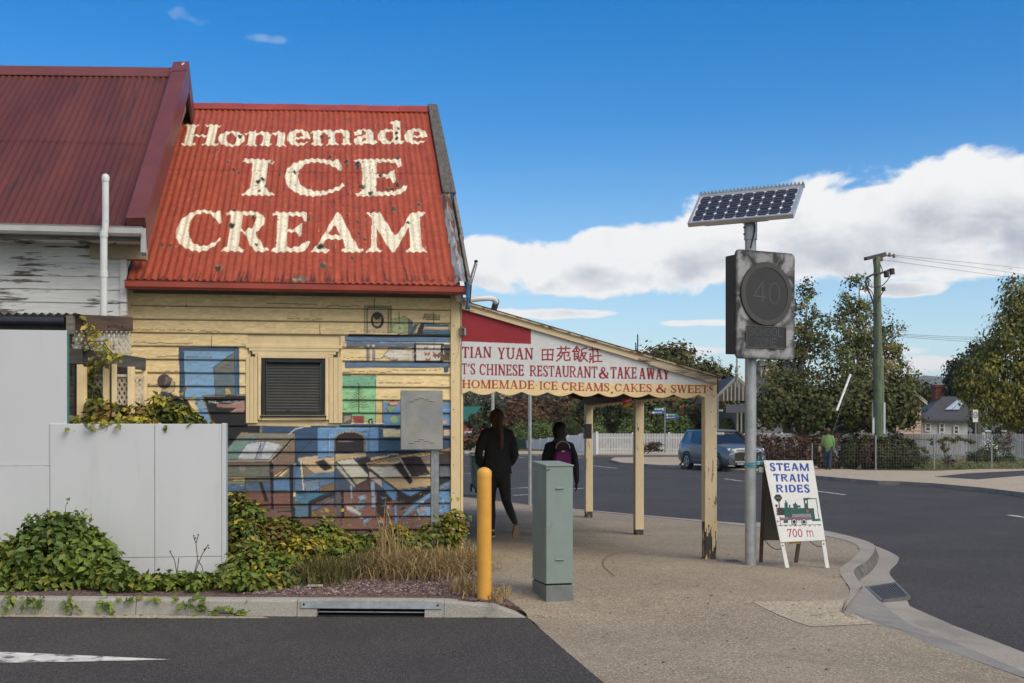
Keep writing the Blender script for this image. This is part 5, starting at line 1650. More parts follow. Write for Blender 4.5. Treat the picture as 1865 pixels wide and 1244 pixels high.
for k in range(6):
 y=YS+.12+k*1.35
 p,r_=vA+vd*.06-vn*.075,vA+vd*(Lr-.12)-vn*.075
 MB().beam((p.x,y,p.z),(r_.x,y,r_.z),.05,.1).build('rafter',MAT['soffit'],ver)
pz=zb_r+.03
MB().box((POSTX-.05,YS+.03,pz),(POSTX+.05,YB,pz+.14)).build('beam',MAT['soffit'],ver)
n=220
ys=np.linspace(YS+.03,YB,n)
zbv=pz-.0-.04*np.abs(np.sin(np.pi*(ys-YS)/.285))
V=np.vstack([np.stack([np.full(n,POSTX+.085),ys,zbv],1),np.stack([np.full(n,POSTX+.085),ys,np.full(n,pz+.15)],1),np.stack([np.full(n,POSTX+.105),ys,zbv],1),np.stack([np.full(n,POSTX+.105),ys,np.full(n,pz+.15)],1)])
i=np.arange(n-1)
F=np.vstack([np.stack([i,i+1,n+i+1,n+i],1),np.stack([2*n+i,3*n+i,3*n+i+1,2*n+i+1],1),np.stack([i,2*n+i,2*n+i+1,i+1],1)])
np_mesh('valance',V,F,MAT['cream_plain'],ver)
MAT['post_near']=M_peel('flaking_post',(.66,.535,.35),(.06,.05,.04),3.0,22,.645,.68,.55,'z',.7)
MAT['post_base']=M('bare_post_foot',(.055,.048,.042),.9,var=.4,bump=.8,bsc=30,dirt=(.62,.48,.29),dsc=(30,30,4),dlo=.55,dhi=.62)
for(y,zg,w,bare)in((YW+.03,-.08,.142,.43),(16.39,-.075,.125,.07),(19.75,-.075,.125,.10)):
 q=MB()
 q.box((POSTX-w/2,y-w/2,zg+bare),(POSTX+w/2,y+w/2,pz+.01))
 po=q.build('post',MAT['post_near'],ver,bevel=.006)
 MB().box((POSTX-w/2+.004,y-w/2+.004,zg-.02),(POSTX+w/2-.004,y+w/2-.004,zg+bare+.02)).build('bare_foot',MAT['post_base'],po,bevel=.005)
 if bare>.2:
  rr=random.Random(4)
  fl=MB()
  for k in range(13):
   x=POSTX-w/2+w*(k+.5)/13
   L=rr.uniform(.03,.36)if k not in(3,4)else .03
   fl.box((x-w/26,y-w/2-.001,zg+bare-L),(x+w/26+.0005,y-w/2+.006,zg+bare+.01))
  fl.build('paint_flake',MAT['cream_v'],po)
  b=MB()
  for(dx,zz)in((.0,1.62),(-.02,.62),(.03,.9),(.05,1.2),(.045,.35),(.05,1.45)):
   b.tube([(POSTX+dx,y-w/2-.002,zz),(POSTX+dx,y-w/2+.01,zz)],.007,6)
  b.build('nail_hole',MAT['dark'],po)
bx=at(1067,786,19.95)
j=MB().box((bx.x-.035,bx.y-.05,bx.z-.12),(bx.x+.09,bx.y+.05,bx.z+.13)).build('junction_box',MAT['black_metal'],ver)
MB().beam(at(1067,780,19.9),at(1047,762,19.9),.03,.03).build('bracket',MAT['black_metal'],j)
lb=thing('wall_lamp','small metal lamp bracket with loose cable on the shop corner board','lamp',tuple(on_y(841,603,YW-.04)))
p=on_y(841,603,YW-.05)
MB().box((p.x-.02,p.y-.03,p.z-.05),(p.x+.02,p.y,p.z+.05)).build('base',MAT['old_wood'],lb)
MB().tube([p+Vector((0,-.02,.03)),p+Vector((.03,-.06,.02)),p+Vector((.03,-.06,-.05))],.012,8).build('arm',MAT['steel'],lb)
MB().tube(smooth_curve([tuple(on_y(839,612,YW-.045)),tuple(on_y(836,640,YW-.045)),tuple(on_y(829,660,YW-.045))],4),.004,5).build('cable',MAT['pvc'],lb)
fs=thing('hanging_sign','small red and yellow ice cream placard hanging under the verandah beam','sign',tuple(at(1142,735,16.0)))
c=[at(1134,727.5,16.0),at(1150.5,724.5,16.0),at(1150.5,738,16.05),at(1136,743.5,16.05)]
ex=Vector((.0,.012,0))
MB().prism(c,ex).build('board',M('sign_red',(.62,.03,.04),.4,var=.08,bump=0),fs)
lo=[c[3].lerp(c[0],.02),c[2].lerp(c[1],.02),c[2].lerp(c[1],.30),c[3].lerp(c[0],.34)]
MB().prism([p+Vector((0,-.004,0))for p in lo],(0,.003,0)).build('yellow_band',M('sign_yellow',(.75,.42,.03),.4,bump=0),fs)
b=MB()
for k,(u0,u1,v0,v1)in enumerate(((.28,.34,.62,.76),(.37,.43,.62,.74),(.46,.52,.62,.78),(.55,.60,.62,.74),(.63,.69,.62,.77),(.72,.78,.63,.75),(.81,.95,.64,.76),(.4,.8,.44,.5))):
 f_=lambda u,v:(c[3].lerp(c[2],u)).lerp(c[0].lerp(c[1],u),v)+Vector((0,-.004,0))
 b.prism([f_(u0,v0),f_(u1,v0),f_(u1,v1),f_(u0,v1)],(0,.003,0))
b.build('lettering',M('sign_white',(.8,.8,.78),.4,bump=0),fs)
MB().tube([c[0].lerp(c[1],.5),at(1142,715,16.0)],.004,5).build('cord',MAT['black_metal'],fs)
# ------------------------------------------------------------------ taller house at the left with flaking white boards and dark red roof
YL=12.9
YLE=12.48
hx1=on_y(228.5,500,YL).x
house=thing('weatherboard_house','taller house with flaking white weatherboards and dark red corrugated roof','house',(hx1-2,YL,0))
MAT['flake']=M_peel('flaking_white',(.66,.67,.66),(.13,.11,.10),1.9,17,.575,.63,.65,'x',.8)
zl=[on_y(120,y,YL).z for y in(550.7,527.5,502.5,478.5,455,439.5)]
LP2=(zl[4]-zl[0])/4
xl0=-8.5
k0=-int(zl[0]/LP2)
for k in range(k0,6):
 z0=zl[0]+k*LP2
 MB().hexa([(xl0,YL-.018,z0),(hx1-.05,YL-.018,z0),(hx1-.05,YL+.004,z0),(xl0,YL+.004,z0),(xl0,YL-.005,z0+LP2+.004),(hx1-.05,YL-.005,z0+LP2+.004),(hx1-.05,YL+.004,z0+LP2+.004),(xl0,YL+.004,z0+LP2+.004)]).build('weatherboard',MAT['flake'],house)
zw=zl[0]+5.6*LP2-.3
MB().box((xl0,YL+.006,-.3),(hx1-.002,YL+.1,zw+.3)).box((hx1-.1,YL+.1,-.3),(hx1-.002,YL+5.5,zw+.3)).build('wall',MAT['flake'],house)
MB().box((hx1-.048,YL-.03,-.1),(hx1+.015,YL+.05,on_y(220,430,YL).z)).build('corner_board',MAT['flake'],house)
eL=on_y(266,411,YLE)
XV=eL.x
rL=on_x(343,133,XV)
ZLE,YLR,ZLR=on_y(130,408,YLE).z,rL.y,rL.z
upL=Vector((0,YLR-YLE,ZLR-ZLE))
SLL=upL.length
uL=upL.normalized()
nL=Vector((0,-uL.z,uL.y))
m,T,p=new_mat('dark_red_iron')
pos=T.n('ShaderNodeNewGeometry').outputs['Position']
n1=T.ramp(T.noise(T.vm('MULTIPLY',pos,(2.2,.5,.5)),1.0,6,.6),.3,.7)
cc=T.mix(n1,(.088,.020,.013),(.132,.033,.020))
st=T.noise(T.vm('MULTIPLY',pos,(11,1.1,1.1)),1.0,6,.65,.4)
big=T.noise(pos,.8,3,.5)
cc=T.mix(T.math('MULTIPLY',T.ramp(T.math('ADD',st,T.math('MULTIPLY_ADD',big,.5,-.25)),.58,.68),.7),cc,(.035,.022,.020))
st2=T.noise(T.vm('MULTIPLY',T.vm('ADD',pos,(7,3,0)),(15,1.6,1.6)),1.0,5,.6,.3)
cc=T.mix(T.math('MULTIPLY',T.ramp(st2,.66,.80),.16),cc,(.25,.12,.06))
T.t.links.new(cc,p.inputs['Base Color'])
p.inputs['Roughness'].default_value=.5
MAT['dark_red_iron']=m
lroof=MB().hexa([(xl0,YLE+.03,ZLE-.16),(XV-.03,YLE+.03,ZLE-.16),(XV-.03,YLR,ZLR-.5),(xl0,YLR,ZLR-.5),(xl0,YLE+.03,ZLE-.04),(XV-.03,YLE+.03,ZLE-.04),(XV-.03,YLR,ZLR-.4),(xl0,YLR,ZLR-.4)]).build('roof',MAT['old_wood'],house)
s_l2=0
for s_try in np.linspace(0,SLL,400):
 if proj(XV-1.2,YLE+uL.y*s_try,ZLE+uL.z*s_try)[1]<=257:
  s_l2=s_try
  break
corrugated('iron_sheet',xl0,XV-.02,-.04,s_l2+.02,(0,YLE,ZLE),uL,nL,MAT['dark_red_iron'],lroof)
corrugated('iron_sheet',xl0,XV-.02,s_l2,SLL,(0,YLE,ZLE),uL,nL,MAT['dark_red_iron'],lroof,lift=.004)
MB().add([(xl0,YLR,ZLR),(XV-.02,YLR,ZLR),(XV-.02,2*YLR-YLE,ZLE),(xl0,2*YLR-YLE,ZLE)],[(0,1,2,3)]).build('rear_slope',MAT['dark_red_iron'],lroof)
MAT['plum']=M('plum_metal',(.150,.042,.036),.42,var=.12,sc=2,bump=.03)
b=MB()
b.prism([(xl0,YLR-.2*uL.y,ZLR-.2*uL.z+.035),(xl0,YLR,ZLR+.07),(xl0,YLR+.2*uL.y,ZLR-.2*uL.z+.035),(xl0,YLR+.2*uL.y,ZLR-.2*uL.z+.02),(xl0,YLR,ZLR+.05),(xl0,YLR-.2*uL.y,ZLR-.2*uL.z+.02)],(XV-.19-xl0,0,0))
b.build('ridge_cap',MAT['plum'],lroof)
def on_l(x,s_,h):
 return Vector((x,YLE+uL.y*s_+nL.y*h,ZLE+uL.z*s_+nL.z*h))
cap0,cap1=XV-.185,XV+.01
b=MB()
s_t=SLL+.06
b.hexa([on_l(cap0,-.05,.02),on_l(cap1,-.05,.02),on_l(cap1,s_t,.02),on_l(cap0,s_t,.02),on_l(cap0,-.05,.115),on_l(cap1,-.05,.125),on_l(cap1,s_t,.125),on_l(cap0,s_t,.115)])
b.build('verge_capping',MAT['plum'],lroof,bevel=.006)
MB().hexa([on_l(cap0-.004,SLL-.27,.116),on_l(cap1+.004,SLL-.27,.126),on_l(cap1+.004,s_t+.01,.126),on_l(cap0-.004,s_t+.01,.116),on_l(cap0-.004,SLL-.27,.122),on_l(cap1+.004,SLL-.27,.132),on_l(cap1+.004,s_t+.01,.132),on_l(cap0-.004,s_t+.01,.122)]).build('cap_end',M('capping_top',(.15,.04,.044),.45,dirt=(.6,.6,.6),dsc=(14,5,5),dlo=.6,dhi=.66,bump=0),lroof)
b=MB()
b.hexa([on_l(cap1-.03,-.12,-.2),on_l(cap1,-.12,-.2),on_l(cap1,SLL-.05,-.2),on_l(cap1-.03,SLL-.05,-.2),on_l(cap1-.03,-.05,.018),on_l(cap1,-.05,.018),on_l(cap1,SLL+.02,.018),on_l(cap1-.03,SLL+.02,.018)])
b.build('bargeboard',MAT['plum'],lroof)
b=MB()
zz=2*YLR-YLE
b.hexa([(cap1-.03,YLR+.02,ZLR-.22),(cap1,YLR+.02,ZLR-.22),(cap1,zz,ZLE-.22),(cap1-.03,zz,ZLE-.22),(cap1-.03,YLR+.02,ZLR+.12),(cap1,YLR+.02,ZLR+.12),(cap1,zz,ZLE+.12),(cap1-.03,zz,ZLE+.12)])
b.build('bargeboard',MAT['plum'],lroof)
MB().prism([(hx1-.05,YL,zw),(hx1-.05,YL,ZLE+.0),(hx1-.05,YLR,ZLR-.12),(hx1-.05,2*YLR-YL,ZLE+.25),(hx1-.05,2*YLR-YL,zw)],(.05,0,0)).build('gable',MAT['flake'],house)
settle(lroof,YLE,YLR,XV,.033)
MAT['grey_paint']=M('grey_paint',(.42,.42,.42),.5,var=.1)
ge=on_y(262,411,YLE)
gz2=ZLE-.02
prof=[(YLE+.04,gz2),(YLE+.04,gz2-.095),(YLE-.055,gz2-.095),(YLE-.075,gz2-.07),(YLE-.075,gz2-.015),(YLE-.085,gz2),(YLE-.068,gz2),(YLE-.06,gz2-.07),(YLE-.045,gz2-.083),(YLE+.03,gz2-.083),(YLE+.03,gz2)]
xg=on_y(258,415,YLE-.07).x
MB().prism([(xl0,y,z)for y,z in prof],(xg-xl0,0,0)).box((xg-.004,YLE-.074,gz2-.094),(xg+.002,YLE+.038,gz2-.002)).build('gutter',MAT['grey_paint'],house)
MB().box((xl0,YLE+.04,gz2-.12),(XV-.04,YL+.01,gz2-.1)).build('soffit',MAT['flake'],house)
MB().box((hx1-.35,YL-.06,gz2-.27),(XV-.06,YL+.1,gz2-.12)).build('eave_block',M('buff_block',(.36,.30,.2),.7),house)
pz0=on_y(259,466,YLE)
MB().prism([(XV-.045,YLE-.045,gz2-.002),(XV-.045,YLE-.045,pz0.z+.03),(XV-.045,YLE+.02,pz0.z),(XV-.045,YLE+.16,gz2-.05)],(.05,0,0)).build('barge_end',MAT['grey_paint'],house)
vx=on_y(189,500,YLE-.13)
vp=MB().tube([(vx.x,YLE-.13,on_y(189,576,YLE-.13).z),(vx.x,YLE-.13,on_y(189,428,YLE-.13).z)],.036,14).build('vent_pipe',MAT['pvc'],house,smooth='auto')
v2x=on_y(192.5,400,YLE-.12)
MB().tube([(vx.x,YLE-.13,on_y(189,430,YLE-.13).z),(vx.x+.015,YLE-.13,on_y(191,415,YLE-.13).z),(v2x.x,YLE-.13,on_y(192,400,YLE-.13).z),(v2x.x,YLE-.13,on_y(192.5,328,YLE-.13).z)],.034,14).build('upper_pipe',MAT['pvc'],vp,smooth='auto')
cz=on_y(192.5,322,YLE-.13).z
MB().lathe([(.037,-.05),(.039,-.04),(.039,.0),(.03,.02),(.012,.03),(.001,.03)],(v2x.x,YLE-.13,cz),14).build('cowl',MAT['pvc'],vp,smooth='auto')
for yy in(427,500):
 MB().lathe([(.036,-.03),(.041,-.028),(.041,.028),(.036,.03)],(vx.x,YLE-.13,on_y(189,yy,YLE-.13).z),14).build('collar',MAT['pvc'],vp,smooth='auto')
# ------------------------------------------------------------------ lean-to and pergola between the houses, behind the white fence
MAT['beam_brown']=M('stained_beam',(.105,.062,.045),.75,var=.3,sc=3,bump=.4,dirt=(.05,.035,.03),dsc=(2,4,9),dlo=.5,dhi=.6,stretch=(1,1,4))
MAT['gutter_dark']=M('dark_gutter',(.022,.024,.032),.25,.2,var=.15,bump=0)
YLT=12.0
lean=thing('lean_to','lean-to with dark half round gutter, brown beam and cream lattice behind the white panel fence','lean-to',(on_y(120,600,YLT).x,YLT,0))
pg0,pg1=on_y(0,586,YLT),on_y(118,586,YLT)
rad=(on_y(60,577,YLT).z-on_y(60,597,YLT).z)/2
MB().tube([(pg0.x-2,YLT,pg1.z),(pg1.x,YLT,pg1.z)],rad,16).build('gutter',MAT['gutter_dark'],lean,smooth='auto')
MB().box((pg0.x-2,YLT+.06,on_y(60,608,YLT).z),(pg1.x+.02,YLT+.1,on_y(60,574,YLT).z)).build('fascia',MAT['old_wood_x'],lean)
corrugated('roof_sheet',pg0.x-2,pg1.x+.1,0,.55,(0,YLT+.0,pg1.z+.075),Vector((0,.999,.04)),Vector((0,-.04,.999)),M('old_iron',(.2,.19,.18),.6,.3,var=.3,dirt=(.12,.06,.04)),lean,amp=.012)
e=on_y(125,590,YLT+.02)
MB().box((e.x-.02,YLT,on_y(125,608,YLT).z),(e.x+.045,YLT+.1,on_y(125,575,YLT).z)).build('end_block',MAT['old_wood'],lean)
YPB=12.25
q0,q1,q2,q3=on_y(131,602,YPB),on_y(241,603,YPB),on_y(241,577,YPB),on_y(131,572,YPB)
MB().prism([q0,q1,q2,q3],(0,.04,0)).build('beam',MAT['beam_brown'],lean,bevel=.003)
b=MB()
for(px,py)in((136.5,589),(198,595),(223,594)):
 p=on_y(px,py,YPB)
 b.tube([p+Vector((0,-.004,0)),p+Vector((0,.004,0))],.008,8)
b.build('bolt',MAT['dark'],lean)
MAT['grey_beam']=M('grey_beam',(.075,.07,.065),.85,var=.4,sc=3,bump=.5,stretch=(1,1,6))
MB().prism([on_y(151,663,12.15),on_y(264,674,12.15),on_y(264.5,652,12.15),on_y(153,635,12.15)],(0,.06,0)).build('beam',MAT['grey_beam'],lean,bevel=.004)
MB().prism([on_y(124,663,12.1),on_y(150,663,12.1),on_y(150,635,12.1),on_y(124,634,12.1)],(0,.14,0)).build('beam_end',MAT['grey_beam'],lean,bevel=.004)
MB().box((on_y(125,700,12.35).x,12.33,0),(on_y(133,700,12.35).x,12.42,on_y(128,600,12.35).z)).build('post',MAT['old_wood'],lean)
MB().prism([on_y(120,780,12.6),on_y(268,780,12.6),on_y(268,745,12.6),on_y(120,745,12.6)],(0,.02,0)).build('red_board',M('dark_red_board',(.09,.012,.016),.6,bump=0),lean)
MB().prism([on_y(118,780,12.75),on_y(240,780,12.75),on_y(240,655,12.75),on_y(118,640,12.75)],(0,.02,0)).build('dark_wall',M('dark_boards',(.035,.03,.028),.85),lean)
MAT['lattice']=M('lattice_cream',(.52,.46,.36),.7,var=.2)
def lattice(corners,y,parent,pitch=.048,w=.021,name='lattice_panel'):
 """diagonal slats clipped to a quadrilateral; corners in photograph pixels, clockwise from bottom left"""
 P=[on_y(x,y_,y)for(x,y_)in corners]
 xs_=[p.x for p in P]
 bm_=MB()
 def inside_span(fx,lo,hi):
  pass
 minx,maxx=min(xs_),max(xs_)
 minz,maxz=min(p.z for p in P),max(p.z for p in P)
 from mathutils.geometry import intersect_line_line_2d
 for dsgn,off in((1,0),(-1,.005)):
  c0=minx-(maxz-minz)
  c=c0
  while c<maxx+(maxz-minz):
   sl=1.75
   a_=Vector((c,minz-.3))
   b_=Vector((c+dsgn*(maxz-minz+.6)/sl,maxz+.3))
   hits=[]
   for i_ in range(4):
    e0,e1=P[i_],P[(i_+1)%4]
    h=intersect_line_line_2d(a_,b_,Vector((e0.x,e0.z)),Vector((e1.x,e1.z)))
    if h is not None:
     hits.append(h)
   if len(hits)>=2:
    h0,h1=min(hits,key=lambda v:v.y),max(hits,key=lambda v:v.y)
    if(h1-h0).length>.02:
     bm_.beam((h0.x,y-off,h0.y),(h1.x,y-off,h1.y),.005,w,up=(1,0,0))
   c+=pitch
 o=bm_.build(name,MAT['lattice'],parent)
 tag(o,kind='stuff')
 return o
lattice([(131,634),(241,648),(241,604),(134,603)],12.3,lean)
cream_posts=[(139.5,151,664,12.0),(151.5,158,668,12.02),(187,199,667,12.08),(203,212,663,12.05),(232,240,668,12.1),(240,245,668,12.12),(258,263.5,673,12.2),(263.5,267.5,674,12.22)]
lsc=thing('lattice_screen','low cream lattice screen with uprights half hidden by a climbing vine','lattice screen',tuple(on_y(205,770,12.1)))
for(a_,c_,yt,yy)in cream_posts:
 pa,pb=on_y(a_,772,yy),on_y(c_,yt,yy)
 MB().box((pa.x,yy,0.0),(pb.x,yy+.04,pb.z)).build('upright',MAT['cream_plain'],lsc,bevel=.003)
for(a_,c_,yt)in((158.5,190,686),(212,236,686),(245,262,690)):
 lattice([(a_,738),(c_,738),(c_,yt+1),(a_,yt)],12.16,lsc)
 pa,pb=on_y(a_,yt,12.14),on_y(c_,yt-3,12.14)
 MB().box((pa.x,12.13,pa.z-.002),(pb.x,12.17,pb.z+.006)).build('rail',MAT['lattice'],lsc)
# ------------------------------------------------------------------ white panel fence
YF=11.6
MAT['white_panel']=M('white_panel',(.535,.555,.575),.5,var=.05,sc=1.2,bump=.05,dirt=(.36,.36,.35),dsc=(7,1,.55),dlo=.56,dhi=.9,stretch=(1,1,.3))
fence=thing('panel_fence','plain white panel fence that steps up to a tall section at the left','fence',(on_y(300,800,YF).x,YF,0))
zt_low=on_y(300,772,YF).z
zt_high=on_y(60,601,YF).z
xa,xb,xc_,xd=-8.0,on_y(90.5,800,YF).x,on_y(281.5,800,YF).x,on_y(404,800,YF).x
xtr=on_y(121,700,YF).x
zj=on_y(45,849,YF).z
zb2=on_y(300,1015,YF).z
MB().box((xa,YF+.012,zj+.002),(xtr,YF+.06,zt_high)).build('panel',MAT['white_panel'],fence,bevel=.004)
MB().box((xa,YF-.002,.0),(xb-.002,YF+.06,zj-.002)).build('panel',MAT['white_panel'],fence,bevel=.003)
for(u,v)in((xb+.002,xc_-.002),(xc_+.002,xd-.002)):
 MB().box((u,YF,zb2+.002),(v,YF+.055,zt_low)).build('panel',MAT['white_panel'],fence,bevel=.003)
 MB().box((u,YF+.001,.0),(v,YF+.055,zb2-.002)).build('panel',MAT['white_panel'],fence,bevel=.003)
MAT['blue_edge']=M('fence_post_paint',(.30,.38,.43),.45,var=.1)
MB().box((xd,YF-.004,.0),(on_y(411.5,800,YF).x,YF+.075,zt_low+.008)).build('end_post',MAT['white_panel'],fence,bevel=.004)
xe=on_y(411.5,800,YF).x
MB().box((xe+.001,YF+.0,.0),(xe+.012,YF+.07,zt_low+.006)).build('edge_trim',MAT['blue_edge'],fence)
MB().box((xtr+.001,YF+.02,zt_low),(xtr+.014,YF+.06,zt_high-.006)).build('edge_trim',M('teal_trim',(.05,.17,.16),.5),fence)
# ------------------------------------------------------------------ leaves
MAT['leaf']=M_attr('leaf',.5,.10,30,0,trans=.22,spec=.35)
MAT['leaf_far']=M_attr('far_leaf',.65,.10,2,0,trans=.18,spec=.2)
MAT['stem']=M('stem',(.075,.05,.035),.85,var=.3)
MAT['dry']=M_attr('dry_grass',.7,.1,10,0,trans=.25,spec=.2)
def rand_in(blobs,n,rng,shell=.55):
 """points in ellipsoids (centre, radii), drawn towards the surface, with outward directions"""
 vol=np.array([b[1][0]*b[1][1]*b[1][2]for b in blobs])**.72
 pick=rng.choice(len(blobs),n,p=vol/vol.sum())
 d=rng.normal(size=(n,3))
 d/=np.linalg.norm(d,axis=1)[:,None]
 r=shell+(1-shell)*rng.random(n)**.6
 r*=1+rng.normal(0,.06,n)
 C_=np.array([tuple(b[0])for b in blobs])[pick]
 R_=np.array([tuple(b[1])for b in blobs])[pick]
 return C_+d*r[:,None]*R_,d,pick
def leaf_mesh(name,pts,nrm,size,pal,mat,parent=None,rng=RNG,aspect=.55,droop=.35,folded=True,jitter=.5,colfn=None,clump=None):
 """one small leaf blade per point; each leaf carries one colour of the palette"""
 n=len(pts)
 nrm=nrm+rng.normal(0,jitter,(n,3))+np.array([0,-.0,.45])
 nrm/=np.linalg.norm(nrm,axis=1)[:,None]+1e-9
 t=rng.normal(size=(n,3))+np.array([0,0,-droop*2])
 t-=nrm*(t*nrm).sum(1)[:,None]
 t/=np.linalg.norm(t,axis=1)[:,None]+1e-9
 s=np.cross(nrm,t)
 L=size*rng.uniform(.42,1.4,n)[:,None]
 Wd=L*aspect*.5
 pal=np.minimum(np.array(pal,dtype=np.float32)*(np.array([1.28,1.2,1.0],dtype=np.float32)if mat is MAT['leaf']else 1.0),.6)
 ci=rng.integers(0,len(pal),n)
 if clump is not None:
  k=rng.integers(0,len(pal),clump.max()+1)
  use=rng.random(n)<.6
  ci=np.where(use,k[clump],ci)
 col=pal[ci]*rng.uniform(.75,1.25,n)[:,None]
 if folded:
  fold=nrm*Wd*.45
  V=np.stack([pts,pts+t*L*.45+s*Wd+fold,pts+t*L,pts+t*L*.45-s*Wd+fold],1)
  F=(np.arange(n)*4)[:,None,None]+np.array([[0,1,2],[0,2,3]])[None]
  F=F.reshape(-1,3)
  cols=np.repeat(col,4,0)
 else:
  V=np.stack([pts-t*L*.5,pts+s*Wd,pts+t*L*.5,pts-s*Wd],1)
  F=(np.arange(n)*4)[:,None]+np.arange(4)[None]
  cols=np.repeat(col,4,0)
 return np_mesh(name,V.reshape(-1,3),F,mat,parent,cols)
def twigs(name,root,ends,r,parent,mat=None,sag=.15,n=5):
 mb=MB()
 rr=random.Random(len(ends))
 root=Vector(root)
 for e in ends:
  e=Vector(e)
  path=[]
  for k in range(n+1):
   t=k/n
   q=root.lerp(e,t)
   q+=Vector((rr.uniform(-1,1),rr.uniform(-1,1),rr.uniform(-1,1)))*(e-root).length*.04*(0 if k in(0,n)else 1)
   q.z+=sag*math.sin(math.pi*t)*(e-root).length*.3
   path.append(q)
  mb.tube(path,[r*(1-.8*k/n)for k in range(n+1)],5,cap=False)
 return mb.build(name,mat or MAT['stem'],parent)
GREEN=[(.075,.12,.022),(.095,.15,.026),(.12,.18,.032),(.05,.09,.018),(.14,.20,.036),(.08,.13,.03),(.18,.22,.045)]
YGREEN=[(.13,.16,.024),(.18,.19,.028),(.09,.12,.022),(.26,.24,.035),(.055,.085,.018),(.12,.145,.03),(.33,.28,.04),(.16,.11,.035)]
def gpt(px,py,z=0.0):
 return on_z(px,py,z)
def px_blob_y(px,py,y,rx,ry,rd=None):
 u=(px-932.5)/FPX
 return px_blob(px,py,y/(CT-u*ST),rx,ry,rd)
def px_blob(px,py,D,rx,ry,rd=None):
 k=D/FPX
 c=at(px,py,D)
 return(tuple(c),(rx*k,(rd if rd is not None else(rx+ry)/2)*k,ry*k))
D1=10.75
mound=thing('creeper_mound','dense rounded mound of green creeper leaning on the white fence','shrub',tuple(at(110,1080,D1)))
bl=[px_blob(105,1015,D1,95,62,62),px_blob(40,1035,D1,75,55,55),px_blob(150,1030,D1,68,62,55),px_blob(105,975,D1,66,42,42),px_blob(188,1052,D1-.1,48,42,42),px_blob(80,1066,D1-.2,120,32,34),px_blob(-60,1040,D1,80,50,55)]
P_,N_,pk=rand_in(bl,7800,RNG,.8)
keep=(P_[:,2]>-.02)&(P_[:,1]<YF-.02)
leaf_mesh('foliage',P_[keep],N_[keep],.075,GREEN+[(.14,.17,.035)],MAT['leaf'],mound,aspect=.62,clump=pk[keep])['kind']='stuff'
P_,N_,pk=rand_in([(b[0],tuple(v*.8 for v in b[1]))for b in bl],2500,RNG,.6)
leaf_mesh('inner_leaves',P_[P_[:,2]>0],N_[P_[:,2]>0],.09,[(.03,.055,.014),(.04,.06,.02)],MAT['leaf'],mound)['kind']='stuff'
ends=[at(x,y,D1-.1)for(x,y)in((85,925),(62,935),(55,948),(140,922),(125,908),(158,926),(165,938),(120,940),(212,1000),(225,1035))]
twigs('sprigs',at(110,1000,D1),ends,.006,mound)
pts,nr=[],[]
rr=random.Random(3)
for e in ends:
 for k in range(9):
  q=Vector(at(110,1000,D1)).lerp(Vector(e),rr.uniform(.55,1.02))+Vector((rr.gauss(0,.02),rr.gauss(0,.02),rr.gauss(0,.02)))
  pts.append(tuple(q));nr.append((0,-1,.3))
leaf_mesh('sprig_leaves',np.array(pts),np.array(nr,dtype=float),.06,GREEN,MAT['leaf'],mound)['kind']='stuff'
trail=thing('trailing_creeper','low creeper trailing over the concrete kerb below the white fence','creeper',tuple(at(330,1075,10.4)))
bl=[]
for k in range(26):
 px=190+k*11+RNG.uniform(-5,5)
 bl.append(px_blob(px,1068-RNG.uniform(0,14)-(10 if k<5 else 0),10.45+RNG.uniform(-.15,.3),20,14+7*RNG.random(),24))
P_,N_,pk=rand_in(bl,2700,RNG,.3)
k_=P_[:,2]>.0
leaf_mesh('foliage',P_[k_],N_[k_],.07,GREEN+YGREEN[:3],MAT['leaf'],trail,aspect=.6,clump=pk[k_])['kind']='stuff'
pts,nr=[],[]
runs=[(20,1080,1105),(60,1082,1112),(130,1085,1116),(128,1085,1108),(190,1085,1112),(208,1086,1117),(75,1083,1096),(240,1085,1094),(285,1086,1093),(325,1086,1102),(352,1086,1098),(368,1087,1096),(8,1080,1112),(45,1084,1110)]
tw=MB()
for(px,y0,y1)in runs:
 d0,d1=9.93,9.86
 path=[at(px+6*math.sin(t*5+px),y0+(y1-y0)*t,d0+(d1-d0)*t-.03)for t in(0,.3,.6,1)]
 tw.tube(path,.003,4,cap=False)
 for k in range(9):
  t=rr.uniform(.0,1.05)
  q=at(px+6*math.sin(t*5+px)+rr.gauss(0,4),y0+(y1-y0)*t,d0+(d1-d0)*t-.05)
  pts.append(tuple(q));nr.append((rr.uniform(-.5,.5),-1,.3))
for k in range(46):
 t=rr.random()
 px=330+120*t
 q=at(px+rr.gauss(0,3),1101+12*t**.7+rr.gauss(0,5),9.8)
 pts.append(tuple(q));nr.append((rr.uniform(-.5,.5),-1,.5))
tw.tube([at(312,1080,9.95),at(330,1096,9.86),at(355,1110,9.8),at(400,1116,9.8),at(445,1119,9.8)],.004,5,cap=False)
tw.build('runners',MAT['stem'],trail)
leaf_mesh('hanging_leaves',np.array(pts),np.array(nr,dtype=float),.06,GREEN,MAT['leaf'],trail,aspect=.6)['kind']='stuff'
stalk=thing('dry_stalks','bare dry weed stalks standing against the white fence above the kerb','weed',tuple(at(350,1060,10.6)))
mb=MB()
for path in([(366,1072),(352,1050),(360,1020),(357,990),(361,976)],[(354,1046),(368,1010),(378,995)],[(357,990),(353,978)],[(322,1044),(318,1020),(310,1005)],[(322,1044),(326,1016)],[(340,1060),(352,1046)],[(378,995),(373,1000)],[(360,1020),(368,1032),(370,1042)]):
 mb.tube([at(x,y,10.55)for x,y in path],.004,5,cap=False)
for(x,y)in((361,974),(353,976),(379,993),(372,1001),(380,998),(356,980),(310,1004)):
 mb.ell(at(x,y,10.55),(.008,.008,.008),6,4)
mb.build('stalk',MAT['stem'],stalk)
bank=thing('creeper_bank','yellowing green creeper bank against the foot of the mural wall','creeper',tuple(at(520,1060,11.8)))
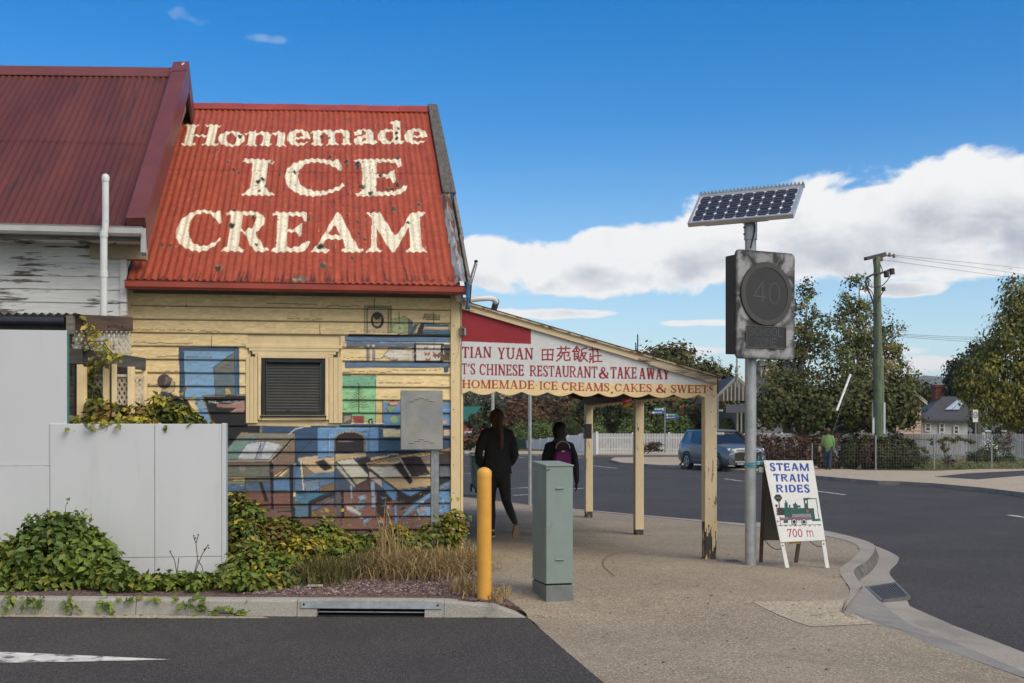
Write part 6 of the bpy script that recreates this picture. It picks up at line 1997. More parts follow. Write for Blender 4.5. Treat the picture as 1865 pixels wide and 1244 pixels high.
bl=[px_blob(448,950,12.2,40,40,40),px_blob(440,995,11.8,45,55,50),px_blob(500,997,12.1,55,46,50),px_blob(560,990,12.3,50,34,40),px_blob(475,1040,11.2,75,40,55),px_blob(555,1020,11.9,60,42,50),px_blob(615,1000,12.4,50,34,40),px_blob(600,1025,11.9,50,32,40),px_blob(665,1000,12.5,40,32,35),px_blob(460,1066,10.6,70,20,40),px_blob(540,1058,10.9,60,18,40),px_blob(720,985,12.6,35,30,30),px_blob(790,985,12.7,38,34,26),px_blob(825,965,12.8,24,38,20),px_blob(745,1000,12.4,50,26,30),px_blob(432,915,12.3,18,16,20),px_blob(515,958,12.5,35,14,25),px_blob(590,966,12.5,28,12,25)]
P_,N_,pk=rand_in(bl,9500,RNG,.72)
k_=(P_[:,2]>.0)&(P_[:,1]<YW-.05)
leaf_mesh('foliage',P_[k_],N_[k_],.068,YGREEN+GREEN[:3],MAT['leaf'],bank,aspect=.62,clump=pk[k_])['kind']='stuff'
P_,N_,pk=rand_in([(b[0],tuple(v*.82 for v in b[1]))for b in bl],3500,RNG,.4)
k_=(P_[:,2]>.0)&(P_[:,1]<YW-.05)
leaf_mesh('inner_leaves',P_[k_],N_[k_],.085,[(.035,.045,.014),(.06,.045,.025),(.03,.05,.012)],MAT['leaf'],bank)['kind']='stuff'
pts,nr=[],[]
for(x,y,sx_,sy_,n)in((820,945,14,22,60),(812,975,20,20,80),(785,990,25,14,60),(440,905,8,9,30),(600,945,20,8,30),(835,985,12,20,50)):
 for k in range(n):
  q=at(x+rr.gauss(0,sx_),y+rr.gauss(0,sy_),12.7)
  pts.append(tuple(q));nr.append((rr.uniform(-.6,.6),-1,.4))
leaf_mesh('loose_leaves',np.array(pts),np.array(nr,dtype=float),.06,YGREEN,MAT['leaf'],bank,aspect=.62)['kind']='stuff'
twigs('stems',at(510,1050,11.9),[at(x,y,12.3)for(x,y)in((440,905),(520,940),(590,945),(660,975),(450,960),(600,990))],.008,bank)
def grass(name,label,specs,n,hgt,pal,parent_loc,seed=1,cat='grass tuft',lean=.6):
 root=thing(name,label,cat,tuple(parent_loc))
 r=np.random.default_rng(seed)
 V,F,Cc=[],[],[]
 i0=0
 pal=np.array(pal)
 for k in range(n):
  cx,cy,D,sx_=specs[r.integers(len(specs))]
  b=at(cx+r.normal(0,sx_),cy,D+r.normal(0,.18))
  b.z=max(0.0,0.0)
  h=hgt*r.uniform(.45,1.2)
  a=r.uniform(0,2*math.pi)
  ln=r.uniform(.15,lean)*h*1.3
  w=r.uniform(.003,.0065)
  dx,dy=math.cos(a)*ln,math.sin(a)*ln-.1*h
  pv=np.array([-math.sin(a),math.cos(a),0])*w
  c=pal[r.integers(len(pal))]*r.uniform(.7,1.2)
  for t in(0,.45,.8):
   p=np.array([b.x+dx*t*t,b.y+dy*t*t,b.z+h*(t-.35*t*t*(ln/h))])
   V+=[p-pv*(1-t*.7),p+pv*(1-t*.7)]
  V.append(np.array([b.x+dx,b.y+dy,b.z+h*(1-.55*(ln/h))]))
  F+=[(i0,i0+1,i0+3),(i0,i0+3,i0+2),(i0+2,i0+3,i0+5),(i0+2,i0+5,i0+4),(i0+4,i0+5,i0+6)]
  Cc+=[c]*7
  i0+=7
 o=np_mesh('blades',np.array(V),np.array(F),MAT['dry'],root,np.array(Cc))
 o['kind']='stuff'
 return root
STRAW=[(.44,.31,.16),(.38,.26,.125),(.54,.40,.21),(.30,.20,.10),(.34,.26,.12),(.18,.15,.06)]
grass('dry_grass','mass of straw coloured dry grass in the gravel bed beside the yellow bollard',[(700,1050,11.6,26),(745,1040,11.9,30),(800,1040,12.0,28),(845,1042,12.1,14),(770,1055,11.5,30),(720,1030,12.2,30)],4600,.29,STRAW,at(760,1045,11.8),3,lean=1.7)
grass('green_grass_tuft','patch of greenish brown grass among the creeper below the mural',[(600,1045,11.5,35),(650,1040,11.6,25),(580,1060,11.0,25)],1300,.26,[(.15,.13,.05),(.11,.12,.035),(.09,.11,.03),(.22,.16,.08)],at(610,1045,11.5),4,lean=.9)
grass('dry_grass','small dry weed tuft between the yellow bollard and the footpath edge',[(905,1090,9.95,8),(915,1092,9.95,7)],170,.10,STRAW,at(908,1092,9.95),5,lean=1.0)
grass('dry_grass','thin dry tuft on the gravel just left of the yellow bollard',[(855,1075,10.3,10),(840,1070,10.5,12)],260,.14,STRAW,at(850,1075,10.3),6,lean=1.0)
grass('tall_grass_stalks','few tall thin grass stalks rising from the dry grass',[(725,1045,11.8,14),(700,1045,11.9,8)],60,.75,STRAW[:3],at(720,1045,11.8),7,lean=.35)
r=np.random.default_rng(21)
pv=[]
n=5200
px=r.uniform(430,885,n)
py=r.uniform(1030,1083,n)
ok=(py>1083-(px-430)*.25)&(py<1082)
V,F,Cc=[],[],[]
octv=np.array([(1,0,0),(-1,0,0),(0,1,0),(0,-1,0),(0,0,1),(0,0,-.4)])
octf=[(0,2,4),(2,1,4),(1,3,4),(3,0,4)]
palg=np.array([(.10,.06,.06),(.13,.08,.075),(.17,.11,.10),(.07,.042,.04),(.24,.18,.16),(.33,.27,.24),(.12,.075,.07),(.20,.15,.10)])
for k in range(n):
 if not ok[k]:
  continue
 b=on_z(px[k],py[k],0)
 s_=r.uniform(.006,.017)
 a=r.uniform(0,math.pi)
 sc_=np.array([s_*r.uniform(.8,1.7),s_,s_*.8])
 q=octv*sc_
 q=np.stack([q[:,0]*math.cos(a)-q[:,1]*math.sin(a),q[:,0]*math.sin(a)+q[:,1]*math.cos(a),q[:,2]],1)+np.array([b.x,b.y,-.006])
 i0=len(V)*6
 V.append(q)
 F+=[(i0+f_[0],i0+f_[1],i0+f_[2])for f_ in octf]
 Cc.append(np.repeat((palg[r.integers(len(palg))]*r.uniform(.75,1.2))[None],6,0))
o=np_mesh('gravel',np.vstack(V),np.array(F),M_attr('gravel',.85,.1,30,0),None,np.vstack(Cc))
tag(o,kind='stuff')
lt=on_z(631,1046,.0)
o=MB().add([(lt.x-.035,lt.y,.004),(lt.x+.03,lt.y-.02,.012),(lt.x+.035,lt.y+.02,.03),(lt.x,lt.y+.01,.045),(lt.x-.03,lt.y+.02,.03)],[(0,1,3),(1,2,3),(0,3,4)]).build('litter',M('wrapper',(.6,.63,.65),.3,bump=0))
tag(o,'crumpled pale wrapper lying on the gravel below the mural','litter')
lt=on_z(574,1067,.01)
o=MB().box((lt.x-.07,lt.y-.02,0),(lt.x+.07,lt.y+.03,.02)).build('paving_offcut',MAT['concrete'],bevel=.004)
tag(o,'flat grey stone offcut lying in the gravel near the kerb','stone')
vine=thing('climbing_vine','yellow green vine climbing the lattice and spilling over the white fence','vine',tuple(at(200,772,12)))
bl=[px_blob_y(172,748,12.0,17,26,14),px_blob_y(170,708,12.08,9,30,8),px_blob_y(205,752,11.9,25,20,18),px_blob_y(250,755,11.95,30,18,20),px_blob_y(300,750,12.1,34,22,20),px_blob_y(330,755,12.1,25,20,18),px_blob_y(290,730,12.1,18,12,14),px_blob_y(345,766,12.1,30,10,16),px_blob_y(225,766,11.85,60,9,18),px_blob_y(160,770,11.85,30,8,14)]
P_,N_,pk=rand_in(bl,1150,RNG,.55)
k_=P_[:,1]>YF+.07
leaf_mesh('foliage',P_[k_],N_[k_],.075,YGREEN+[(.05,.08,.018),(.22,.21,.04)],MAT['leaf'],vine,aspect=.62,clump=pk[k_])['kind']='stuff'
pts,nr=[],[]
for(x,y,sx_,sy_,D,n)in((167,612,9,10,12.2,34),(160,590,5,9,12.2,10),(172,628,13,7,12.1,28),(195,640,10,8,11.95,22),(192,652,8,6,11.9,26),(200,655,10,5,11.9,20),(170,675,9,6,12.1,26),(132,768,6,6,11.8,22),(375,775,14,5,12.4,16),(330,728,16,8,12.2,26),(200,776,60,3,YF+.02,30),(165,776,10,3,YF-.01,12)):
 for k in range(n):
  q=on_y(x+rr.gauss(0,sx_),y+rr.gauss(0,sy_),D+rr.uniform(-.06,.06))
  pts.append(tuple(q));nr.append((rr.uniform(-.6,.6),-1,.3))
leaf_mesh('loose_leaves',np.array(pts),np.array(nr,dtype=float),.065,YGREEN,MAT['leaf'],vine,aspect=.6)['kind']='stuff'
mb=MB()
for path in([(165,770,12),(168,720,12.02),(172,690,12.0),(170,650,11.98),(158,620,11.95),(162,585,11.95)],[(150,620,11.92),(165,622,11.92),(188,621,11.92),(200,640,11.92)],[(176,690,11.95),(190,660,11.92)],[(300,772,12.1),(290,740,12.15),(320,722,12.2)],[(345,770,12.2),(372,772,12.3)]):
 mb.tube([on_y(*q)for q in path],.006,5,cap=False)
mb.build('stems',MAT['stem'],vine)['kind']='stuff'
# ------------------------------------------------------------------ street furniture on the near footpath
bp=on_z(882,1112,-.12)
bol=thing('bollard','yellow painted steel bollard with domed top beside the kerb inlet','bollard',tuple(bp))
D_b=bp.x*ST+bp.y*CT
rb=13.2*D_b/FPX
zt_b=CAM_H+(HOR-858)/FPX*D_b
m,T,p=new_mat('bollard_yellow')
pos=T.n('ShaderNodeNewGeometry').outputs['Position']
n1=T.ramp(T.noise(pos,4,5,.6),.3,.7)
cc=T.mix(n1,(.60,.30,.045),(.70,.36,.06))
cc=T.mix(T.math('MULTIPLY',T.ramp(T.noise(T.vm('MULTIPLY',pos,(30,30,14)),1.0,5,.7),.70,.74),.8),cc,(.09,.06,.03))
cc=T.mix(T.math('MULTIPLY',T.ramp(T.noise(T.vm('MULTIPLY',pos,(9,9,5)),1.0,5,.7),.6,.75),.35),cc,(.36,.22,.07))
T.t.links.new(cc,p.inputs['Base Color'])
p.inputs['Roughness'].default_value=.42
MAT['bollard']=m
MB().lathe([(rb,-.05),(rb,zt_b-bp.z-.05)],tuple(bp),32).build('tube',MAT['bollard'],bol,smooth='auto')
MB().lathe([(rb+.0015,zt_b-bp.z-.05),(rb+.002,zt_b-bp.z-.006),(rb*.93,zt_b-bp.z+.006),(rb*.6,zt_b-bp.z+.024),(rb*.25,zt_b-bp.z+.032),(.001,zt_b-bp.z+.034)],tuple(bp),32).build('cap',MAT['bollard'],bol,smooth='auto')
fl_=on_z(994.5,1094,-.055)
frr=on_z(1046.8,1094,-.055)
cabw=frr.x-fl_.x
cabd=.44
pil=thing('service_pillar','green grey steel electricity service pillar standing on the footpath','service pillar',(fl_.x,fl_.y,-.055))
MAT['pillar']=M('pillar_green',(.205,.258,.246),.45,.0,var=.07,sc=3,bump=.04,dirt=(.15,.18,.17),dsc=(5,5,2),dlo=.55,dhi=.8)
MAT['pillar_base']=M('pillar_plinth',(.15,.165,.165),.6,var=.15,sc=8,bump=.15,dirt=(.32,.33,.32),dsc=(10,10,5),dlo=.66,dhi=.74)
x0,y0,x1,y1=fl_.x,fl_.y,frr.x,fl_.y+cabd
zt_p=CAM_H+(HOR-847)/FPX*(x0*ST+y0*CT)
zb_p=CAM_H+(HOR-1064.5)/FPX*(x0*ST+y0*CT)
MB().box((x0-.002,y0-.002,-.08),(x1+.002,y1,zb_p-.012)).build('plinth',MAT['pillar_base'],pil,bevel=.004)
MB().box((x0+.01,y0+.01,zb_p-.013),(x1-.01,y1-.01,zb_p)).build('shadow_gap',MAT['dark'],pil)
bd_=MB().box((x0,y0+.014,zb_p),(x1,y1,zt_p-.012)).build('body',MAT['pillar'],pil,bevel=.004)
dr=MB().box((x0+.002,y0,zb_p+.004),(x1-.002,y0+.012,zt_p-.016)).build('door',MAT['pillar'],pil,bevel=.003)
MB().hexa([(x0-.006,y0-.006,zt_p-.014),(x1+.006,y0-.006,zt_p-.014),(x1+.006,y1+.006,zt_p-.014),(x0-.006,y1+.006,zt_p-.014),(x0-.006,y0-.006,zt_p),(x1+.006,y0-.006,zt_p),(x1+.006,y1+.006,zt_p+.025),(x0-.006,y1+.006,zt_p+.025)]).build('lid',MAT['pillar'],pil,bevel=.003)
for yy in(890.5,1020.5):
 zc=CAM_H+(HOR-yy)/FPX*(x0*ST+y0*CT)
 xm=x0+cabw*.5
 MB().hexa([(xm-.036,y0-.004,zc-.004),(xm+.036,y0-.004,zc-.004),(xm+.036,y0+.004,zc-.012),(xm-.036,y0+.004,zc-.012),(xm-.036,y0-.016,zc+.002),(xm+.036,y0-.016,zc+.002),(xm+.036,y0+.002,zc+.01),(xm-.036,y0+.002,zc+.01)]).build('latch_cover',MAT['pillar'],dr,bevel=.002)
MB().tube([(x0+.008,y0-.001,zt_p-.05),(x0+.03,y0-.001,zt_p-.035)],.004,6).build('rivet',MAT['dark'],dr)
b=MB()
b.beam((x0+.015,y0-.0006,zt_p-.58),(x0+.06,y0-.0006,zt_p-.49),.002,.0012)
b.beam((x0+.02,y0-.0006,zt_p-.6),(x0+.045,y0-.0006,zt_p-.56),.002,.0012)
b.build('scratch',M('scratch',(.09,.12,.11),.6,bump=0),dr)
pil.rotation_euler.z=math.radians(6)
YM=12.62
mb0,mb1=on_y(730,819,YM),on_y(806.5,711,YM)
mtr=thing('meter_box','flat grey metal electricity meter box on a galvanised post before the mural','meter box',((mb0.x+mb1.x)/2,YM+.15,0))
MAT['meter']=M('meter_grey',(.30,.29,.255),.42,.25,var=.10,sc=5,bump=.05,c2=(.34,.34,.32),dirt=(.20,.225,.26),dsc=(5,5,4),dlo=.42,dhi=.75)
MB().box((mb0.x+.006,YM+.012,mb0.z+.006),(mb1.x-.006,YM+.2,mb1.z-.006)).build('case',MAT['meter'],mtr,bevel=.004)
dr=MB().box((mb0.x,YM,mb0.z),(mb1.x,YM+.011,mb1.z)).build('door',MAT['meter'],mtr,bevel=.003)
for(ys_,s_)in((726.5,1),(802,1)):
 for(px,dy)in((750,4.5),(759.5,1),(767.5,-2),(776.5,1),(786.5,4)):
  q=on_y(px,ys_+dy,YM)
  MB().hexa([(q.x-.026,YM-.001,q.z-.004),(q.x+.026,YM-.001,q.z-.004),(q.x+.026,YM+.002,q.z-.005),(q.x-.026,YM+.002,q.z-.005),(q.x-.026,YM-.008,q.z+.0),(q.x+.026,YM-.008,q.z),(q.x+.026,YM+.002,q.z+.006),(q.x-.026,YM+.002,q.z+.006)]).build('louvre',MAT['meter'],dr)
pa,pb=on_y(785,900,YM+.05),on_y(799.5,900,YM+.05)
MB().box((pa.x,YM+.05,0),(pa.x+.03,YM+.13,mb0.z+.004)).box((pa.x+.03,YM+.055,0),(pb.x,YM+.12,mb0.z+.004)).build('post',MAT['steel'],mtr,bevel=.003)
DP=13.05
pb_=on_z(1367,1027,-.075)
DP=pb_.x*ST+pb_.y*CT
ssign=thing('school_zone_sign','dusty electronic 40 school zone speed sign on a galvanised pole with solar panel','traffic sign',tuple(pb_))
rp=10.2*DP/FPX
MAT['pole']=M('pole_galvanised',(.40,.42,.43),.4,.55,var=.16,sc=9,bump=.06,dirt=(.28,.29,.29),dsc=(8,8,3),dlo=.5,dhi=.75)
zp_top=CAM_H+(HOR-434)/FPX*DP
zp_pan=CAM_H+(HOR-403)/FPX*DP
MB().lathe([(rp,-.03),(rp,zp_top-pb_.z),(.001,zp_top-pb_.z)],tuple(pb_),28).build('pole',MAT['pole'],ssign,smooth='auto')
MB().lathe([(rp+.008,0),(rp+.010,.002),(rp+.010,.1),(rp+.012,.102),(rp+.012,zp_pan-zp_top+.02),(.001,zp_pan-zp_top+.02)],(pb_.x,pb_.y,zp_top-.02),28).build('sleeve',MAT['pole'],ssign,smooth='auto')
b=MB()
for dz in(.0,.075):
 b.tube([(pb_.x-rp-.012,pb_.y-.02,zp_top+.04+dz),(pb_.x-rp-.03,pb_.y-.02,zp_top+.04+dz)],.008,6)
b.tube(smooth_curve([(pb_.x+.0,pb_.y-rp-.012,zp_pan),(pb_.x+.02,pb_.y-rp-.018,zp_pan-.1),(pb_.x-.03,pb_.y-rp-.016,zp_top-.12)],5),.008,6)
b.build('cable',MAT['black_metal'],ssign)
FA=math.radians(26)
fx=Vector((math.cos(FA)*CT+math.sin(FA)*ST,-math.cos(FA)*ST+math.sin(FA)*CT,0))
fn=Vector((fx.y,-fx.x,0))
fu=Vector((0,0,1))
SWD,SH=0.0,0.0
Df=DP-.15
cL=at(1340.5,554,Df-.13)
cR_px=1448
lo,hi=.3,1.3
for _ in range(40):
 mid=(lo+hi)/2
 q=cL+fx*mid
 if proj(q.x,q.y,q.z)[0]<cR_px:
  lo=mid
 else:
  hi=mid
SWD=lo
z_t=CAM_H+(HOR-456.5)/FPX*(Df)
z_b=CAM_H+(HOR-654)/FPX*(Df)
SH=z_t-z_b
fc=cL+fx*SWD/2
fc.z=(z_t+z_b)/2
def face_pt(u,v,d=0.0):
 """u, v from the centre of the face in metres, d towards the viewer"""
 return fc+fx*u+fu*v+fn*d
def rrect(w,h,r,n=5):
 pts=[]
 for(sx_,sy_,a0)in((1,1,0),(-1,1,90),(-1,-1,180),(1,-1,270)):
  for k in range(n+1):
   a=math.radians(a0+90*k/n)
   pts.append((sx_*(w/2-r)+r*math.cos(a),sy_*(h/2-r)+r*math.sin(a)))
 return pts
MAT['sign_black']=M('sign_black',(.028,.029,.032),.55,var=.2,bump=.05)
m,T,p=new_mat('dusty_black')
pos=T.n('ShaderNodeNewGeometry').outputs['Position']
rel=T.vm('SUBTRACT',pos,tuple(fc))
uu=T.vm('DOT_PRODUCT',rel,tuple(fx))
vv_=T.sep(rel)[2]
dist=T.vm('LENGTH',T.xyz(uu,T.math('SUBTRACT',vv_,SH*.105),0.0))
ringm=T.ramp(dist,.27,.36)
boxm=T.math('MAXIMUM',T.math('SUBTRACT',T.math('ABSOLUTE',uu),.235),T.math('SUBTRACT',T.math('ABSOLUTE',T.math('ADD',vv_,SH*.295)),.125))
edge=T.math('MINIMUM',T.math('SUBTRACT',SWD/2,T.math('ABSOLUTE',uu)),T.math('SUBTRACT',SH/2,T.math('ABSOLUTE',vv_)))
nz_=T.noise(pos,4.5,4,.55,.5)
nz2=T.noise(pos,17,5,.6,.6)
mk=T.math('MULTIPLY',T.ramp(T.math('ADD',dist,T.math('MULTIPLY_ADD',nz_,.3,-.15)),.27,.40),T.ramp(T.math('ADD',boxm,T.math('MULTIPLY_ADD',nz_,.25,-.125)),-.01,.075))
mk=T.math('MULTIPLY',mk,T.ramp(T.math('ADD',edge,T.math('MULTIPLY_ADD',nz2,.08,-.04)),-.01,.05))
mk=T.math('MULTIPLY',mk,T.ramp(T.math('ADD',nz_,T.math('MULTIPLY_ADD',nz2,.12,-.06)),.40,.62))
T.t.links.new(T.mix(mk,(.022,.023,.026),(.29,.295,.31)),p.inputs['Base Color'])
p.inputs['Roughness'].default_value=.6
MAT['dusty']=m
outl=rrect(SWD,SH,.055)
MB().prism([face_pt(u,v,0)for u,v in outl],fn*-.03).build('face_plate',MAT['dusty'],ssign,bevel=.006)
bw,bh=SWD*.99,SH*.905
MB().prism([face_pt(u,v-.0,-.031)for u,v in((-bw/2-.0,-bh/2),(bw/2-.05,-bh/2),(bw/2-.05,bh/2),(-bw/2,bh/2))],fn*-.17).build('housing',MAT['sign_black'],ssign,bevel=.006)
cyv=SH*.105
R0=.304*(SWD/.70)if SWD<.9 else .31
disc=MB()
n=48
for(r0,d)in((R0,.004),):
 disc.prism([face_pt(r0*math.cos(2*math.pi*k/n),cyv+r0*math.sin(2*math.pi*k/n),.001)for k in range(n)],fn*.012)
disc.build('roundel',M('roundel_black',(.022,.023,.026),.5,var=.1,bump=0),ssign,bevel=.003)
rg=MB()
V,F=[],[]
for k in range(n):
 a=2*math.pi*k/n
 for(r_,d)in((R0*.985,.0135),(R0*.985,.019),(R0*.83,.019),(R0*.83,.0135)):
  V.append(face_pt(r_*math.cos(a),cyv+r_*math.sin(a),d))
for k in range(n):
 for i_ in range(3):
  a_,b_=k*4+i_,((k+1)%n)*4+i_
  F.append((a_,b_,b_+1,a_+1))
rg.add(V,F)
rg.build('ring',M('ring_grey',(.055,.053,.052),.55,var=.1,bump=0),ssign)
led=M('led_dot',(.15,.15,.15),.4,var=.05,bump=0)
def dot(mb,u,v,d,r_=.0042):
 mb.prism([face_pt(u+r_*math.cos(a),v+r_*math.sin(a),d)for a in(0,1.2566,2.513,3.77,5.0265)],fn*.002)
dm=MB()
for k in range(110):
 a=2*math.pi*k/110
 for r_ in(R0*.87,R0*.90,R0*.93,R0*.96):
  dot(dm,r_*math.cos(a),cyv+r_*math.sin(a),.0195,.003)
dm.build('ring_leds',M('ring_led',(.10,.095,.09),.4,bump=0),ssign)['kind']='stuff'
dm=MB()
def dots(path,step=.0125):
 for a_,b_ in zip(path[:-1],path[1:]):
  L=math.hypot(b_[0]-a_[0],b_[1]-a_[1])
  k=max(1,int(L/step))
  for i_ in range(k):
   t=i_/k
   dot(dm,a_[0]+(b_[0]-a_[0])*t,cyv+a_[1]+(b_[1]-a_[1])*t,.0137)
for o_ in(0,.013):
 dots([(-.075,.12-o_),(-.185+o_*1.5,-.03-o_*.2),(-.01,-.03-o_)])
 dots([(-.05-o_,.13),(-.05-o_,-.105)])
 c_=(.105,.01)
 dots([(c_[0]+(.075-o_)*math.cos(a),c_[1]+(.12-o_)*math.sin(a))for a in np.linspace(0,2*math.pi,26)])
dm.build('speed_leds',led,ssign)['kind']='stuff'
tb=MB()
pw,ph,pcy=.50*SWD/.70*.93,.235,-SH*.295
tb.prism([face_pt(u,pcy+v,.001)for u,v in((-pw/2,-ph/2),(pw/2,-ph/2),(pw/2,ph/2),(-pw/2,ph/2))],fn*.004)
tb.build('text_panel',M('text_panel',(.020,.022,.026),.45,bump=0),ssign)
b=MB()
for(a_,c_)in(((-pw/2,-ph/2),(pw/2,-ph/2)),((pw/2,-ph/2),(pw/2,ph/2)),((pw/2,ph/2),(-pw/2,ph/2)),((-pw/2,ph/2),(-pw/2,-ph/2))):
 b.beam(face_pt(a_[0],pcy+a_[1],.007),face_pt(c_[0],pcy+c_[1],.007),.008,.012,up=tuple(fn))
b.build('text_frame',M('panel_trim',(.10,.085,.07),.5,bump=0),ssign)
FONT5={'S':['01110','10001','10000','01110','00001','10001','01110'],'C':['01110','10001','10000','10000','10000','10001','01110'],'H':['10001','10001','10001','11111','10001','10001','10001'],'O':['01110','10001','10001','10001','10001','10001','01110'],'L':['10000','10000','10000','10000','10000','10000','11111'],'Z':['11111','00001','00010','00100','01000','10000','11111'],'N':['10001','11001','10101','10101','10011','10001','10001'],'E':['11111','10000','10000','11110','10000','10000','11111']}
dm=MB()
for word,cy_ in(('SCHOOL',.058),('ZONE',-.055)):
 stp=.0133
 tw_=len(word)*6*stp-stp
 for i_,ch in enumerate(word):
  for r_ in range(7):
   for c_ in range(5):
    if FONT5[ch][r_][c_]=='1':
     dot(dm,-tw_/2+(i_*6+c_)*stp,pcy+cy_+(3-r_)*stp,.0055,.0044)
dm.build('text_leds',led,ssign)['kind']='stuff'
b=MB()
for v in(.3,-.3):
 b.beam(face_pt(-.16,v,-.22),face_pt(.22,v,-.22),.04,.04)
b.build('clamp',MAT['steel'],ssign)
pc_top=Vector((pb_.x,pb_.y,zp_pan))
HA=math.radians(28)
hx_=Vector((math.cos(HA)*CT-math.sin(HA)*ST,-math.cos(HA)*ST-math.sin(HA)*CT,0))
hn=Vector((-hx_.y,hx_.x,0))
if hn.dot(Vector((ST,CT,0)))<0:
 hn=-hn
PHI=math.radians(43)
tv=Vector((0,0,1))*math.sin(PHI)+hn*math.cos(PHI)
pn=hx_.cross(tv)
if pn.dot(Vector((ST,CT,0)))>0:
 pn=-pn
PW,PH_=1.19,.56
lo_c=at(1346,399,DP-.16)
sc_=lo_c+hx_*.0
def sp(u,v,d=0.0):
 return sc_+hx_*u+tv*v+pn*d
MAT['alu']=M('aluminium',(.55,.56,.57),.35,.6,var=.08,bump=0)
b=MB()
for(u0,u1,v0,v1)in((-PW/2,PW/2,0,.03),(-PW/2,PW/2,PH_-.03,PH_),(-PW/2,-PW/2+.03,.03,PH_-.03),(PW/2-.03,PW/2,.03,PH_-.03)):
 b.hexa([sp(u0,v0,-.05),sp(u1,v0,-.05),sp(u1,v1,-.05),sp(u0,v1,-.05),sp(u0,v0,.004),sp(u1,v0,.004),sp(u1,v1,.004),sp(u0,v1,.004)])
b.build('panel_frame',MAT['alu'],ssign,bevel=.002)
MB().hexa([sp(-PW/2+.028,.028,-.02),sp(PW/2-.028,.028,-.02),sp(PW/2-.028,PH_-.028,-.02),sp(-PW/2+.028,PH_-.028,-.02),sp(-PW/2+.028,.028,-.002),sp(PW/2-.028,.028,-.002),sp(PW/2-.028,PH_-.028,-.002),sp(-PW/2+.028,PH_-.028,-.002)]).build('panel_back',M('panel_white',(.62,.63,.66),.4,bump=0),ssign)
MAT['cell']=M('solar_cell',(.026,.026,.032),.3,.0,var=.25,sc=20,bump=0,spec=.7)
cu,cv_=(PW-.075)/9,(PH_-.075)/4
for i_ in range(9):
 for j_ in range(4):
  u,v=-PW/2+.0375+cu*(i_+.5),.0375+cv_*(j_+.5)
  a_,c_,k_=cu/2-.0022,cv_/2-.0022,.021
  MB().prism([sp(u+x,v+y,-.001)for x,y in((-a_+k_,-c_),(a_-k_,-c_),(a_,-c_+k_),(a_,c_-k_),(a_-k_,c_),(-a_+k_,c_),(-a_,c_-k_),(-a_,-c_+k_))],pn*.002).build('solar_cell',MAT['cell'],ssign)
b=MB()
for j_ in range(4):
 for k in(.3,.7):
  v=.0375+cv_*(j_+k)
  b.hexa([sp(-PW/2+.04,v-.0013,.0012),sp(PW/2-.04,v-.0013,.0012),sp(PW/2-.04,v+.0013,.0012),sp(-PW/2+.04,v+.0013,.0012),sp(-PW/2+.04,v-.0013,.0022),sp(PW/2-.04,v-.0013,.0022),sp(PW/2-.04,v+.0013,.0022),sp(-PW/2+.04,v+.0013,.0022)])
b.build('busbars',MAT['alu'],ssign)
b=MB()
nsp=28
for k in range(nsp):
 u0=-PW/2-.0+PW*1.02*k/nsp
 u1=u0+PW*1.02/nsp
 b.prism([sp(u0,PH_+.002,.002)+Vector((0,0,.012)),sp(u1,PH_+.002,.002)+Vector((0,0,.012)),sp((u0+u1)/2,PH_+.002,.002)+Vector((0,0,.052))],hn*.003)
b.prism([sp(-PW/2,PH_+.002,.002)+Vector((0,0,-.03)),sp(PW/2*1.04,PH_+.002,.002)+Vector((0,0,-.03)),sp(PW/2*1.04,PH_+.002,.002)+Vector((0,0,.0125)),sp(-PW/2,PH_+.002,.002)+Vector((0,0,.0125))],hn*.003)
b.build('bird_spikes',MAT['steel'],ssign)
b=MB()
b.hexa([sp(-.40,.05,-.09),sp(.30,.05,-.09),sp(.30,.09,-.09),sp(-.40,.09,-.09),sp(-.40,.0,-.052),sp(.30,.0,-.052),sp(.30,.09,-.052),sp(-.40,.09,-.052)])
b.beam(sp(-.03,.1,-.06),Vector((pb_.x,pb_.y,zp_pan-.02)),.07,.05)
b.beam(sp(-.03,.35,-.06),Vector((pb_.x,pb_.y,zp_pan-.02)),.05,.04)
b.build('bracket',MAT['steel'],ssign)
AX0,AX1,AD=2.955,3.440,12.80
zg=-.085
aL,aR=cw(AX0+.01,AD,zg),cw(AX1,AD-.01,zg)
hL,hR=at(1390.5,839,13.10),at(1480,839,13.06)
afr=thing('sandwich_board','white sandwich board with a green steam train picture tied to the sign pole','sandwich board',tuple((aL+aR)/2))
MAT['white_old']=M('old_white_paint',(.66,.66,.64),.5,var=.06,sc=6,bump=.1,dirt=(.34,.31,.27),dsc=(10,10,8),dlo=.64,dhi=.74)
afr_cv=Canvas(1380,830,1515,1000,8,(216,216,214))
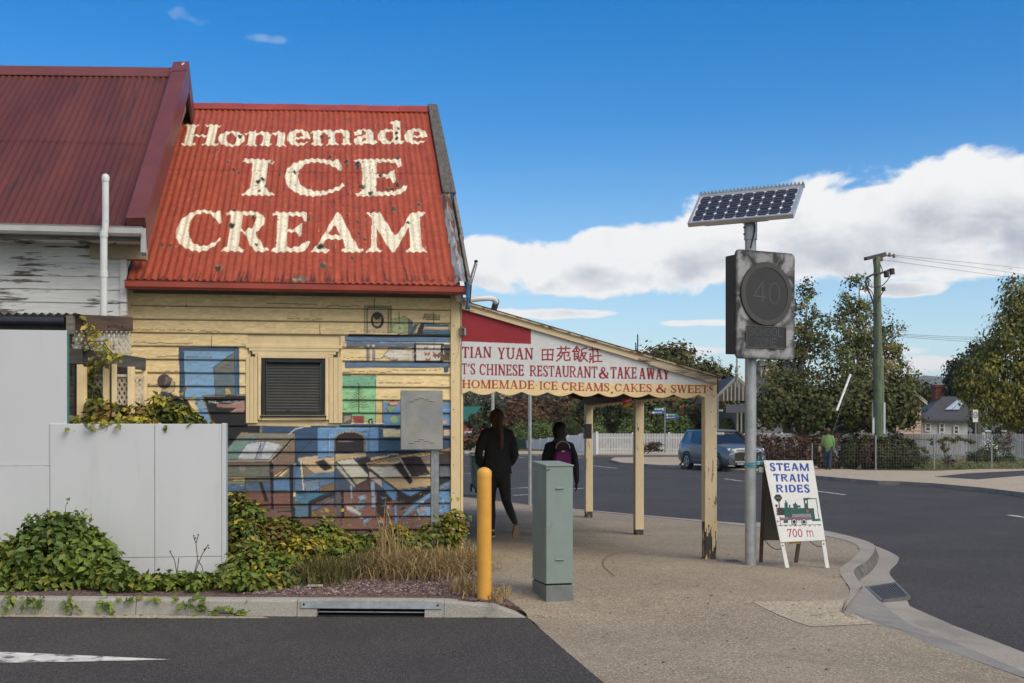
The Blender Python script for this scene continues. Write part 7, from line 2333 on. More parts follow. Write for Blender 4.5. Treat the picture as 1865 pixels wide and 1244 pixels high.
def paint_train(cv):
 Q=zt((1370,830),5.927)
 P=cv.poly
 BL=(44,66,152)
 RD=(150,34,50)
 def row(word,x0,x1,y0,y1,col,**k):
  (a,),(b_,),(c_,),(d_,)=Q([(x0+8,y1)]),Q([(x1+4,y1)]),Q([(x1-6,y0)]),Q([(x0-2,y0)])
  put_word(cv,word,(a,b_,c_,d_),col,**k)
 row('STEAM',188,612,80,165,BL,T=.27,S=.17,sf=.0,gap=.16)
 row('TRAIN',228,608,196,281,BL,T=.27,S=.17,sf=.0,gap=.16)
 row('RIDES',256,618,312,397,BL,T=.27,S=.17,sf=.0,gap=.16)
 row('700',378,542,790,880,RD,T=.2,S=.12,sf=.0,gap=.14)
 row('m',585,660,806,874,RD,T=.17,S=.14,sf=.0)
 G,DK,GR=(20,82,78),(38,40,48),(128,124,132)
 P(Q([(232,455),(255,418),(300,418),(324,455),(300,497),(268,497)]),(36,36,42));P(Q([(250,448),(305,448),(305,460),(250,460)]),(70,110,80))
 P(Q([(282,492),(294,492),(300,565),(286,565)]),DK);cv.ell(*Q([(262,540)])[0],2.4,2.6,DK)
 P(Q([(268,562),(350,562),(350,645),(272,645)]),(46,44,54));cv.line(Q([(262,560),(268,648)]),1,RD)
 P(Q([(348,510),(382,500),(386,560),(430,560),(430,665),(350,665)]),G);P(Q([(355,480),(368,478),(370,505),(355,505)]),G)
 P(Q([(385,560),(665,568),(680,688),(640,688),(630,625),(430,632),(385,665)]),G);P(Q([(430,632),(628,626),(634,668),(430,672)]),GR)
 P(Q([(396,535),(402,530),(412,530),(410,558),(398,558)]),DK);P(Q([(440,520),(480,518),(490,535),(520,535),(522,562),(446,562)]),G);P(Q([(460,502),(472,502),(474,520),(460,520)]),DK)
 P(Q([(552,460),(690,458),(692,470),(605,470),(600,490),(606,570),(565,570)]),G);P(Q([(572,480),(585,480),(588,515),(575,515)]),(216,216,214));cv.line(Q([(548,460),(694,462)]),1.1,DK);cv.line(Q([(690,462),(722,700)]),1.2,G)
 P(Q([(300,672),(635,668),(640,695),(300,698)]),(104,92,96));cv.line(Q([(290,668),(640,664)]),.9,RD);cv.line(Q([(428,580),(600,578),(604,622)]),.7,RD);cv.line(Q([(428,580),(430,625)]),.7,RD)
 P(Q([(640,684),(722,680),(726,706),(650,708)]),G);P(Q([(338,698),(386,698),(388,728),(338,728)]),G);cv.line(Q([(268,708),(300,708)]),1.3,DK);cv.line(Q([(300,660),(304,742)]),1.2,RD);cv.line(Q([(270,695),(272,722)]),1.2,DK);cv.line(Q([(728,680),(736,708)]),1.4,G)
 for cx_ in(452,558):
  c0=Q([(cx_,714)])[0]
  cv.ell(c0[0],c0[1],5.6,6,DK);cv.ell(c0[0],c0[1],4.4,4.8,(190,190,190));cv.ell(c0[0],c0[1],3,3.3,(26,34,50))
 cv.line(Q([(505,690),(508,726)]),.9,DK);cv.line(Q([(272,752),(742,744)]),.9,DK)
 for k in range(9):
  x=300+k*52
  cv.line(Q([(x,758),(x+20,757)]),1.1,DK)
 cv.ell(*Q([(598,600)])[0],2,2,(190,70,70))
 rr_=random.Random(6)
 for k in range(24):
  x,y=rr_.choice([(rr_.uniform(125,660),rr_.uniform(52,62)),(rr_.uniform(128,150)+4,rr_.uniform(60,400))])
  cv.ell(*Q([(x,y)])[0],rr_.uniform(.4,1.2),rr_.uniform(.3,.8),(120,112,100),.8,n=8)
 cv.blur_noise(.015,2)
paint_train(afr_cv)
tb_=.775
bL,bR=hL.lerp(aL,.765),hR.lerp(aR,.745)
nrm_b=(hR-hL).cross(bL-hL).normalized()
if nrm_b.dot(Vector((ST,CT,0)))>0:
 nrm_b=-nrm_b
nu,nv=130,180
U,Vv=np.meshgrid(np.linspace(0,1,nu),np.linspace(0,1,nv))
A_=[np.array(tuple(p))for p in(hL,hR,bR,bL)]
G3=(A_[0][None,None]*((1-U)*(1-Vv))[...,None]+A_[1][None,None]*(U*(1-Vv))[...,None]+A_[2][None,None]*(U*Vv)[...,None]+A_[3][None,None]*((1-U)*Vv)[...,None])+np.array(tuple(nrm_b))*.012
px,py=proj(G3[...,0],G3[...,1],G3[...,2])
cA=afr_cv.sample(px,py).reshape(-1,3)
np_mesh('painted_face',G3.reshape(-1,3),grid_faces(nu,nv)[:,::-1],MAT['sign_paint'],afr,cA)
MB().prism([hL,hR,bR,bL],-nrm_b*.012).prism([hL,hR,bR,bL],nrm_b*.003).build('front_board',MAT['white_old'],afr)
b=MB()
legw=.042
for(h_,f_,s_)in((hL,aL,1),(hR,aR,-1)):
 d=(f_-h_).normalized()
 w_=(hR-hL).normalized()*legw*s_
 b2=MB()
 t0=.765 if s_>0 else .745
 st_=h_.lerp(f_,t0+.004)
 b2.hexa([f_,f_+w_,f_+w_-nrm_b*.03,f_-nrm_b*.03,st_,st_+w_,st_+w_-nrm_b*.03,st_-nrm_b*.03])
 b2.build('leg',MAT['white_old'],afr,bevel=.003)
 q=st_.lerp(f_,.12)+w_*.5
 MB().tube([q+nrm_b*.003,q-nrm_b*.005],.008,8).build('bolt_hole',MAT['dark'],afr)
rL_,rR_=cw(2.80,13.38,zg),cw(3.235,13.36,zg)
rhL,rhR=hL-nrm_b*.03,hR-nrm_b*.03
MAT['brown_board']=M('brown_board',(.10,.082,.066),.75,var=.25,sc=4,bump=.2)
rbL,rbR=rhL.lerp(rL_,.78),rhR.lerp(rR_,.78)
MB().prism([rhL,rhR,rbR,rbL],Vector((ST,CT,0))*.01).build('rear_board',MAT['brown_board'],afr)
for(h_,f_,s_)in((rhL,rL_,1),(rhR,rR_,-1)):
 MB().beam(h_+(rhR-rhL).normalized()*.02*s_,f_+(rhR-rhL).normalized()*.02*s_,.04,.022).build('leg',M('dark_leg',(.075,.055,.042),.8,var=.3),afr)
MB().beam(hL+Vector((-.055,.0,-.095))-nrm_b*.02,hL+Vector((.0,0,-.095))-nrm_b*.02,.03,.06).build('hinge_block',MAT['steel'],afr)
MB().beam(bL-nrm_b*.02+(bR-bL)*.2+Vector((0,0,-.012)),bL-nrm_b*.02+(bR-bL)*.45+Vector((0,0,-.012)),.012,.02).build('cross_rail',M('yellow_rail',(.5,.3,.05),.6,bump=0),afr)
ch=MB()
for(p0,p1,sg)in((bL.lerp(aL,.25),rL_.lerp(rhL,.3),.07),(bR.lerp(aR,.2),rR_.lerp(rhR,.26)+Vector((.05,0,0)),.05)):
 ch.tube([p0.lerp(p1,t)+Vector((0,0,-sg*4*t*(1-t)))for t in np.linspace(0,1,9)],.0045,5)
ch.build('cord',MAT['black_metal'],afr)
MAT['rope']=M('blue_rope',(.03,.26,.36),.6,bump=0)
zt_r=CAM_H+(HOR-846)/FPX*DP
b=MB()
for dz in(-.012,.008,.022):
 b.tube([(pb_.x+(rp+.008)*math.cos(a),pb_.y+(rp+.008)*math.sin(a),zt_r+dz+.012*math.sin(a*1.0+dz*60))for a in np.linspace(0,2*math.pi,19)],.006,6)
b.tube([(pb_.x+rp,pb_.y-.03,zt_r+.012),tuple(hL+Vector((-.02,0,-.01))),tuple(hL+Vector((.03,-.01,.006)))],.007,6)
b.tube([tuple(hL+Vector((-.06,0,.0))),tuple(hL+Vector((-.055,0,.055)))],.006,6)
o=b.build('tie_rope',MAT['rope'])
tag(o,'blue rope tying the sandwich board to the school sign pole','rope')
pp=on_z(965,923,-.1)
prk=thing('sign_pole','bare slim galvanised pole standing between the two walking people','pole',tuple(pp))
MB().lathe([(.036,-.02),(.036,2.9),(.001,2.9)],tuple(pp),16).build('tube',MAT['pole'],prk,smooth='auto')
MB().lathe([(.06,-.01),(.06,.012),(.04,.015)],tuple(pp),16).build('base',MAT['steel'],prk)
MB().box((pp.x-.22,pp.y-.045,pp.z+2.35),(pp.x+.22,pp.y-.037,pp.z+2.85)).build('sign_plate',MAT['white_old'],prk,bevel=.002)
lbp=on_z(872,886,-.1)
lbp=at(877,886,29.0)
lbin=thing('litter_bin','dark green wheelie bin on the kerb just left of the walking woman','bin',(lbp.x,lbp.y,-.1))
MAT['bin_green']=M('bin_green',(.012,.035,.032),.45,var=.2,bump=.05)
mb=MB()
w0,w1=.21,.27
mb.hexa([(lbp.x-w0,lbp.y-w0,.0),(lbp.x+w0,lbp.y-w0,.0),(lbp.x+w0,lbp.y+w0,.0),(lbp.x-w0,lbp.y+w0,.0),(lbp.x-w1,lbp.y-w1,.78),(lbp.x+w1,lbp.y-w1,.78),(lbp.x+w1,lbp.y+w1,.78),(lbp.x-w1,lbp.y+w1,.78)])
mb.build('body',MAT['bin_green'],lbin,bevel=.015)
MB().hexa([(lbp.x-w1-.02,lbp.y-w1-.03,.782),(lbp.x+w1+.02,lbp.y-w1-.03,.782),(lbp.x+w1+.02,lbp.y+w1+.02,.782),(lbp.x-w1-.02,lbp.y+w1+.02,.782),(lbp.x-w1,lbp.y-w1,.86),(lbp.x+w1,lbp.y-w1,.86),(lbp.x+w1,lbp.y+w1,.88),(lbp.x-w1,lbp.y+w1,.88)]).build('lid',MAT['bin_green'],lbin,bevel=.012)
for s_ in(-1,1):
 MB().tube([(lbp.x+s_*.22,lbp.y+.2,-.0),(lbp.x+s_*.26,lbp.y+.2,-.0)],.1,16).build('wheel',MAT['black_metal'],lbin)
MB().tube([(lbp.x-.2,lbp.y+.31,.8),(lbp.x+.2,lbp.y+.31,.8)],.015,8).build('handle',MAT['black_metal'],lbin)
MB().box((lbp.x-.16,lbp.y-.05,-.12),(lbp.x+.16,lbp.y+.05,.0)).build('stand',MAT['black_metal'],lbin)
# ------------------------------------------------------------------ people
def figure(name,label,base,yaw,limbs,mats,voxel=.012,scale=1.0,smooth_it=6):
 """one continuous body from overlapping tapered limbs, fused and smoothed; every limb names its material.
    local axes: x to the figure's right, y forward, z up"""
 root=thing('person',label,'person',tuple(base))
 mb=MB()
 cy,sy=math.cos(yaw),math.sin(yaw)
 segs=[]
 def w(p):
  x,y,z=(v*scale for v in p)
  return Vector((base[0]+x*cy-y*sy,base[1]+x*sy+y*cy,base[2]+z))
 for(mi,path,rad)in limbs:
  P_=[w(p)for p in path]
  R_=[(r*scale if not isinstance(r,tuple)else tuple(q*scale for q in r))for r in rad]
  for a_,b_,ra,rb in zip(P_[:-1],P_[1:],R_[:-1],R_[1:]):
   segs.append((mi,np.array(a_),np.array(b_),min(ra)if isinstance(ra,tuple)else ra,min(rb)if isinstance(rb,tuple)else rb))
  side,fwd=Vector((cy,sy,0)),Vector((-sy,cy,0))
  n=14
  rings=[]
  for i,(p,r_)in enumerate(zip(P_,R_)):
   d=(P_[min(i+1,len(P_)-1)]-P_[max(i-1,0)]).normalized()
   rx,ry=r_ if isinstance(r_,tuple)else(r_,r_)
   if isinstance(r_,tuple):
    a_=(side-d*side.dot(d)).normalized()
   else:
    a_=d.orthogonal().normalized()if abs(d.z)<.2 else(side-d*side.dot(d)).normalized()
   b_=d.cross(a_)
   rings.append((p,d,a_,b_,rx,ry))
  full=[]
  p,d,a_,b_,rx,ry=rings[0]
  for t in(.97,.75,.4):
   c_=math.sqrt(1-t*t)
   full.append((p-d*t*min(rx,ry),a_,b_,rx*c_,ry*c_))
  for(p,d,a_,b_,rx,ry)in rings:
   full.append((p,a_,b_,rx,ry))
  p,d,a_,b_,rx,ry=rings[-1]
  for t in(.4,.75,.97):
   c_=math.sqrt(1-t*t)
   full.append((p+d*t*min(rx,ry),a_,b_,rx*c_,ry*c_))
  V=[q+a2*(rx2*math.cos(2*math.pi*k/n))+b2*(ry2*math.sin(2*math.pi*k/n))for(q,a2,b2,rx2,ry2)in full for k in range(n)]
  F=[(i*n+k,i*n+(k+1)%n,(i+1)*n+(k+1)%n,(i+1)*n+k)for i in range(len(full)-1)for k in range(n)]
  F+=[tuple(reversed(range(n))),tuple((len(full)-1)*n+k for k in range(n))]
  mb.add(V,F)
 me=bpy.data.meshes.new('tmp_body')
 me.from_pydata(mb.v,[],mb.f)
 bm_=bmesh.new()
 bm_.from_mesh(me)
 bmesh.ops.recalc_face_normals(bm_,faces=bm_.faces)
 bm_.to_mesh(me)
 bm_.free()
 tmp=bpy.data.objects.new('tmp_body',me)
 COL.objects.link(tmp)
 md=tmp.modifiers.new('r','REMESH')
 md.mode='VOXEL'
 md.voxel_size=voxel
 ms=tmp.modifiers.new('s','SMOOTH')
 ms.factor=.5
 ms.iterations=smooth_it
 dg=bpy.context.evaluated_depsgraph_get()
 res=bpy.data.meshes.new_from_object(tmp.evaluated_get(dg))
 bpy.data.objects.remove(tmp)
 bpy.data.meshes.remove(me)
 res.name='body'
 n=len(res.polygons)
 cen=np.empty(n*3,dtype=np.float64)
 res.polygons.foreach_get('center',cen)
 cen=cen.reshape(-1,3)
 best=np.full(n,1e9)
 idx=np.zeros(n,dtype=np.int32)
 for(mi,a_,b_,ra,rb)in segs:
  ab=b_-a_
  t=np.clip(((cen-a_)@ab)/max(ab@ab,1e-9),0,1)
  d=np.linalg.norm(cen-(a_+t[:,None]*ab),axis=1)-(ra+(rb-ra)*t)
  better=d<best
  best[better]=d[better]
  idx[better]=mi
 res.materials.clear()
 for m_ in mats:
  res.materials.append(m_)
 res.polygons.foreach_set('material_index',idx)
 res.polygons.foreach_set('use_smooth',np.ones(n,dtype=bool))
 res.update()
 o=link('body',res,root)
 return root,w
def hand(side,wrist,fwd=(0,.2,-1),mi=0,curl=.5):
 """palm, four fingers of different lengths and a thumb; fingers curl forward"""
 wx,wy,wz=wrist
 s=side
 L=[(mi,[(wx,wy,wz),(wx,wy+.012,wz-.05),(wx,wy+.018,wz-.09)],[(.020,.030),(.018,.040),(.014,.040)])]
 for k,(off,ln)in enumerate(((.03,.062),(.010,.072),(-.011,.067),(-.031,.052))):
  y0=wy+.018+off
  L.append((mi,[(wx,y0,wz-.085),(wx-s*.004,y0+.004,wz-.085-ln*.5),(wx-s*(.004+.03*curl),y0+.004,wz-.085-ln*.95)],[.0095,.009,.0075]))
 L.append((mi,[(wx-s*.004,wy+.04,wz-.025),(wx-s*.012,wy+.062,wz-.055),(wx-s*.016,wy+.066,wz-.085)],[.012,.011,.0085]))
 return L
skin=M('skin',(.46,.27,.19),.5,var=.08,bump=0)
black_knit=M('black_jacket',(.017,.017,.021),.8,var=.3,sc=20,bump=.25,bsc=160)
legging=M('black_leggings',(.010,.009,.010),.75,var=.2,bump=.1)
hair_br=M('brown_hair',(.075,.034,.017),.45,var=.5,sc=40,bump=.4,bsc=120,stretch=(4,4,.4))
hair_dk=M('dark_hair',(.007,.005,.005),.5,var=.5,sc=40,bump=.4,bsc=120,stretch=(4,4,.4))
shoe=M('dark_shoe',(.018,.016,.016),.5,var=.2,bump=0)
sole=M('tan_sole',(.22,.15,.11),.7,var=.2,bump=.1)
white_r=M('white_rubber',(.5,.48,.46),.6,bump=0)
wb=at(905,978,15.35)
H1=1.69
YAW1=0.10
body=[(3,[(0,-.01,1.50),(0,-.005,1.54),(0,.0,1.585),(0,.003,1.615)],[(.070,.080),(.090,.104),(.102,.118),(.099,.115)]),(3,[(0,-.03,1.44),(0,-.03,1.52)],[(.062,.055),(.078,.075)]),(1,[(-.02,-.01,1.43),(-.165,0,1.375)],[.055,.066]),(1,[(.02,-.01,1.43),(.165,0,1.375)],[.055,.066]),(0,[(0,.06,1.52),(0,.075,1.56),(0,.07,1.62)],[(.055,.05),(.062,.05),(.056,.045)]),(0,[(0,.12,1.555),(0,.128,1.545)],[.012,.014]),(0,[(-.072,.02,1.57),(-.078,.01,1.545)],[.012,.01]),(0,[(.072,.02,1.57),(.078,.01,1.545)],[.012,.01]),(0,[(0,.01,1.43),(0,.02,1.50)],[.052,.05]),(3,[(0,-.075,1.58),(.012,-.10,1.52),(.022,-.122,1.44),(.03,-.135,1.32),(.032,-.135,1.24),(.034,-.13,1.17)],[.046,.038,.034,.031,.026,.012]),(1,[(0,.005,1.44),(0,0,1.39),(0,-.005,1.28),(0,-.0,1.14),(0,0,1.03),(0,-.01,.92),(0,-.01,.86)],[(.075,.065),(.160,.088),(.184,.116),(.172,.112),(.180,.117),(.200,.126),(.198,.124)]),(1,[(0,-.05,1.40),(0,-.055,1.46)],[(.10,.05),(.085,.045)]),(1,[(-.165,0,1.375),(-.225,-.02,1.25),(-.262,-.045,1.10),(-.235,.04,1.00),(-.185,.10,.955)],[.062,.062,.055,.050,.045]),(1,[(.165,0,1.375),(.215,-.02,1.25),(.238,-.045,1.09),(.215,.04,1.00),(.175,.10,.955)],[.062,.062,.055,.050,.045]),(2,[(0,-.01,.93),(0,-.015,.84),(0,0,.80)],[(.175,.115),(.178,.118),(.15,.10)]),(2,[(-.085,-.01,.84),(-.085,.01,.66),(-.075,.04,.47),(-.065,.03,.28),(-.058,.03,.115)],[(.098,.10),(.085,.09),(.062,.066),(.055,.062),(.038,.042)]),(0,[(-.058,.03,.10),(-.058,.035,.06)],[.034,.033]),(4,[(-.058,-.005,.042),(-.062,.06,.038),(-.068,.15,.028)],[(.036,.036),(.042,.036),(.034,.024)]),(2,[(.085,-.01,.84),(.105,-.01,.66),(.118,-.05,.48),(.140,-.20,.34),(.165,-.335,.215)],[(.098,.10),(.085,.09),(.062,.066),(.055,.060),(.038,.042)]),(0,[(.165,-.335,.205),(.168,-.35,.175)],[.034,.032]),(4,[(.170,-.375,.170),(.170,-.345,.10),(.168,-.30,.035)],[(.038,.032),(.042,.034),(.038,.026)]),]
w1,lw=figure('person','woman walking away in black jacket and leggings with long brown ponytail',wb,YAW1,body,[skin,black_knit,legging,hair_br,shoe],voxel=.0105,scale=H1/1.735)
q=MB()
pts=[]
for(t,hw)in((0,.022),(.12,.036),(.35,.036),(.55,.040),(.8,.043),(.95,.032),(1.0,.015)):
 pts.append((t,hw))
top,bot=(.171,-.425,.185),(.168,-.335,.000)
L_,R_=[],[]
for t,hw in pts:
 c_=[top[i]+(bot[i]-top[i])*t for i in range(3)]
 L_.append(lw((c_[0]-hw,c_[1],c_[2])))
 R_.append(lw((c_[0]+hw,c_[1],c_[2])))
q.prism(L_+R_[::-1],(lw((0,.018,.006))-lw((0,0,0))))
q.build('shoe_sole',sole,w1,bevel=.004)
q=MB()
q.tube([lw(p)for p in((-.05,-.035,.012),(-.098,.03,.012),(-.10,.12,.012),(-.068,.18,.012),(-.035,.12,.012),(-.025,.02,.012),(-.05,-.035,.012))],.011,6)
q.build('shoe_edge',white_r,w1)
q=MB()
q.tube([lw((.20*math.cos(a),-.01+.13*math.sin(a),.862))for a in np.linspace(0,2*math.pi,25)],.010,6)
q.build('jacket_hem',black_knit,w1)
MB().tube([lw((.014,-.108,1.47)),lw((.016,-.112,1.455))],.032,10).build('hair_tie',hair_dk,w1)
gb=at(1019,974,16.1)
gb.z=-.03
body=[(3,[(0,-.02,1.48),(0,-.015,1.53),(0,.0,1.575),(0,.003,1.60)],[(.092,.09),(.108,.11),(.114,.123),(.110,.118)]),(1,[(-.02,-.01,1.38),(-.165,0,1.335)],[.06,.066]),(1,[(.02,-.01,1.38),(.165,0,1.335)],[.06,.066]),(3,[(0,-.03,1.44),(0,-.03,1.50)],[(.085,.07),(.088,.08)]),(0,[(0,.06,1.50),(0,.08,1.55),(0,.075,1.60)],[(.055,.05),(.062,.05),(.056,.045)]),(0,[(0,.13,1.545),(0,.136,1.535)],[.012,.013]),(0,[(0,.01,1.40),(0,.02,1.48)],[.05,.05]),(5,[(0,-.02,1.36),(0,-.03,1.40),(0,-.03,1.435)],[(.13,.09),(.118,.092),(.10,.082)]),(1,[(0,.005,1.40),(0,0,1.35),(0,-.005,1.24),(0,0,1.10),(0,0,.98),(0,-.005,.86)],[(.085,.07),(.150,.09),(.178,.115),(.180,.118),(.190,.122),(.20,.128)]),(1,[(-.165,0,1.335),(-.215,-.01,1.20),(-.235,-.02,1.04),(-.235,.03,.92),(-.232,.07,.84)],[.060,.058,.052,.044,.038]),(1,[(.165,0,1.335),(.218,-.015,1.20),(.245,-.03,1.04),(.262,.0,.90),(.272,.02,.815)],[.060,.058,.052,.044,.038]),(2,[(-.09,-.0,.86),(-.09,.03,.66),(-.085,.08,.48),(-.08,.12,.28),(-.078,.13,.10)],[(.10,.105),(.085,.09),(.064,.068),(.058,.062),(.042,.044)]),(2,[(.09,0,.86),(.092,-.02,.66),(.09,-.03,.48),(.088,-.12,.28),(.085,-.20,.12)],[(.10,.105),(.085,.09),(.064,.068),(.058,.062),(.042,.044)]),(4,[(-.078,.10,.045),(-.08,.17,.04),(-.085,.25,.03)],[(.036,.038),(.042,.036),(.034,.024)]),(4,[(.085,-.235,.08),(.086,-.17,.05),(.088,-.10,.03)],[(.036,.038),(.042,.034),(.034,.024)]),]+hand(1,(.274,.022,.81),mi=0)+hand(-1,(-.231,.072,.835),mi=0)
hood=M('grey_hood',(.075,.068,.06),.85,var=.2,bump=.2)
navy=M('navy_jacket',(.014,.016,.026),.8,var=.3,bump=.25,bsc=160)
w2,lg=figure('person','smaller person walking away in dark jacket with grey hood and purple backpack',gb,.05,body,[M('gloved_hand',(.06,.04,.032),.6,bump=0),navy,legging,hair_dk,shoe,hood],voxel=.0095,scale=1.57/1.72)
bag=thing('backpack','small purple backpack worn by the person in the grey hood','backpack',tuple(lg((0,-.2,1.0))))
purple=M('purple_cloth',(.22,.012,.16),.65,var=.25,sc=12,bump=.3,bsc=90)
purple_d=M('dark_purple_cloth',(.035,.008,.03),.7,var=.25,bump=.2)
mb=MB()
prof=[(-.115,.98),(.115,.98),(.125,1.04),(.12,1.19),(.105,1.27),(-.105,1.27),(-.12,1.19),(-.125,1.04)]
mb.prism([lg((x,-.225-.02*math.cos(x*9),z))for x,z in prof],lg((0,.10,0))-lg((0,0,0)))
bb=mb.build('pocket',purple,bag,bevel=.018,seg=2)
mb=MB()
prof=[(-.105,1.273),(.105,1.273),(.10,1.33),(.075,1.37),(.03,1.39),(-.03,1.39),(-.075,1.37),(-.10,1.33)]
mb.prism([lg((x,-.205,z))for x,z in prof],lg((0,.085,0))-lg((0,0,0)))
mb.build('upper',purple_d,bag,bevel=.018,seg=2)
MB().tube([lg((.108*math.cos(a),-.215,1.30+.115*math.sin(a)))for a in np.linspace(.05,math.pi-.05,18)],.0065,6).build('piping',white_r,bag)
MB().prism([lg(p)for p in((-.03,-.252,1.255),(.02,-.252,1.255),(.02,-.252,1.28),(-.03,-.252,1.28))],lg((0,.01,0))-lg((0,0,0))).build('tag',white_r,bag)
for s_ in(-1,1):
 MB().tube([lg((s_*.09,-.16,1.34)),lg((s_*.13,-.06,1.385)),lg((s_*.14,.05,1.36)),lg((s_*.15,.11,1.2))],.016,6).build('strap',purple_d,bag)
MB().tube([lg((-.13,-.2,1.12)),lg((-.165,-.19,1.05)),lg((-.15,-.17,.98))],.006,5).build('loose_strap',MAT['pvc'],bag)
pf=at(1508,855.7,45.3)
body=[(3,[(0,-.01,1.50),(0,-.005,1.54),(0,.0,1.58),(0,.003,1.60)],[(.085,.09),(.105,.11),(.112,.118),(.108,.112)]),(0,[(0,.06,1.49),(0,.08,1.54)],[(.055,.05),(.06,.05)]),(0,[(0,.01,1.40),(0,.02,1.48)],[.05,.05]),(1,[(0,0,1.40),(0,0,1.35),(0,-.01,1.22),(0,-.02,1.08),(0,-.01,.96),(0,0,.84)],[(.08,.07),(.165,.095),(.195,.125),(.198,.13),(.205,.135),(.205,.13)]),(1,[(-.17,0,1.34),(-.215,-.02,1.18),(-.225,.0,1.03),(-.19,.08,.93)],[.064,.062,.054,.042]),(1,[(.17,0,1.34),(.215,-.02,1.18),(.235,.0,1.03),(.23,.05,.88)],[.064,.062,.054,.042]),(2,[(-.09,0,.86),(-.09,.02,.66),(-.08,.05,.47),(-.075,.05,.1)],[(.105,.11),(.09,.095),(.07,.075),(.058,.06)]),(2,[(.09,0,.86),(.085,-.02,.66),(.08,-.03,.47),(.075,-.08,.1)],[(.105,.11),(.09,.095),(.07,.075),(.058,.06)]),(4,[(-.075,.03,.045),(-.08,.16,.03)],[.042,.032]),(4,[(.075,-.1,.045),(.08,.03,.03)],[.042,.032]),]+hand(1,(.23,.055,.87),mi=0)+hand(-1,(-.185,.09,.92),mi=0)
green_top=M('green_jumper',(.13,.23,.075),.8,var=.15,bump=.2)
jeans=M('jeans',(.018,.032,.065),.8,var=.3,bump=.2)
w3,lp_=figure('person','far pedestrian in green jumper and jeans walking past the hedge across the road',pf,-.5,body,[skin,green_top,jeans,M('auburn_hair',(.05,.02,.012),.6,var=.4,bump=.2),shoe],voxel=.016,scale=.95)
hb=thing('shoulder_bag','tan shoulder bag carried by the pedestrian in the green jumper','bag',tuple(lp_((-.3,0,.85))))
mb=MB()
mb.prism([lp_((-.27,y,z))for y,z in((-.13,.72),(.13,.72),(.15,.86),(.10,.98),(-.10,.98),(-.15,.86))],lp_((-.1,0,0))-lp_((0,0,0)))
mb.build('pouch',M('tan_leather',(.30,.19,.11),.6,var=.15),hb,bevel=.03,seg=2)
MB().tube([lp_(p)for p in((-.3,-.1,.97),(-.25,-.07,1.2),(-.17,-.02,1.42),(-.24,.07,1.2),(-.3,.1,.97))],.012,6).build('strap',MAT['brown_board'],hb)
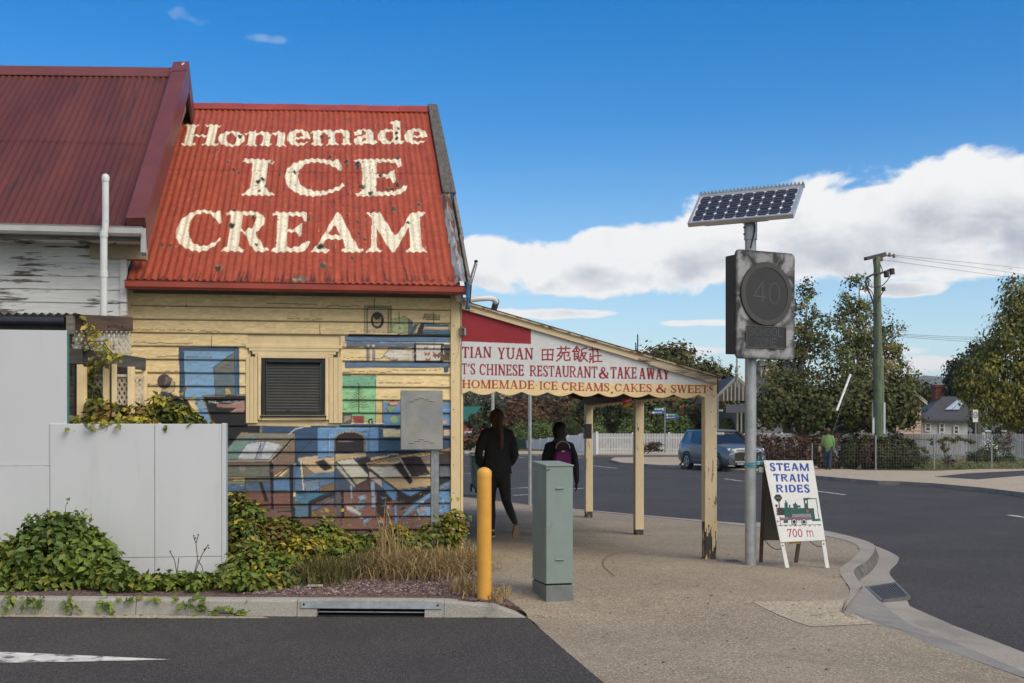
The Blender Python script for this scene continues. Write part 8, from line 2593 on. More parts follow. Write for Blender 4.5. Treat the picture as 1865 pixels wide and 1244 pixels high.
# ------------------------------------------------------------------ parked car across the road
def build_car():
 """family wagon; local x to its left, y backwards (nose towards -y), z up; origin under the middle"""
 cpos=cw(8.62,48.8,ROAD_Z)
 head=Vector((.30*CT-.955*ST,-.30*ST-.955*CT,0)).normalized()
 left=Vector((-head.y,head.x,0))
 root=thing('parked_car','blue grey family SUV parked facing the camera beside the far kerb','car',tuple(cpos))
 def L(x,y,z):
  return cpos+left*x+head*y+Vector((0,0,z))
 paint=M('car_paint',(.13,.155,.19),.28,.3,var=.05,sc=2,bump=0,spec=.7)
 glass=M('car_glass',(.014,.016,.018),.12,0,bump=0,spec=.9)
 chrome=M('chrome',(.62,.63,.65),.15,.95,var=.03,bump=0)
 blackp=M('black_plastic',(.018,.018,.02),.5,bump=0)
 tyre=M('tyre',(.014,.014,.015),.8,bump=.1)
 rim=M('alloy',(.38,.39,.41),.3,.8,bump=0)
 lampm=M('lamp_glass',(.55,.58,.62),.1,.2,bump=0,spec=.9)
 secs=[(2.33,.34,.80,.62,.60),(2.26,.27,.90,.80,.74),(2.05,.25,.97,.88,.82),(1.55,.24,1.02,.905,.86),(1.0,.24,1.06,.905,.875),(.2,.24,1.08,.905,.885),(-.9,.24,1.10,.905,.885),(-1.8,.26,1.12,.90,.865),(-2.2,.32,1.12,.86,.82),(-2.33,.42,1.08,.78,.74)]
 V,F=[],[]
 for(y,zb_,zs,wb_,ws_)in secs:
  crown=.03
  ring_=[(-wb_*.9,zb_),(-wb_,zb_+.12),(-wb_-.012,(zb_+zs)/2),(-ws_-.01,zs-.09),(-ws_*.93,zs-.01),(-ws_*.5,zs+crown),(0,zs+crown+.012),(ws_*.5,zs+crown),(ws_*.93,zs-.01),(ws_+.01,zs-.09),(wb_+.012,(zb_+zs)/2),(wb_,zb_+.12),(wb_*.9,zb_)]
  V+=[L(x,y,z)for x,z in ring_]
 n=13
 for i in range(len(secs)-1):
  for k in range(n):
   k2=(k+1)%n
   F.append((i*n+k,i*n+k2,(i+1)*n+k2,(i+1)*n+k))
 F+=[tuple(range(n)),tuple(reversed([(len(secs)-1)*n+k for k in range(n)]))]
 mb=MB().add(V,F)
 o=mb.build('body',paint,root,smooth='auto')
 bm_=bmesh.new();bm_.from_mesh(o.data);bmesh.ops.recalc_face_normals(bm_,faces=bm_.faces);bm_.to_mesh(o.data);bm_.free()
 low=[(1.05,.80),(.15,.83),(-1.0,.83),(-2.18,.74)]
 zr_=1.66
 roof_pts=[(.18,.60),(-.5,.63),(-1.4,.62),(-1.98,.56)]
 V,F=[],[]
 for(y,w_)in low:
  V+=[L(-w_,y,1.07 if y<.9 else 1.05),L(w_,y,1.07 if y<.9 else 1.05)]
 for(y,w_)in roof_pts:
  V+=[L(-w_,y,zr_-.06),L(w_,y,zr_-.06)]
 for i in range(3):
  F+=[(2*i,2*i+2,8+2*i+2,8+2*i),(2*i+1,8+2*i+1,8+2*i+3,2*i+3)]
 F+=[(0,8,9,1),(6,7,15,14)]
 MB().add(V,F).build('windows',glass,root)
 V,F=[],[]
 for(y,w_)in[(.26,.60)]+roof_pts[1:3]+[(-2.08,.56)]:
  V+=[L(-w_-.02,y,zr_-.07),L(-w_*.9,y,zr_-.01),L(0,y,zr_+.03),L(w_*.9,y,zr_-.01),L(w_+.02,y,zr_-.07)]
 for i in range(3):
  for k in range(4):
   F.append((i*5+k,(i+1)*5+k,(i+1)*5+k+1,i*5+k+1))
  F.append((i*5+4,(i+1)*5+4,(i+1)*5,i*5))
 F+=[(0,1,2,3,4),(19,18,17,16,15)]
 MB().add(V,F).build('roof',paint,root,smooth='auto')
 for s_ in(-1,1):
  for(a_,c_,w_)in((L(s_*.81,1.06,1.04),L(s_*.61,.2,zr_-.05),.07),(L(s_*.842,-.28,1.06),L(s_*.637,-.42,zr_-.05),.07),(L(s_*.835,-1.22,1.06),L(s_*.63,-1.3,zr_-.05),.08),(L(s_*.75,-2.17,1.06),L(s_*.57,-1.98,zr_-.05),.12)):
   MB().beam(a_,c_,w_,.035,up=tuple(left)).build('pillar',paint if w_!=.07 else blackp,root)
  MB().beam(L(s_*.60,.0,zr_+.01),L(s_*.58,-1.7,zr_+.02),.03,.035).build('roof_rail',blackp,root)
  MB().obox(L(s_*.965,.78,1.11),left*.09,head*.05,Vector((0,0,.065))).build('mirror',paint,root,bevel=.025,seg=2)
  for y in(1.42,-1.3):
   c=L(s_*.83,y,.345)
   t=MB()
   t.tube([c-left*.11*s_*1,c+left*.09*s_],.345,28)
   tw_=t.build('wheel',tyre,root,bevel=.03)
   t=MB()
   t.tube([c+left*.088*s_,c+left*.096*s_],.235,24)
   t.cur=1
   for k in range(5):
    a=2*math.pi*k/5
    for da in(-.3,.3):
     a2=a+math.pi/5+da*.5
    t.beam(c+left*.099*s_+head*.18*math.cos(a+.6)+Vector((0,0,.18*math.sin(a+.6))),c+left*.099*s_+head*.1*math.cos(a+.6)+Vector((0,0,.1*math.sin(a+.6))),.09,.01,up=tuple(left))
   t.build('rim',[rim,blackp],tw_)
   t=MB()
   pts_o=[(math.cos(a)*.44,math.sin(a)*.44)for a in np.linspace(-.25,math.pi+.25,16)]
   pts_i=[(math.cos(a)*.365,math.sin(a)*.365)for a in np.linspace(math.pi+.25,-.25,16)]
   t.prism([c+left*.075*s_+head*a_+Vector((0,0,b_))for a_,b_ in pts_o+pts_i],left*.03*s_)
   t.build('wheel_arch',blackp,root)
  MB().beam(L(s_*.915,1.0,.33),L(s_*.915,-.9,.33),.02,.10).build('sill',blackp,root)
  MB().beam(L(s_*.918,.95,.41),L(s_*.918,-.85,.41),.012,.025).build('sill_trim',chrome,root)
  for y in(-.2,-1.1):
   MB().beam(L(s_*.90,y,.93),L(s_*.90,y-.2,.935),.03,.03).build('handle',paint,root)
  MB().hexa([L(s_*.80,2.20,.83),L(s_*.50,2.345,.81),L(s_*.50,2.30,.81),L(s_*.80,2.1,.83),L(s_*.79,2.16,.93),L(s_*.46,2.32,.885),L(s_*.46,2.25,.89),L(s_*.79,2.06,.93)]).build('headlight',lampm,root,bevel=.01)
  MB().beam(L(s_*.80,2.27,.66),L(s_*.46,2.37,.80),.05,.05).build('grille_trim',chrome,root)
  MB().beam(L(s_*.80,2.24,.66),L(s_*.60,2.36,.44),.05,.04).build('bumper_trim',chrome,root)
  MB().hexa([L(s_*.85,2.17,.5),L(s_*.70,2.28,.5),L(s_*.70,2.2,.5),L(s_*.85,2.1,.5),L(s_*.85,2.17,.62),L(s_*.74,2.26,.64),L(s_*.74,2.18,.64),L(s_*.85,2.1,.62)]).build('fog_lamp',lampm,root)
 MB().hexa([L(-.62,2.33,.40),L(.62,2.33,.40),L(.62,2.2,.40),L(-.62,2.2,.40),L(-.55,2.365,.74),L(.55,2.365,.74),L(.55,2.2,.74),L(-.55,2.2,.74)]).build('grille',blackp,root)
 for z in(.80,.87):
  MB().beam(L(-.50,2.35-(z-.8)*.3,z),L(.50,2.35-(z-.8)*.3,z),.04,.03).build('grille_bar',chrome,root)
 MB().beam(L(-.60,2.37,.40),L(.60,2.37,.40),.05,.045).build('bumper_trim',chrome,root)
 MB().beam(L(-.5,2.345,.31),L(.5,2.345,.31),.06,.06).build('skid_plate',rim,root)
 pl=MB().obox(L(0,2.395,.545),left*.19,head*.006,Vector((0,0,.055))).build('number_plate',M('plate',(.75,.75,.73),.4,bump=0),root)
 b=MB()
 for k,x in enumerate((.14,.095,.05,-.01,-.055,-.1,-.145)):
  for(dx,dz,hw,hh)in((0,.0,.016,.006),(.012,0,.005,.03),(-.012,.012*(k%2*2-1),.005,.018)):
   b.obox(L(x+dx,2.403,.545+dz),left*hw,head*.002,Vector((0,0,hh)))
 b.build('characters',M('plate_ink',(.02,.03,.06),.5,bump=0),pl)
 b=MB()
 for a in(90,210,330):
  c_=(math.cos(math.radians(a))*.045,math.sin(math.radians(a))*.04)
  b.prism([L(c_[0],2.36,.835+c_[1]+.038),L(c_[0]+.026,2.36,.835+c_[1]),L(c_[0],2.36,.835+c_[1]-.038),L(c_[0]-.026,2.36,.835+c_[1])],head*.01)
 b.build('badge',chrome,root)
 MB().beam(L(.1,.98,1.1),L(-.45,.75,1.17),.015,.015).build('wiper',blackp,root)
 MB().obox(L(-.2,.38,1.50),left*.17,head*.01,Vector((0,0,.06))).build('sun_visor',M('visor',(.34,.34,.32),.7,bump=0),root)
 return root
build_car()
# ------------------------------------------------------------------ trees
def tree(name,label,base,crown,n,size,pal,trunk_r=.25,group=None,shell=.35,limbs=7,seed=1,trunk_col=None,droop=.2,aspect=.8,cat='tree',clumps=True,crownname='crown'):
 """tapered trunk and limbs, crown of leaf sprays gathered in clumps; crown: list of (centre, radii)"""
 r=np.random.default_rng(seed)
 rr_=random.Random(seed)
 root=thing(name,label,cat,tuple(base),group)
 base=Vector(base)
 topc=max((Vector(b[0])for b in crown),key=lambda v:v.z)
 mb=MB()
 mid=base.lerp(topc,.55)+Vector((rr_.uniform(-.3,.3),0,0))
 mb.tube([base+Vector((0,0,-.3)),base.lerp(mid,.5),mid,mid.lerp(topc,.7),topc],[trunk_r*1.15,trunk_r*.9,trunk_r*.65,trunk_r*.3,trunk_r*.08],9,cap=False)
 for k in range(limbs):
  b=crown[rr_.randrange(len(crown))]
  e=Vector(b[0])+Vector((rr_.uniform(-.5,.5)*b[1][0],rr_.uniform(-.5,.5)*b[1][1],rr_.uniform(-.2,.6)*b[1][2]))
  s_=base.lerp(mid,rr_.uniform(.35,1.0))
  m_=s_.lerp(e,.5)+Vector((0,0,-.08*(e-s_).length))
  mb.tube([s_,m_,e],[trunk_r*.42,trunk_r*.25,trunk_r*.06],6,cap=False)
 mb.build('trunk',trunk_col or MAT['bark'],root)
 n,size=int(n*2.3),size*.62
 pal=[tuple(v*1.32 for v in c)for c in pal]
 nc=max(12,n//34)
 pc,dn,pk=rand_in(crown,nc,r,shell)
 cl=r.integers(0,nc,n)
 rad=np.array([min(b[1])for b in crown])[pk]*.17+size*.6
 off=r.normal(0,1,(n,3))*rad[cl][:,None]*np.array([.75,.75,.6])
 P_=pc[cl]+off
 ok_=P_[:,2]>base.z+.1
 P_,cl=P_[ok_],cl[ok_]
 N_=dn[cl]+off[ok_]/(rad[cl][:,None]+1e-6)*.6
 o=leaf_mesh(crownname,P_,N_,size,pal,MAT['leaf_far'],root,rng=r,aspect=aspect,droop=droop,folded=False,jitter=.55,clump=cl)
 o['kind']='stuff'
 return root
MAT['bark']=M('bark',(.075,.062,.05),.9,var=.4,sc=6,bump=.4,bsc=20)
MAT['birch_bark']=M('birch_bark',(.42,.40,.37),.8,var=.3,sc=5,bump=.2,dirt=(.10,.09,.08),dsc=(2,2,6),dlo=.55,dhi=.65)
OAK=[(.055,.062,.020),(.075,.070,.022),(.040,.052,.018),(.095,.080,.028),(.065,.05,.02),(.10,.09,.035)]
DARKG=[(.032,.045,.017),(.045,.055,.02),(.028,.036,.016),(.055,.055,.022)]
BIRCH=[(.085,.105,.034),(.12,.13,.042),(.06,.08,.027),(.15,.14,.048),(.16,.115,.04),(.10,.115,.042)]
WEEP=[(.10,.11,.024),(.14,.145,.032),(.065,.08,.02),(.16,.15,.035),(.19,.165,.04),(.08,.095,.024)]
RUST=[(.085,.040,.022),(.11,.055,.026),(.065,.034,.02),(.13,.075,.03),(.06,.045,.022),(.09,.065,.03)]
CLIP=[(.075,.11,.030),(.095,.135,.036),(.06,.09,.026),(.11,.145,.045),(.07,.10,.035)]
def blobs(D,*specs):
 return[px_blob(x,y,D,rx,ry,rd)for(x,y,rx,ry,rd)in specs]
def ground_at(px,D,z=-.12):
 p=at(px,800,D)
 p.z=z
 return p
tree('oak_tree','broad dark autumn oak rising behind the low end of the verandah roof',ground_at(1230,95),blobs(95,(1225,690,80,55,70),(1285,715,58,55,55),(1180,690,45,50,50),(1245,740,90,50,70),(1310,745,40,45,40),(1215,655,45,30,40),(1325,700,16,30,20)),9500,.55,OAK,.5,seed=3)
tree('dark_tree','dark green tree over the picket fence behind the street name signs',ground_at(1120,92),blobs(92,(1105,740,60,38,50),(1150,755,50,35,45),(1190,765,50,25,40)),4200,.5,DARKG+OAK[:2],.3,seed=4)
tree('dark_tree','dark brownish tree behind the parked car and the clipped shrubs',ground_at(1275,93),blobs(93,(1265,760,62,30,45),(1215,765,55,28,40)),3400,.5,DARKG+RUST[:2],.3,seed=5)
tree('birch_tree','slender birch with a loose crown beside the school zone sign',ground_at(1435,66),blobs(66,(1462,560,28,50,22),(1440,610,40,50,30),(1470,640,42,55,34),(1420,680,44,50,36),(1490,600,26,50,24),(1472,530,9,22,8),(1405,725,40,40,36),(1460,720,55,50,45)),4600,.25,BIRCH,.16,seed=6,trunk_col=MAT['birch_bark'],droop=.6)
tree('birch_tree','tallest birch with a wispy top just left of the green power pole',ground_at(1570,64),blobs(64,(1562,545,32,48,26),(1545,600,45,55,36),(1590,610,42,60,36),(1625,630,28,50,26),(1565,515,16,22,12),(1540,670,50,50,40),(1600,690,60,55,46),(1645,700,32,45,32)),5400,.25,BIRCH,.18,seed=7,trunk_col=MAT['birch_bark'],droop=.6)
tree('garden_tree','dense low green tree filling the garden between the birches',ground_at(1500,60),blobs(60,(1430,725,55,42,40),(1500,735,62,45,45),(1570,735,62,48,45),(1630,740,48,42,40),(1400,755,30,28,28),(1480,765,60,22,40),(1600,768,70,20,40)),8600,.32,[(.045,.060,.020),(.06,.07,.024),(.085,.085,.03),(.035,.048,.017),(.10,.095,.034)],.22,seed=8)
tree('weeping_tree','large weeping yellow green tree at the right edge of the photo',ground_at(1865,62),blobs(60,(1860,560,42,60,40),(1835,620,45,55,45),(1890,600,80,80,60),(1800,690,48,55,45),(1850,700,60,70,55),(1900,720,70,65,55),(1770,700,30,40,30),(1795,745,38,35,32),(1845,750,40,35,35),(1940,680,80,110,70),(1870,530,20,28,20)),13500,.34,WEEP,.4,seed=9,droop=1.2,aspect=.5)
tree('dark_conifer','dark bluish tree leaning behind the weeping tree',ground_at(1775,80),blobs(80,(1770,680,40,40,36),(1745,705,25,26,26),(1790,650,28,34,28),(1735,690,10,16,10)),3600,.4,[(.030,.042,.026),(.04,.05,.03),(.025,.034,.02)],.3,seed=10)
tree('dark_conifer','dark tree between the beige house and the brick chimney',ground_at(1690,88),blobs(88,(1685,725,28,26,25),(1660,715,22,26,22),(1712,725,18,20,18)),1800,.4,DARKG,.25,seed=11)
tree('red_tree','wide rusty red autumn tree behind the woman and the slim pole',ground_at(960,125),blobs(120,(955,755,40,30,38),(985,765,35,30,34),(930,770,34,30,30),(965,790,45,26,36),(1000,748,24,18,20)),4800,.55,RUST,.35,seed=12)
tree('red_tree','rusty brown tree above the girl in front of the hill',ground_at(1050,118),blobs(115,(1040,745,32,30,30),(1065,740,26,26,25),(1030,765,28,22,25)),2900,.5,RUST+OAK[:2],.3,seed=13)
tree('yellow_sapling','small yellowing tree beside the far verandah post',ground_at(1058,98),blobs(98,(1055,752,12,16,10),(1062,764,10,10,9)),480,.4,[(.20,.19,.04),(.14,.15,.04),(.26,.17,.03)],.1,seed=14)
tree('garden_shrub','dark olive shrub beside the red roofed house',ground_at(868,112),blobs(110,(872,765,20,16,16),(895,752,16,20,15)),900,.5,DARKG,.15,seed=15,cat='shrub')
tree('hedge_shrub','low brown and green hedge below the red roofed house',ground_at(855,95),blobs(95,(850,806,16,16,16),(868,798,20,14,16)),700,.4,RUST[:3]+DARKG[:2],.1,seed=16,cat='shrub')
for k,(x0,x1,yt,D,lab)in enumerate(((925,962,770,112,'clipped green hedge at the left end of the white board fence'),(962,1010,763,108,'clipped green hedge above the white board fence behind the slim pole'),(1010,1062,762,100,'clipped green hedge behind the smaller walking person'),(1068,1100,764,86,'clipped green shrub beside the far verandah post'),(1130,1188,757,84,'rounded green shrub behind the middle verandah post'),(1199,1258,759,84,'rounded green shrub under the street name signs'),(1312,1336,762,84,'rounded green shrub left of the dark gabled house'))):
 cx_=(x0+x1)/2
 tree('clipped_shrub',lab,ground_at(cx_,D),blobs(D,(cx_,yt+24,(x1-x0)/2*1.02,24,22),(cx_-(x1-x0)*.25,yt+32,(x1-x0)*.3,24,20),(cx_+(x1-x0)*.25,yt+32,(x1-x0)*.3,24,20)),1900,.24,CLIP,.08,seed=20+k,limbs=3,shell=.75,cat='shrub',group='clipped shrubs behind the white fence',crownname='crown')
tree('red_bush','low dark red bush against the white picket fence',ground_at(1175,77),blobs(77,(1172,815,16,8,10),(1196,813,18,8,10),(1184,817,22,7,10)),420,.2,[(.07,.03,.022),(.10,.05,.03),(.05,.05,.03)],.04,seed=30,cat='shrub',limbs=4)
# ------------------------------------------------------------------ fences on the far side
MAT['white_wood']=M('white_picket',(.62,.63,.65),.6,var=.08,sc=3,bump=.1)
MAT['grey_white']=M('weathered_white',(.42,.43,.45),.7,var=.2,sc=1.5,bump=.1,stretch=(4,4,.4))
def picket_run(p0,p1,h,name,label,mat,gap=.105,w=.07,point=True,posts=2.4):
 root=thing(name,label,'fence',tuple((Vector(p0)+Vector(p1))/2))
 p0,p1=Vector(p0),Vector(p1)
 d=p1-p0
 L=d.length
 d.normalize()
 nrm=Vector((-d.y,d.x,0))
 n=int(L/gap)
 mb=MB()
 for k in range(n):
  a=p0+d*(k*gap)
  z=a.z
  pts=[a,a+d*w,a+d*w+Vector((0,0,h-.05)),a+d*w*.5+Vector((0,0,h))if point else a+d*w+Vector((0,0,h)),a+Vector((0,0,h-.05))]if point else[a,a+d*w,a+d*w+Vector((0,0,h)),a+Vector((0,0,h))]
  mb.prism(pts,nrm*.02)
 tag(mb.build('pickets',mat,root),kind='stuff')
 for zr in(.3,h-.3):
  MB().beam(p0+nrm*.045+Vector((0,0,zr)),p1+nrm*.045+Vector((0,0,zr)),.04,.08).build('rail',mat,root)
 for k in range(int(L/posts)+1):
  a=p0+d*min(L,k*posts)+nrm*.1
  MB().box((a.x-.05,a.y-.05,a.z),(a.x+.05,a.y+.05,a.z+h+.06)).build('post',mat,root)
 return root
pA,pB_=cw(5.62,78.6,-.1),cw(13.2,77.5,-.1)
picket_run(pA,pB_,1.36,'picket_fence','white picket fence facing the road behind the parked car',MAT['white_wood'])
pC,pD_=cw(13.3,77.3,-.1),cw(19.9,61.5,-.1)
picket_run(pC,pD_,1.36,'picket_fence','white pointed picket fence running behind the brown hedge',MAT['white_wood'])
pE=cw(26.5,53.0,-.1)
picket_run(pD_+Vector((.1,-.1,0)),pE,1.37,'picket_fence','greyer weathered picket fence behind the flower garden at the right',MAT['grey_white'],gap=.095,w=.06)
bf=thing('board_fence','tall white board fence stepping down behind the two walking people','fence',tuple(cw(3,90,-.1)))
steps=[(1087,1057,787.5,789,79),(1056,1036,792,793,83),(1035,1018,794,795,87),(1017,1000,796.5,797,91),(999,985,798.5,799,95),(984,970,800,800.5,99),(969,956,801.5,802,103)]
for(xa_,xb_,ya,yb,D)in steps:
 a,b_=at(xa_,ya,D-2),at(xb_,yb,D+2)
 a0,b0=Vector((a.x,a.y,-.12)),Vector((b_.x,b_.y,-.12))
 MB().prism([a0,b0,b_,a],Vector((.05,.03,0))).build('panel',MAT['white_wood'],bf)
 MB().box((a.x-.07,a.y-.07,-.12),(a.x+.07,a.y+.07,a.z+.06)).build('post',MAT['white_wood'],bf)
gfn=thing('sheet_fence','dark green sheet metal fence beside the walking woman','fence',tuple(ground_at(949,106)))
a,b_=at(942,800,106),at(956.5,800,104)
n=14
mb=MB()
for k in range(n):
 u,v=a.lerp(b_,k/n),a.lerp(b_,(k+.86)/n)
 mb.prism([(u.x,u.y,-.12),(v.x,v.y,-.12),(v.x,v.y,a.z),(u.x,u.y,a.z)],(0,.06,0))
mb.prism([(a.x,a.y+.02,-.12),(b_.x,b_.y+.02,-.12),(b_.x,b_.y+.02,a.z-.02),(a.x,a.y+.02,a.z-.02)],(0,.02,0))
mb.build('sheeting',M('fence_green',(.012,.045,.028),.5,bump=0),gfn)
pf2=picket_run(at(856,825,98)*1.0,at(868,825,98),1.0,'picket_fence','short tan picket fence below the red roofed house',M('tan_pickets',(.42,.32,.2),.7))
MAT['mesh_wire']=M('mesh_wire',(.20,.21,.21),.5,.5,bump=0)
m0,m1,m2=cw(9.7,47.6,FZ),cw(13.9,45.2,FZ),cw(24.5,47.0,FZ)
mf=thing('mesh_fence','low wire mesh fence on slim grey posts in front of the hedge and garden','fence',tuple(m1))
mb=MB()
mh=.98
for(p,q_)in((m0,m1),(m1,m2)):
 d=(q_-p)
 L=d.length
 d.normalize()
 for k in range(int(L/.11)):
  a=p+d*(k*.11)
  mb.beam(a+Vector((0,0,.05)),a+Vector((0,0,mh)),.0035,.0035,up=tuple(d))
 for k in range(9):
  z=.06+k*.115
  mb.beam(p+Vector((0,0,z)),q_+Vector((0,0,z)),.0035,.0035)
mb.build('mesh',MAT['mesh_wire'],mf)['kind']='stuff'
for px in(1595,1701,1806):
 u=(px-932.5)/FPX
 D=45.2+(max(0,u*45-13.9))*.17
 p=cw(u*D,D,FZ)
 MB().lathe([(.03,0),(.03,1.32),(.001,1.33)],tuple(p),10).build('post',MAT['steel'],mf)
for k,(pp_)in enumerate((m0,m0.lerp(m1,.5),m2)):
 MB().lathe([(.03,0),(.03,1.0),(.001,1.01)],tuple(pp_),10).build('post',MAT['steel'],mf)
def hedge(name,label,pts,hts,n,pal,size=.12,thick=.32,seed=1):
 root=thing(name,label,'hedge',tuple(pts[0]))
 r=np.random.default_rng(seed)
 bl_=[]
 for(a,b_,h0,h1)in zip(pts[:-1],pts[1:],hts[:-1],hts[1:]):
  L=(b_-a).length
  k=max(2,int(L/.45))
  for i in range(k):
   t=(i+.5)/k
   c=a.lerp(b_,t)
   h=h0+(h1-h0)*t
   hh=h*r.uniform(.92,1.05)
   bl_.append(((c.x,c.y,c.z+hh*.5),(.45,thick*r.uniform(.8,1.2),hh*.52)))
 P_,N_,pk_=rand_in(bl_,n,r,.8)
 ok_=P_[:,2]>FZ
 o=leaf_mesh('foliage',P_[ok_],N_[ok_],size,pal,MAT['leaf_far'],root,rng=r,aspect=.8,folded=False,clump=pk_[ok_])
 o['kind']='stuff'
 mb_=MB()
 rr_=random.Random(seed)
 for i in range(26):
  b=bl_[rr_.randrange(len(bl_))]
  mb_.tube([(b[0][0],b[0][1],FZ),(b[0][0]+rr_.uniform(-.2,.2),b[0][1],b[0][2]+b[1][2]*.7)],[.015,.005],5,cap=False)
 mb_.build('stems',MAT['stem'],root)
 return root
off=Vector((ST,CT,0))*.26
HB=[(.105,.052,.034),(.14,.07,.042),(.08,.044,.03),(.16,.09,.048),(.09,.07,.034)]
h0=cw(9.2,48.6,FZ)
hedge('creeper_hedge','dense reddish brown creeper hedge behind the sandwich board',[h0+off,cw(11.6,46.9,FZ)+off,cw(13.0,46.1,FZ)+off],[1.34,1.32,1.3],7600,HB,seed=41)
hedge('creeper_hedge','green and brown creeper hedge on the mesh fence right of the pedestrian',[cw(13.0,46.1,FZ)+off,cw(14.2,45.6,FZ)+off,cw(15.6,45.6,FZ)+off],[1.3,1.32,1.26],6200,[(.06,.075,.024),(.085,.09,.03),(.045,.05,.02),(.09,.07,.03),(.07,.045,.026)],seed=42)
tree('sprawling_vine','thin rambling vine along the top of the mesh fence',cw(17.0,46,FZ),blobs(45.8,(1705,802,24,7,8),(1735,800,22,6,8),(1765,803,18,5,7),(1690,815,14,12,8),(1720,815,12,8,7)),620,.10,[(.08,.075,.028),(.10,.06,.03),(.07,.085,.03)],.02,seed=43,cat='vine',limbs=8)
for k,(nm,lab,x,y,rx,ry,D,pal,n,sz)in enumerate((('round_shrub','low rounded bright green shrub on the lawn behind the mesh fence',1830,838,20,13,50,[(.035,.06,.018),(.05,.085,.022),(.028,.045,.016)],900,.12),('round_shrub','dark green sprawling shrub left of the bright round shrub',1790,832,26,16,50,DARKG,900,.13),('dark_red_shrub','small dark purple shrub behind the mesh fence',1727,842,13,11,47.5,[(.035,.02,.022),(.05,.03,.028)],480,.10),('pink_shrub','loose pinkish shrub against the grey picket fence',1826,805,20,24,53,[(.12,.07,.075),(.09,.06,.055),(.07,.07,.035)],520,.11),('garden_plants','tangle of green plants at the foot of the creeper hedge',1652,836,40,16,46.6,[(.05,.07,.022),(.075,.09,.03),(.04,.05,.018)],1100,.11),('rose_bush','small bush with white flowers in front of the grey picket fence',1808,815,14,14,51.5,[(.06,.085,.028),(.05,.07,.022)],420,.10))):
 p_=ground_at(x,D,FZ)
 tree(nm,lab,p_,blobs(D,(x,y,rx,ry,rx*.8),(x-rx*.4,y+3,rx*.6,ry*.7,rx*.6),(x+rx*.4,y+3,rx*.6,ry*.7,rx*.6)),n,sz,pal,.03,seed=50+k,cat='shrub',limbs=4,shell=.6)
rr=random.Random(9)
fb=MB()
for k in range(26):
 p=at(1806+rr.gauss(0,9),812+rr.gauss(0,8),51.1)
 fb.ell(p,(.035,.035,.03),6,4)
fb.build('flowers',M('white_petals',(.7,.7,.66),.6,bump=0),bpy.data.objects['rose_bush'])
r=np.random.default_rng(77)
n=5200
gx,gd=r.uniform(14.2,25,n),r.uniform(45.8,55,n)
P_=np.array([tuple(cw(a,b,FZ+.03))for a,b in zip(gx,gd)])
P_[:,2]+=r.uniform(0,.18,n)
o=leaf_mesh('grass',P_,np.tile([0,-1,.2],(n,1)).astype(float),.2,[(.085,.10,.03),(.12,.125,.045),(.06,.08,.025),(.17,.14,.06)],MAT['leaf_far'],None,rng=r,aspect=.25,droop=-.6,folded=False)
tag(o,kind='stuff')
# ------------------------------------------------------------------ power pole, wires, stay
MAT['pole_green']=M('treated_pole',(.125,.165,.105),.85,var=.3,sc=3,bump=.4,bsc=30,stretch=(5,5,.5),dirt=(.07,.085,.06),dsc=(8,8,.8),dlo=.5,dhi=.65)
DU=52.0
up0=at(1602,800,DU)
up0.z=-.1
ptop=at(1597,468,DU)
upole=thing('power_pole','tall green treated timber power pole with crossarm and insulators','power pole',tuple(up0))
k_=DU/FPX
MB().tube([up0,at(1601,690,DU),at(1600,655,DU)],[9.3*k_,8.8*k_,8.6*k_],16).build('lower_pole',MAT['pole_green'],upole,smooth='auto')
MB().tube([at(1600,668,DU),at(1600,652,DU)],9.6*k_,16).build('splice',MAT['pole_green'],upole,smooth='auto')
MB().tube([at(1600,655,DU),ptop],[7.2*k_,6.0*k_],16).build('upper_pole',MAT['pole_green'],upole,smooth='auto')
arm=MB().beam(at(1576,471.5,DU-.9),at(1612,462.5,DU+.7),.13,.14).build('crossarm',M('arm_timber',(.06,.05,.042),.8,var=.3),upole)
MAT['iron']=M('dark_iron',(.045,.045,.048),.5,.5,bump=0)
MB().tube([at(1578,506,DU-.3),at(1590,500,DU-.3),at(1606,497,DU),at(1619,492,DU+.1)],.045,8).build('lower_arm',MAT['iron'],upole)
MAT['porcelain']=M('porcelain',(.20,.14,.12),.25,bump=0)
for(x,y,D)in((1612,463,DU+.6),(1620,464,DU+.8),(1628,466,DU+1.0),(1606,472,DU)):
 c=at(x,y,D)
 MB().lathe([(.02,-.10),(.07,-.06),(.05,-.03),(.07,0),(.05,.03),(.06,.06),(.02,.1)],tuple(c),10).build('insulator',MAT['porcelain'],upole,smooth='auto')
MB().tube([at(1600,470,DU),at(1614,466,DU+.6),at(1628,466,DU+1)],.025,6).build('arm_stay',MAT['iron'],upole)
for(x,y)in((1615,499),(1625,494)):
 MB().tube([at(x-1,y-5,DU),at(x,y+6,DU)],.12,10).build('fuse',MAT['iron'],upole,bevel=.02)
MB().tube([at(1609,523,DU),at(1609,530,DU)],.09,10).build('arrester',MAT['iron'],upole)
cb=MB()
for path in([(1578,506),(1577,520),(1583,532),(1588,545),(1592,570),(1592,690),(1593,760)],[(1580,507),(1583,520),(1591,523),(1605,521),(1615,512),(1624,498)],[(1577,512),(1581,524),(1590,536),(1592,560)],[(1609,530),(1604,538),(1600,545)],[(1602,480),(1607,492),(1604,500)],[(1590,472),(1592,486)]):
 cb.tube(smooth_curve([tuple(at(x,y,DU-.28))for x,y in path],4),.035 if len(path)>6 else .02,6,cap=False)
cb.build('cable',MAT['iron'],upole)
MB().beam(at(1592,610,DU-.1),at(1612,608,DU),.1,.12).build('service_arm',MAT['iron'],upole)
for x in(1590.5,1610.5):
 MB().beam(at(x,790,DU-.2),at(x,733,DU-.2),.09,.05,up=(0,1,0)).build('guard',MAT['alu'],upole)
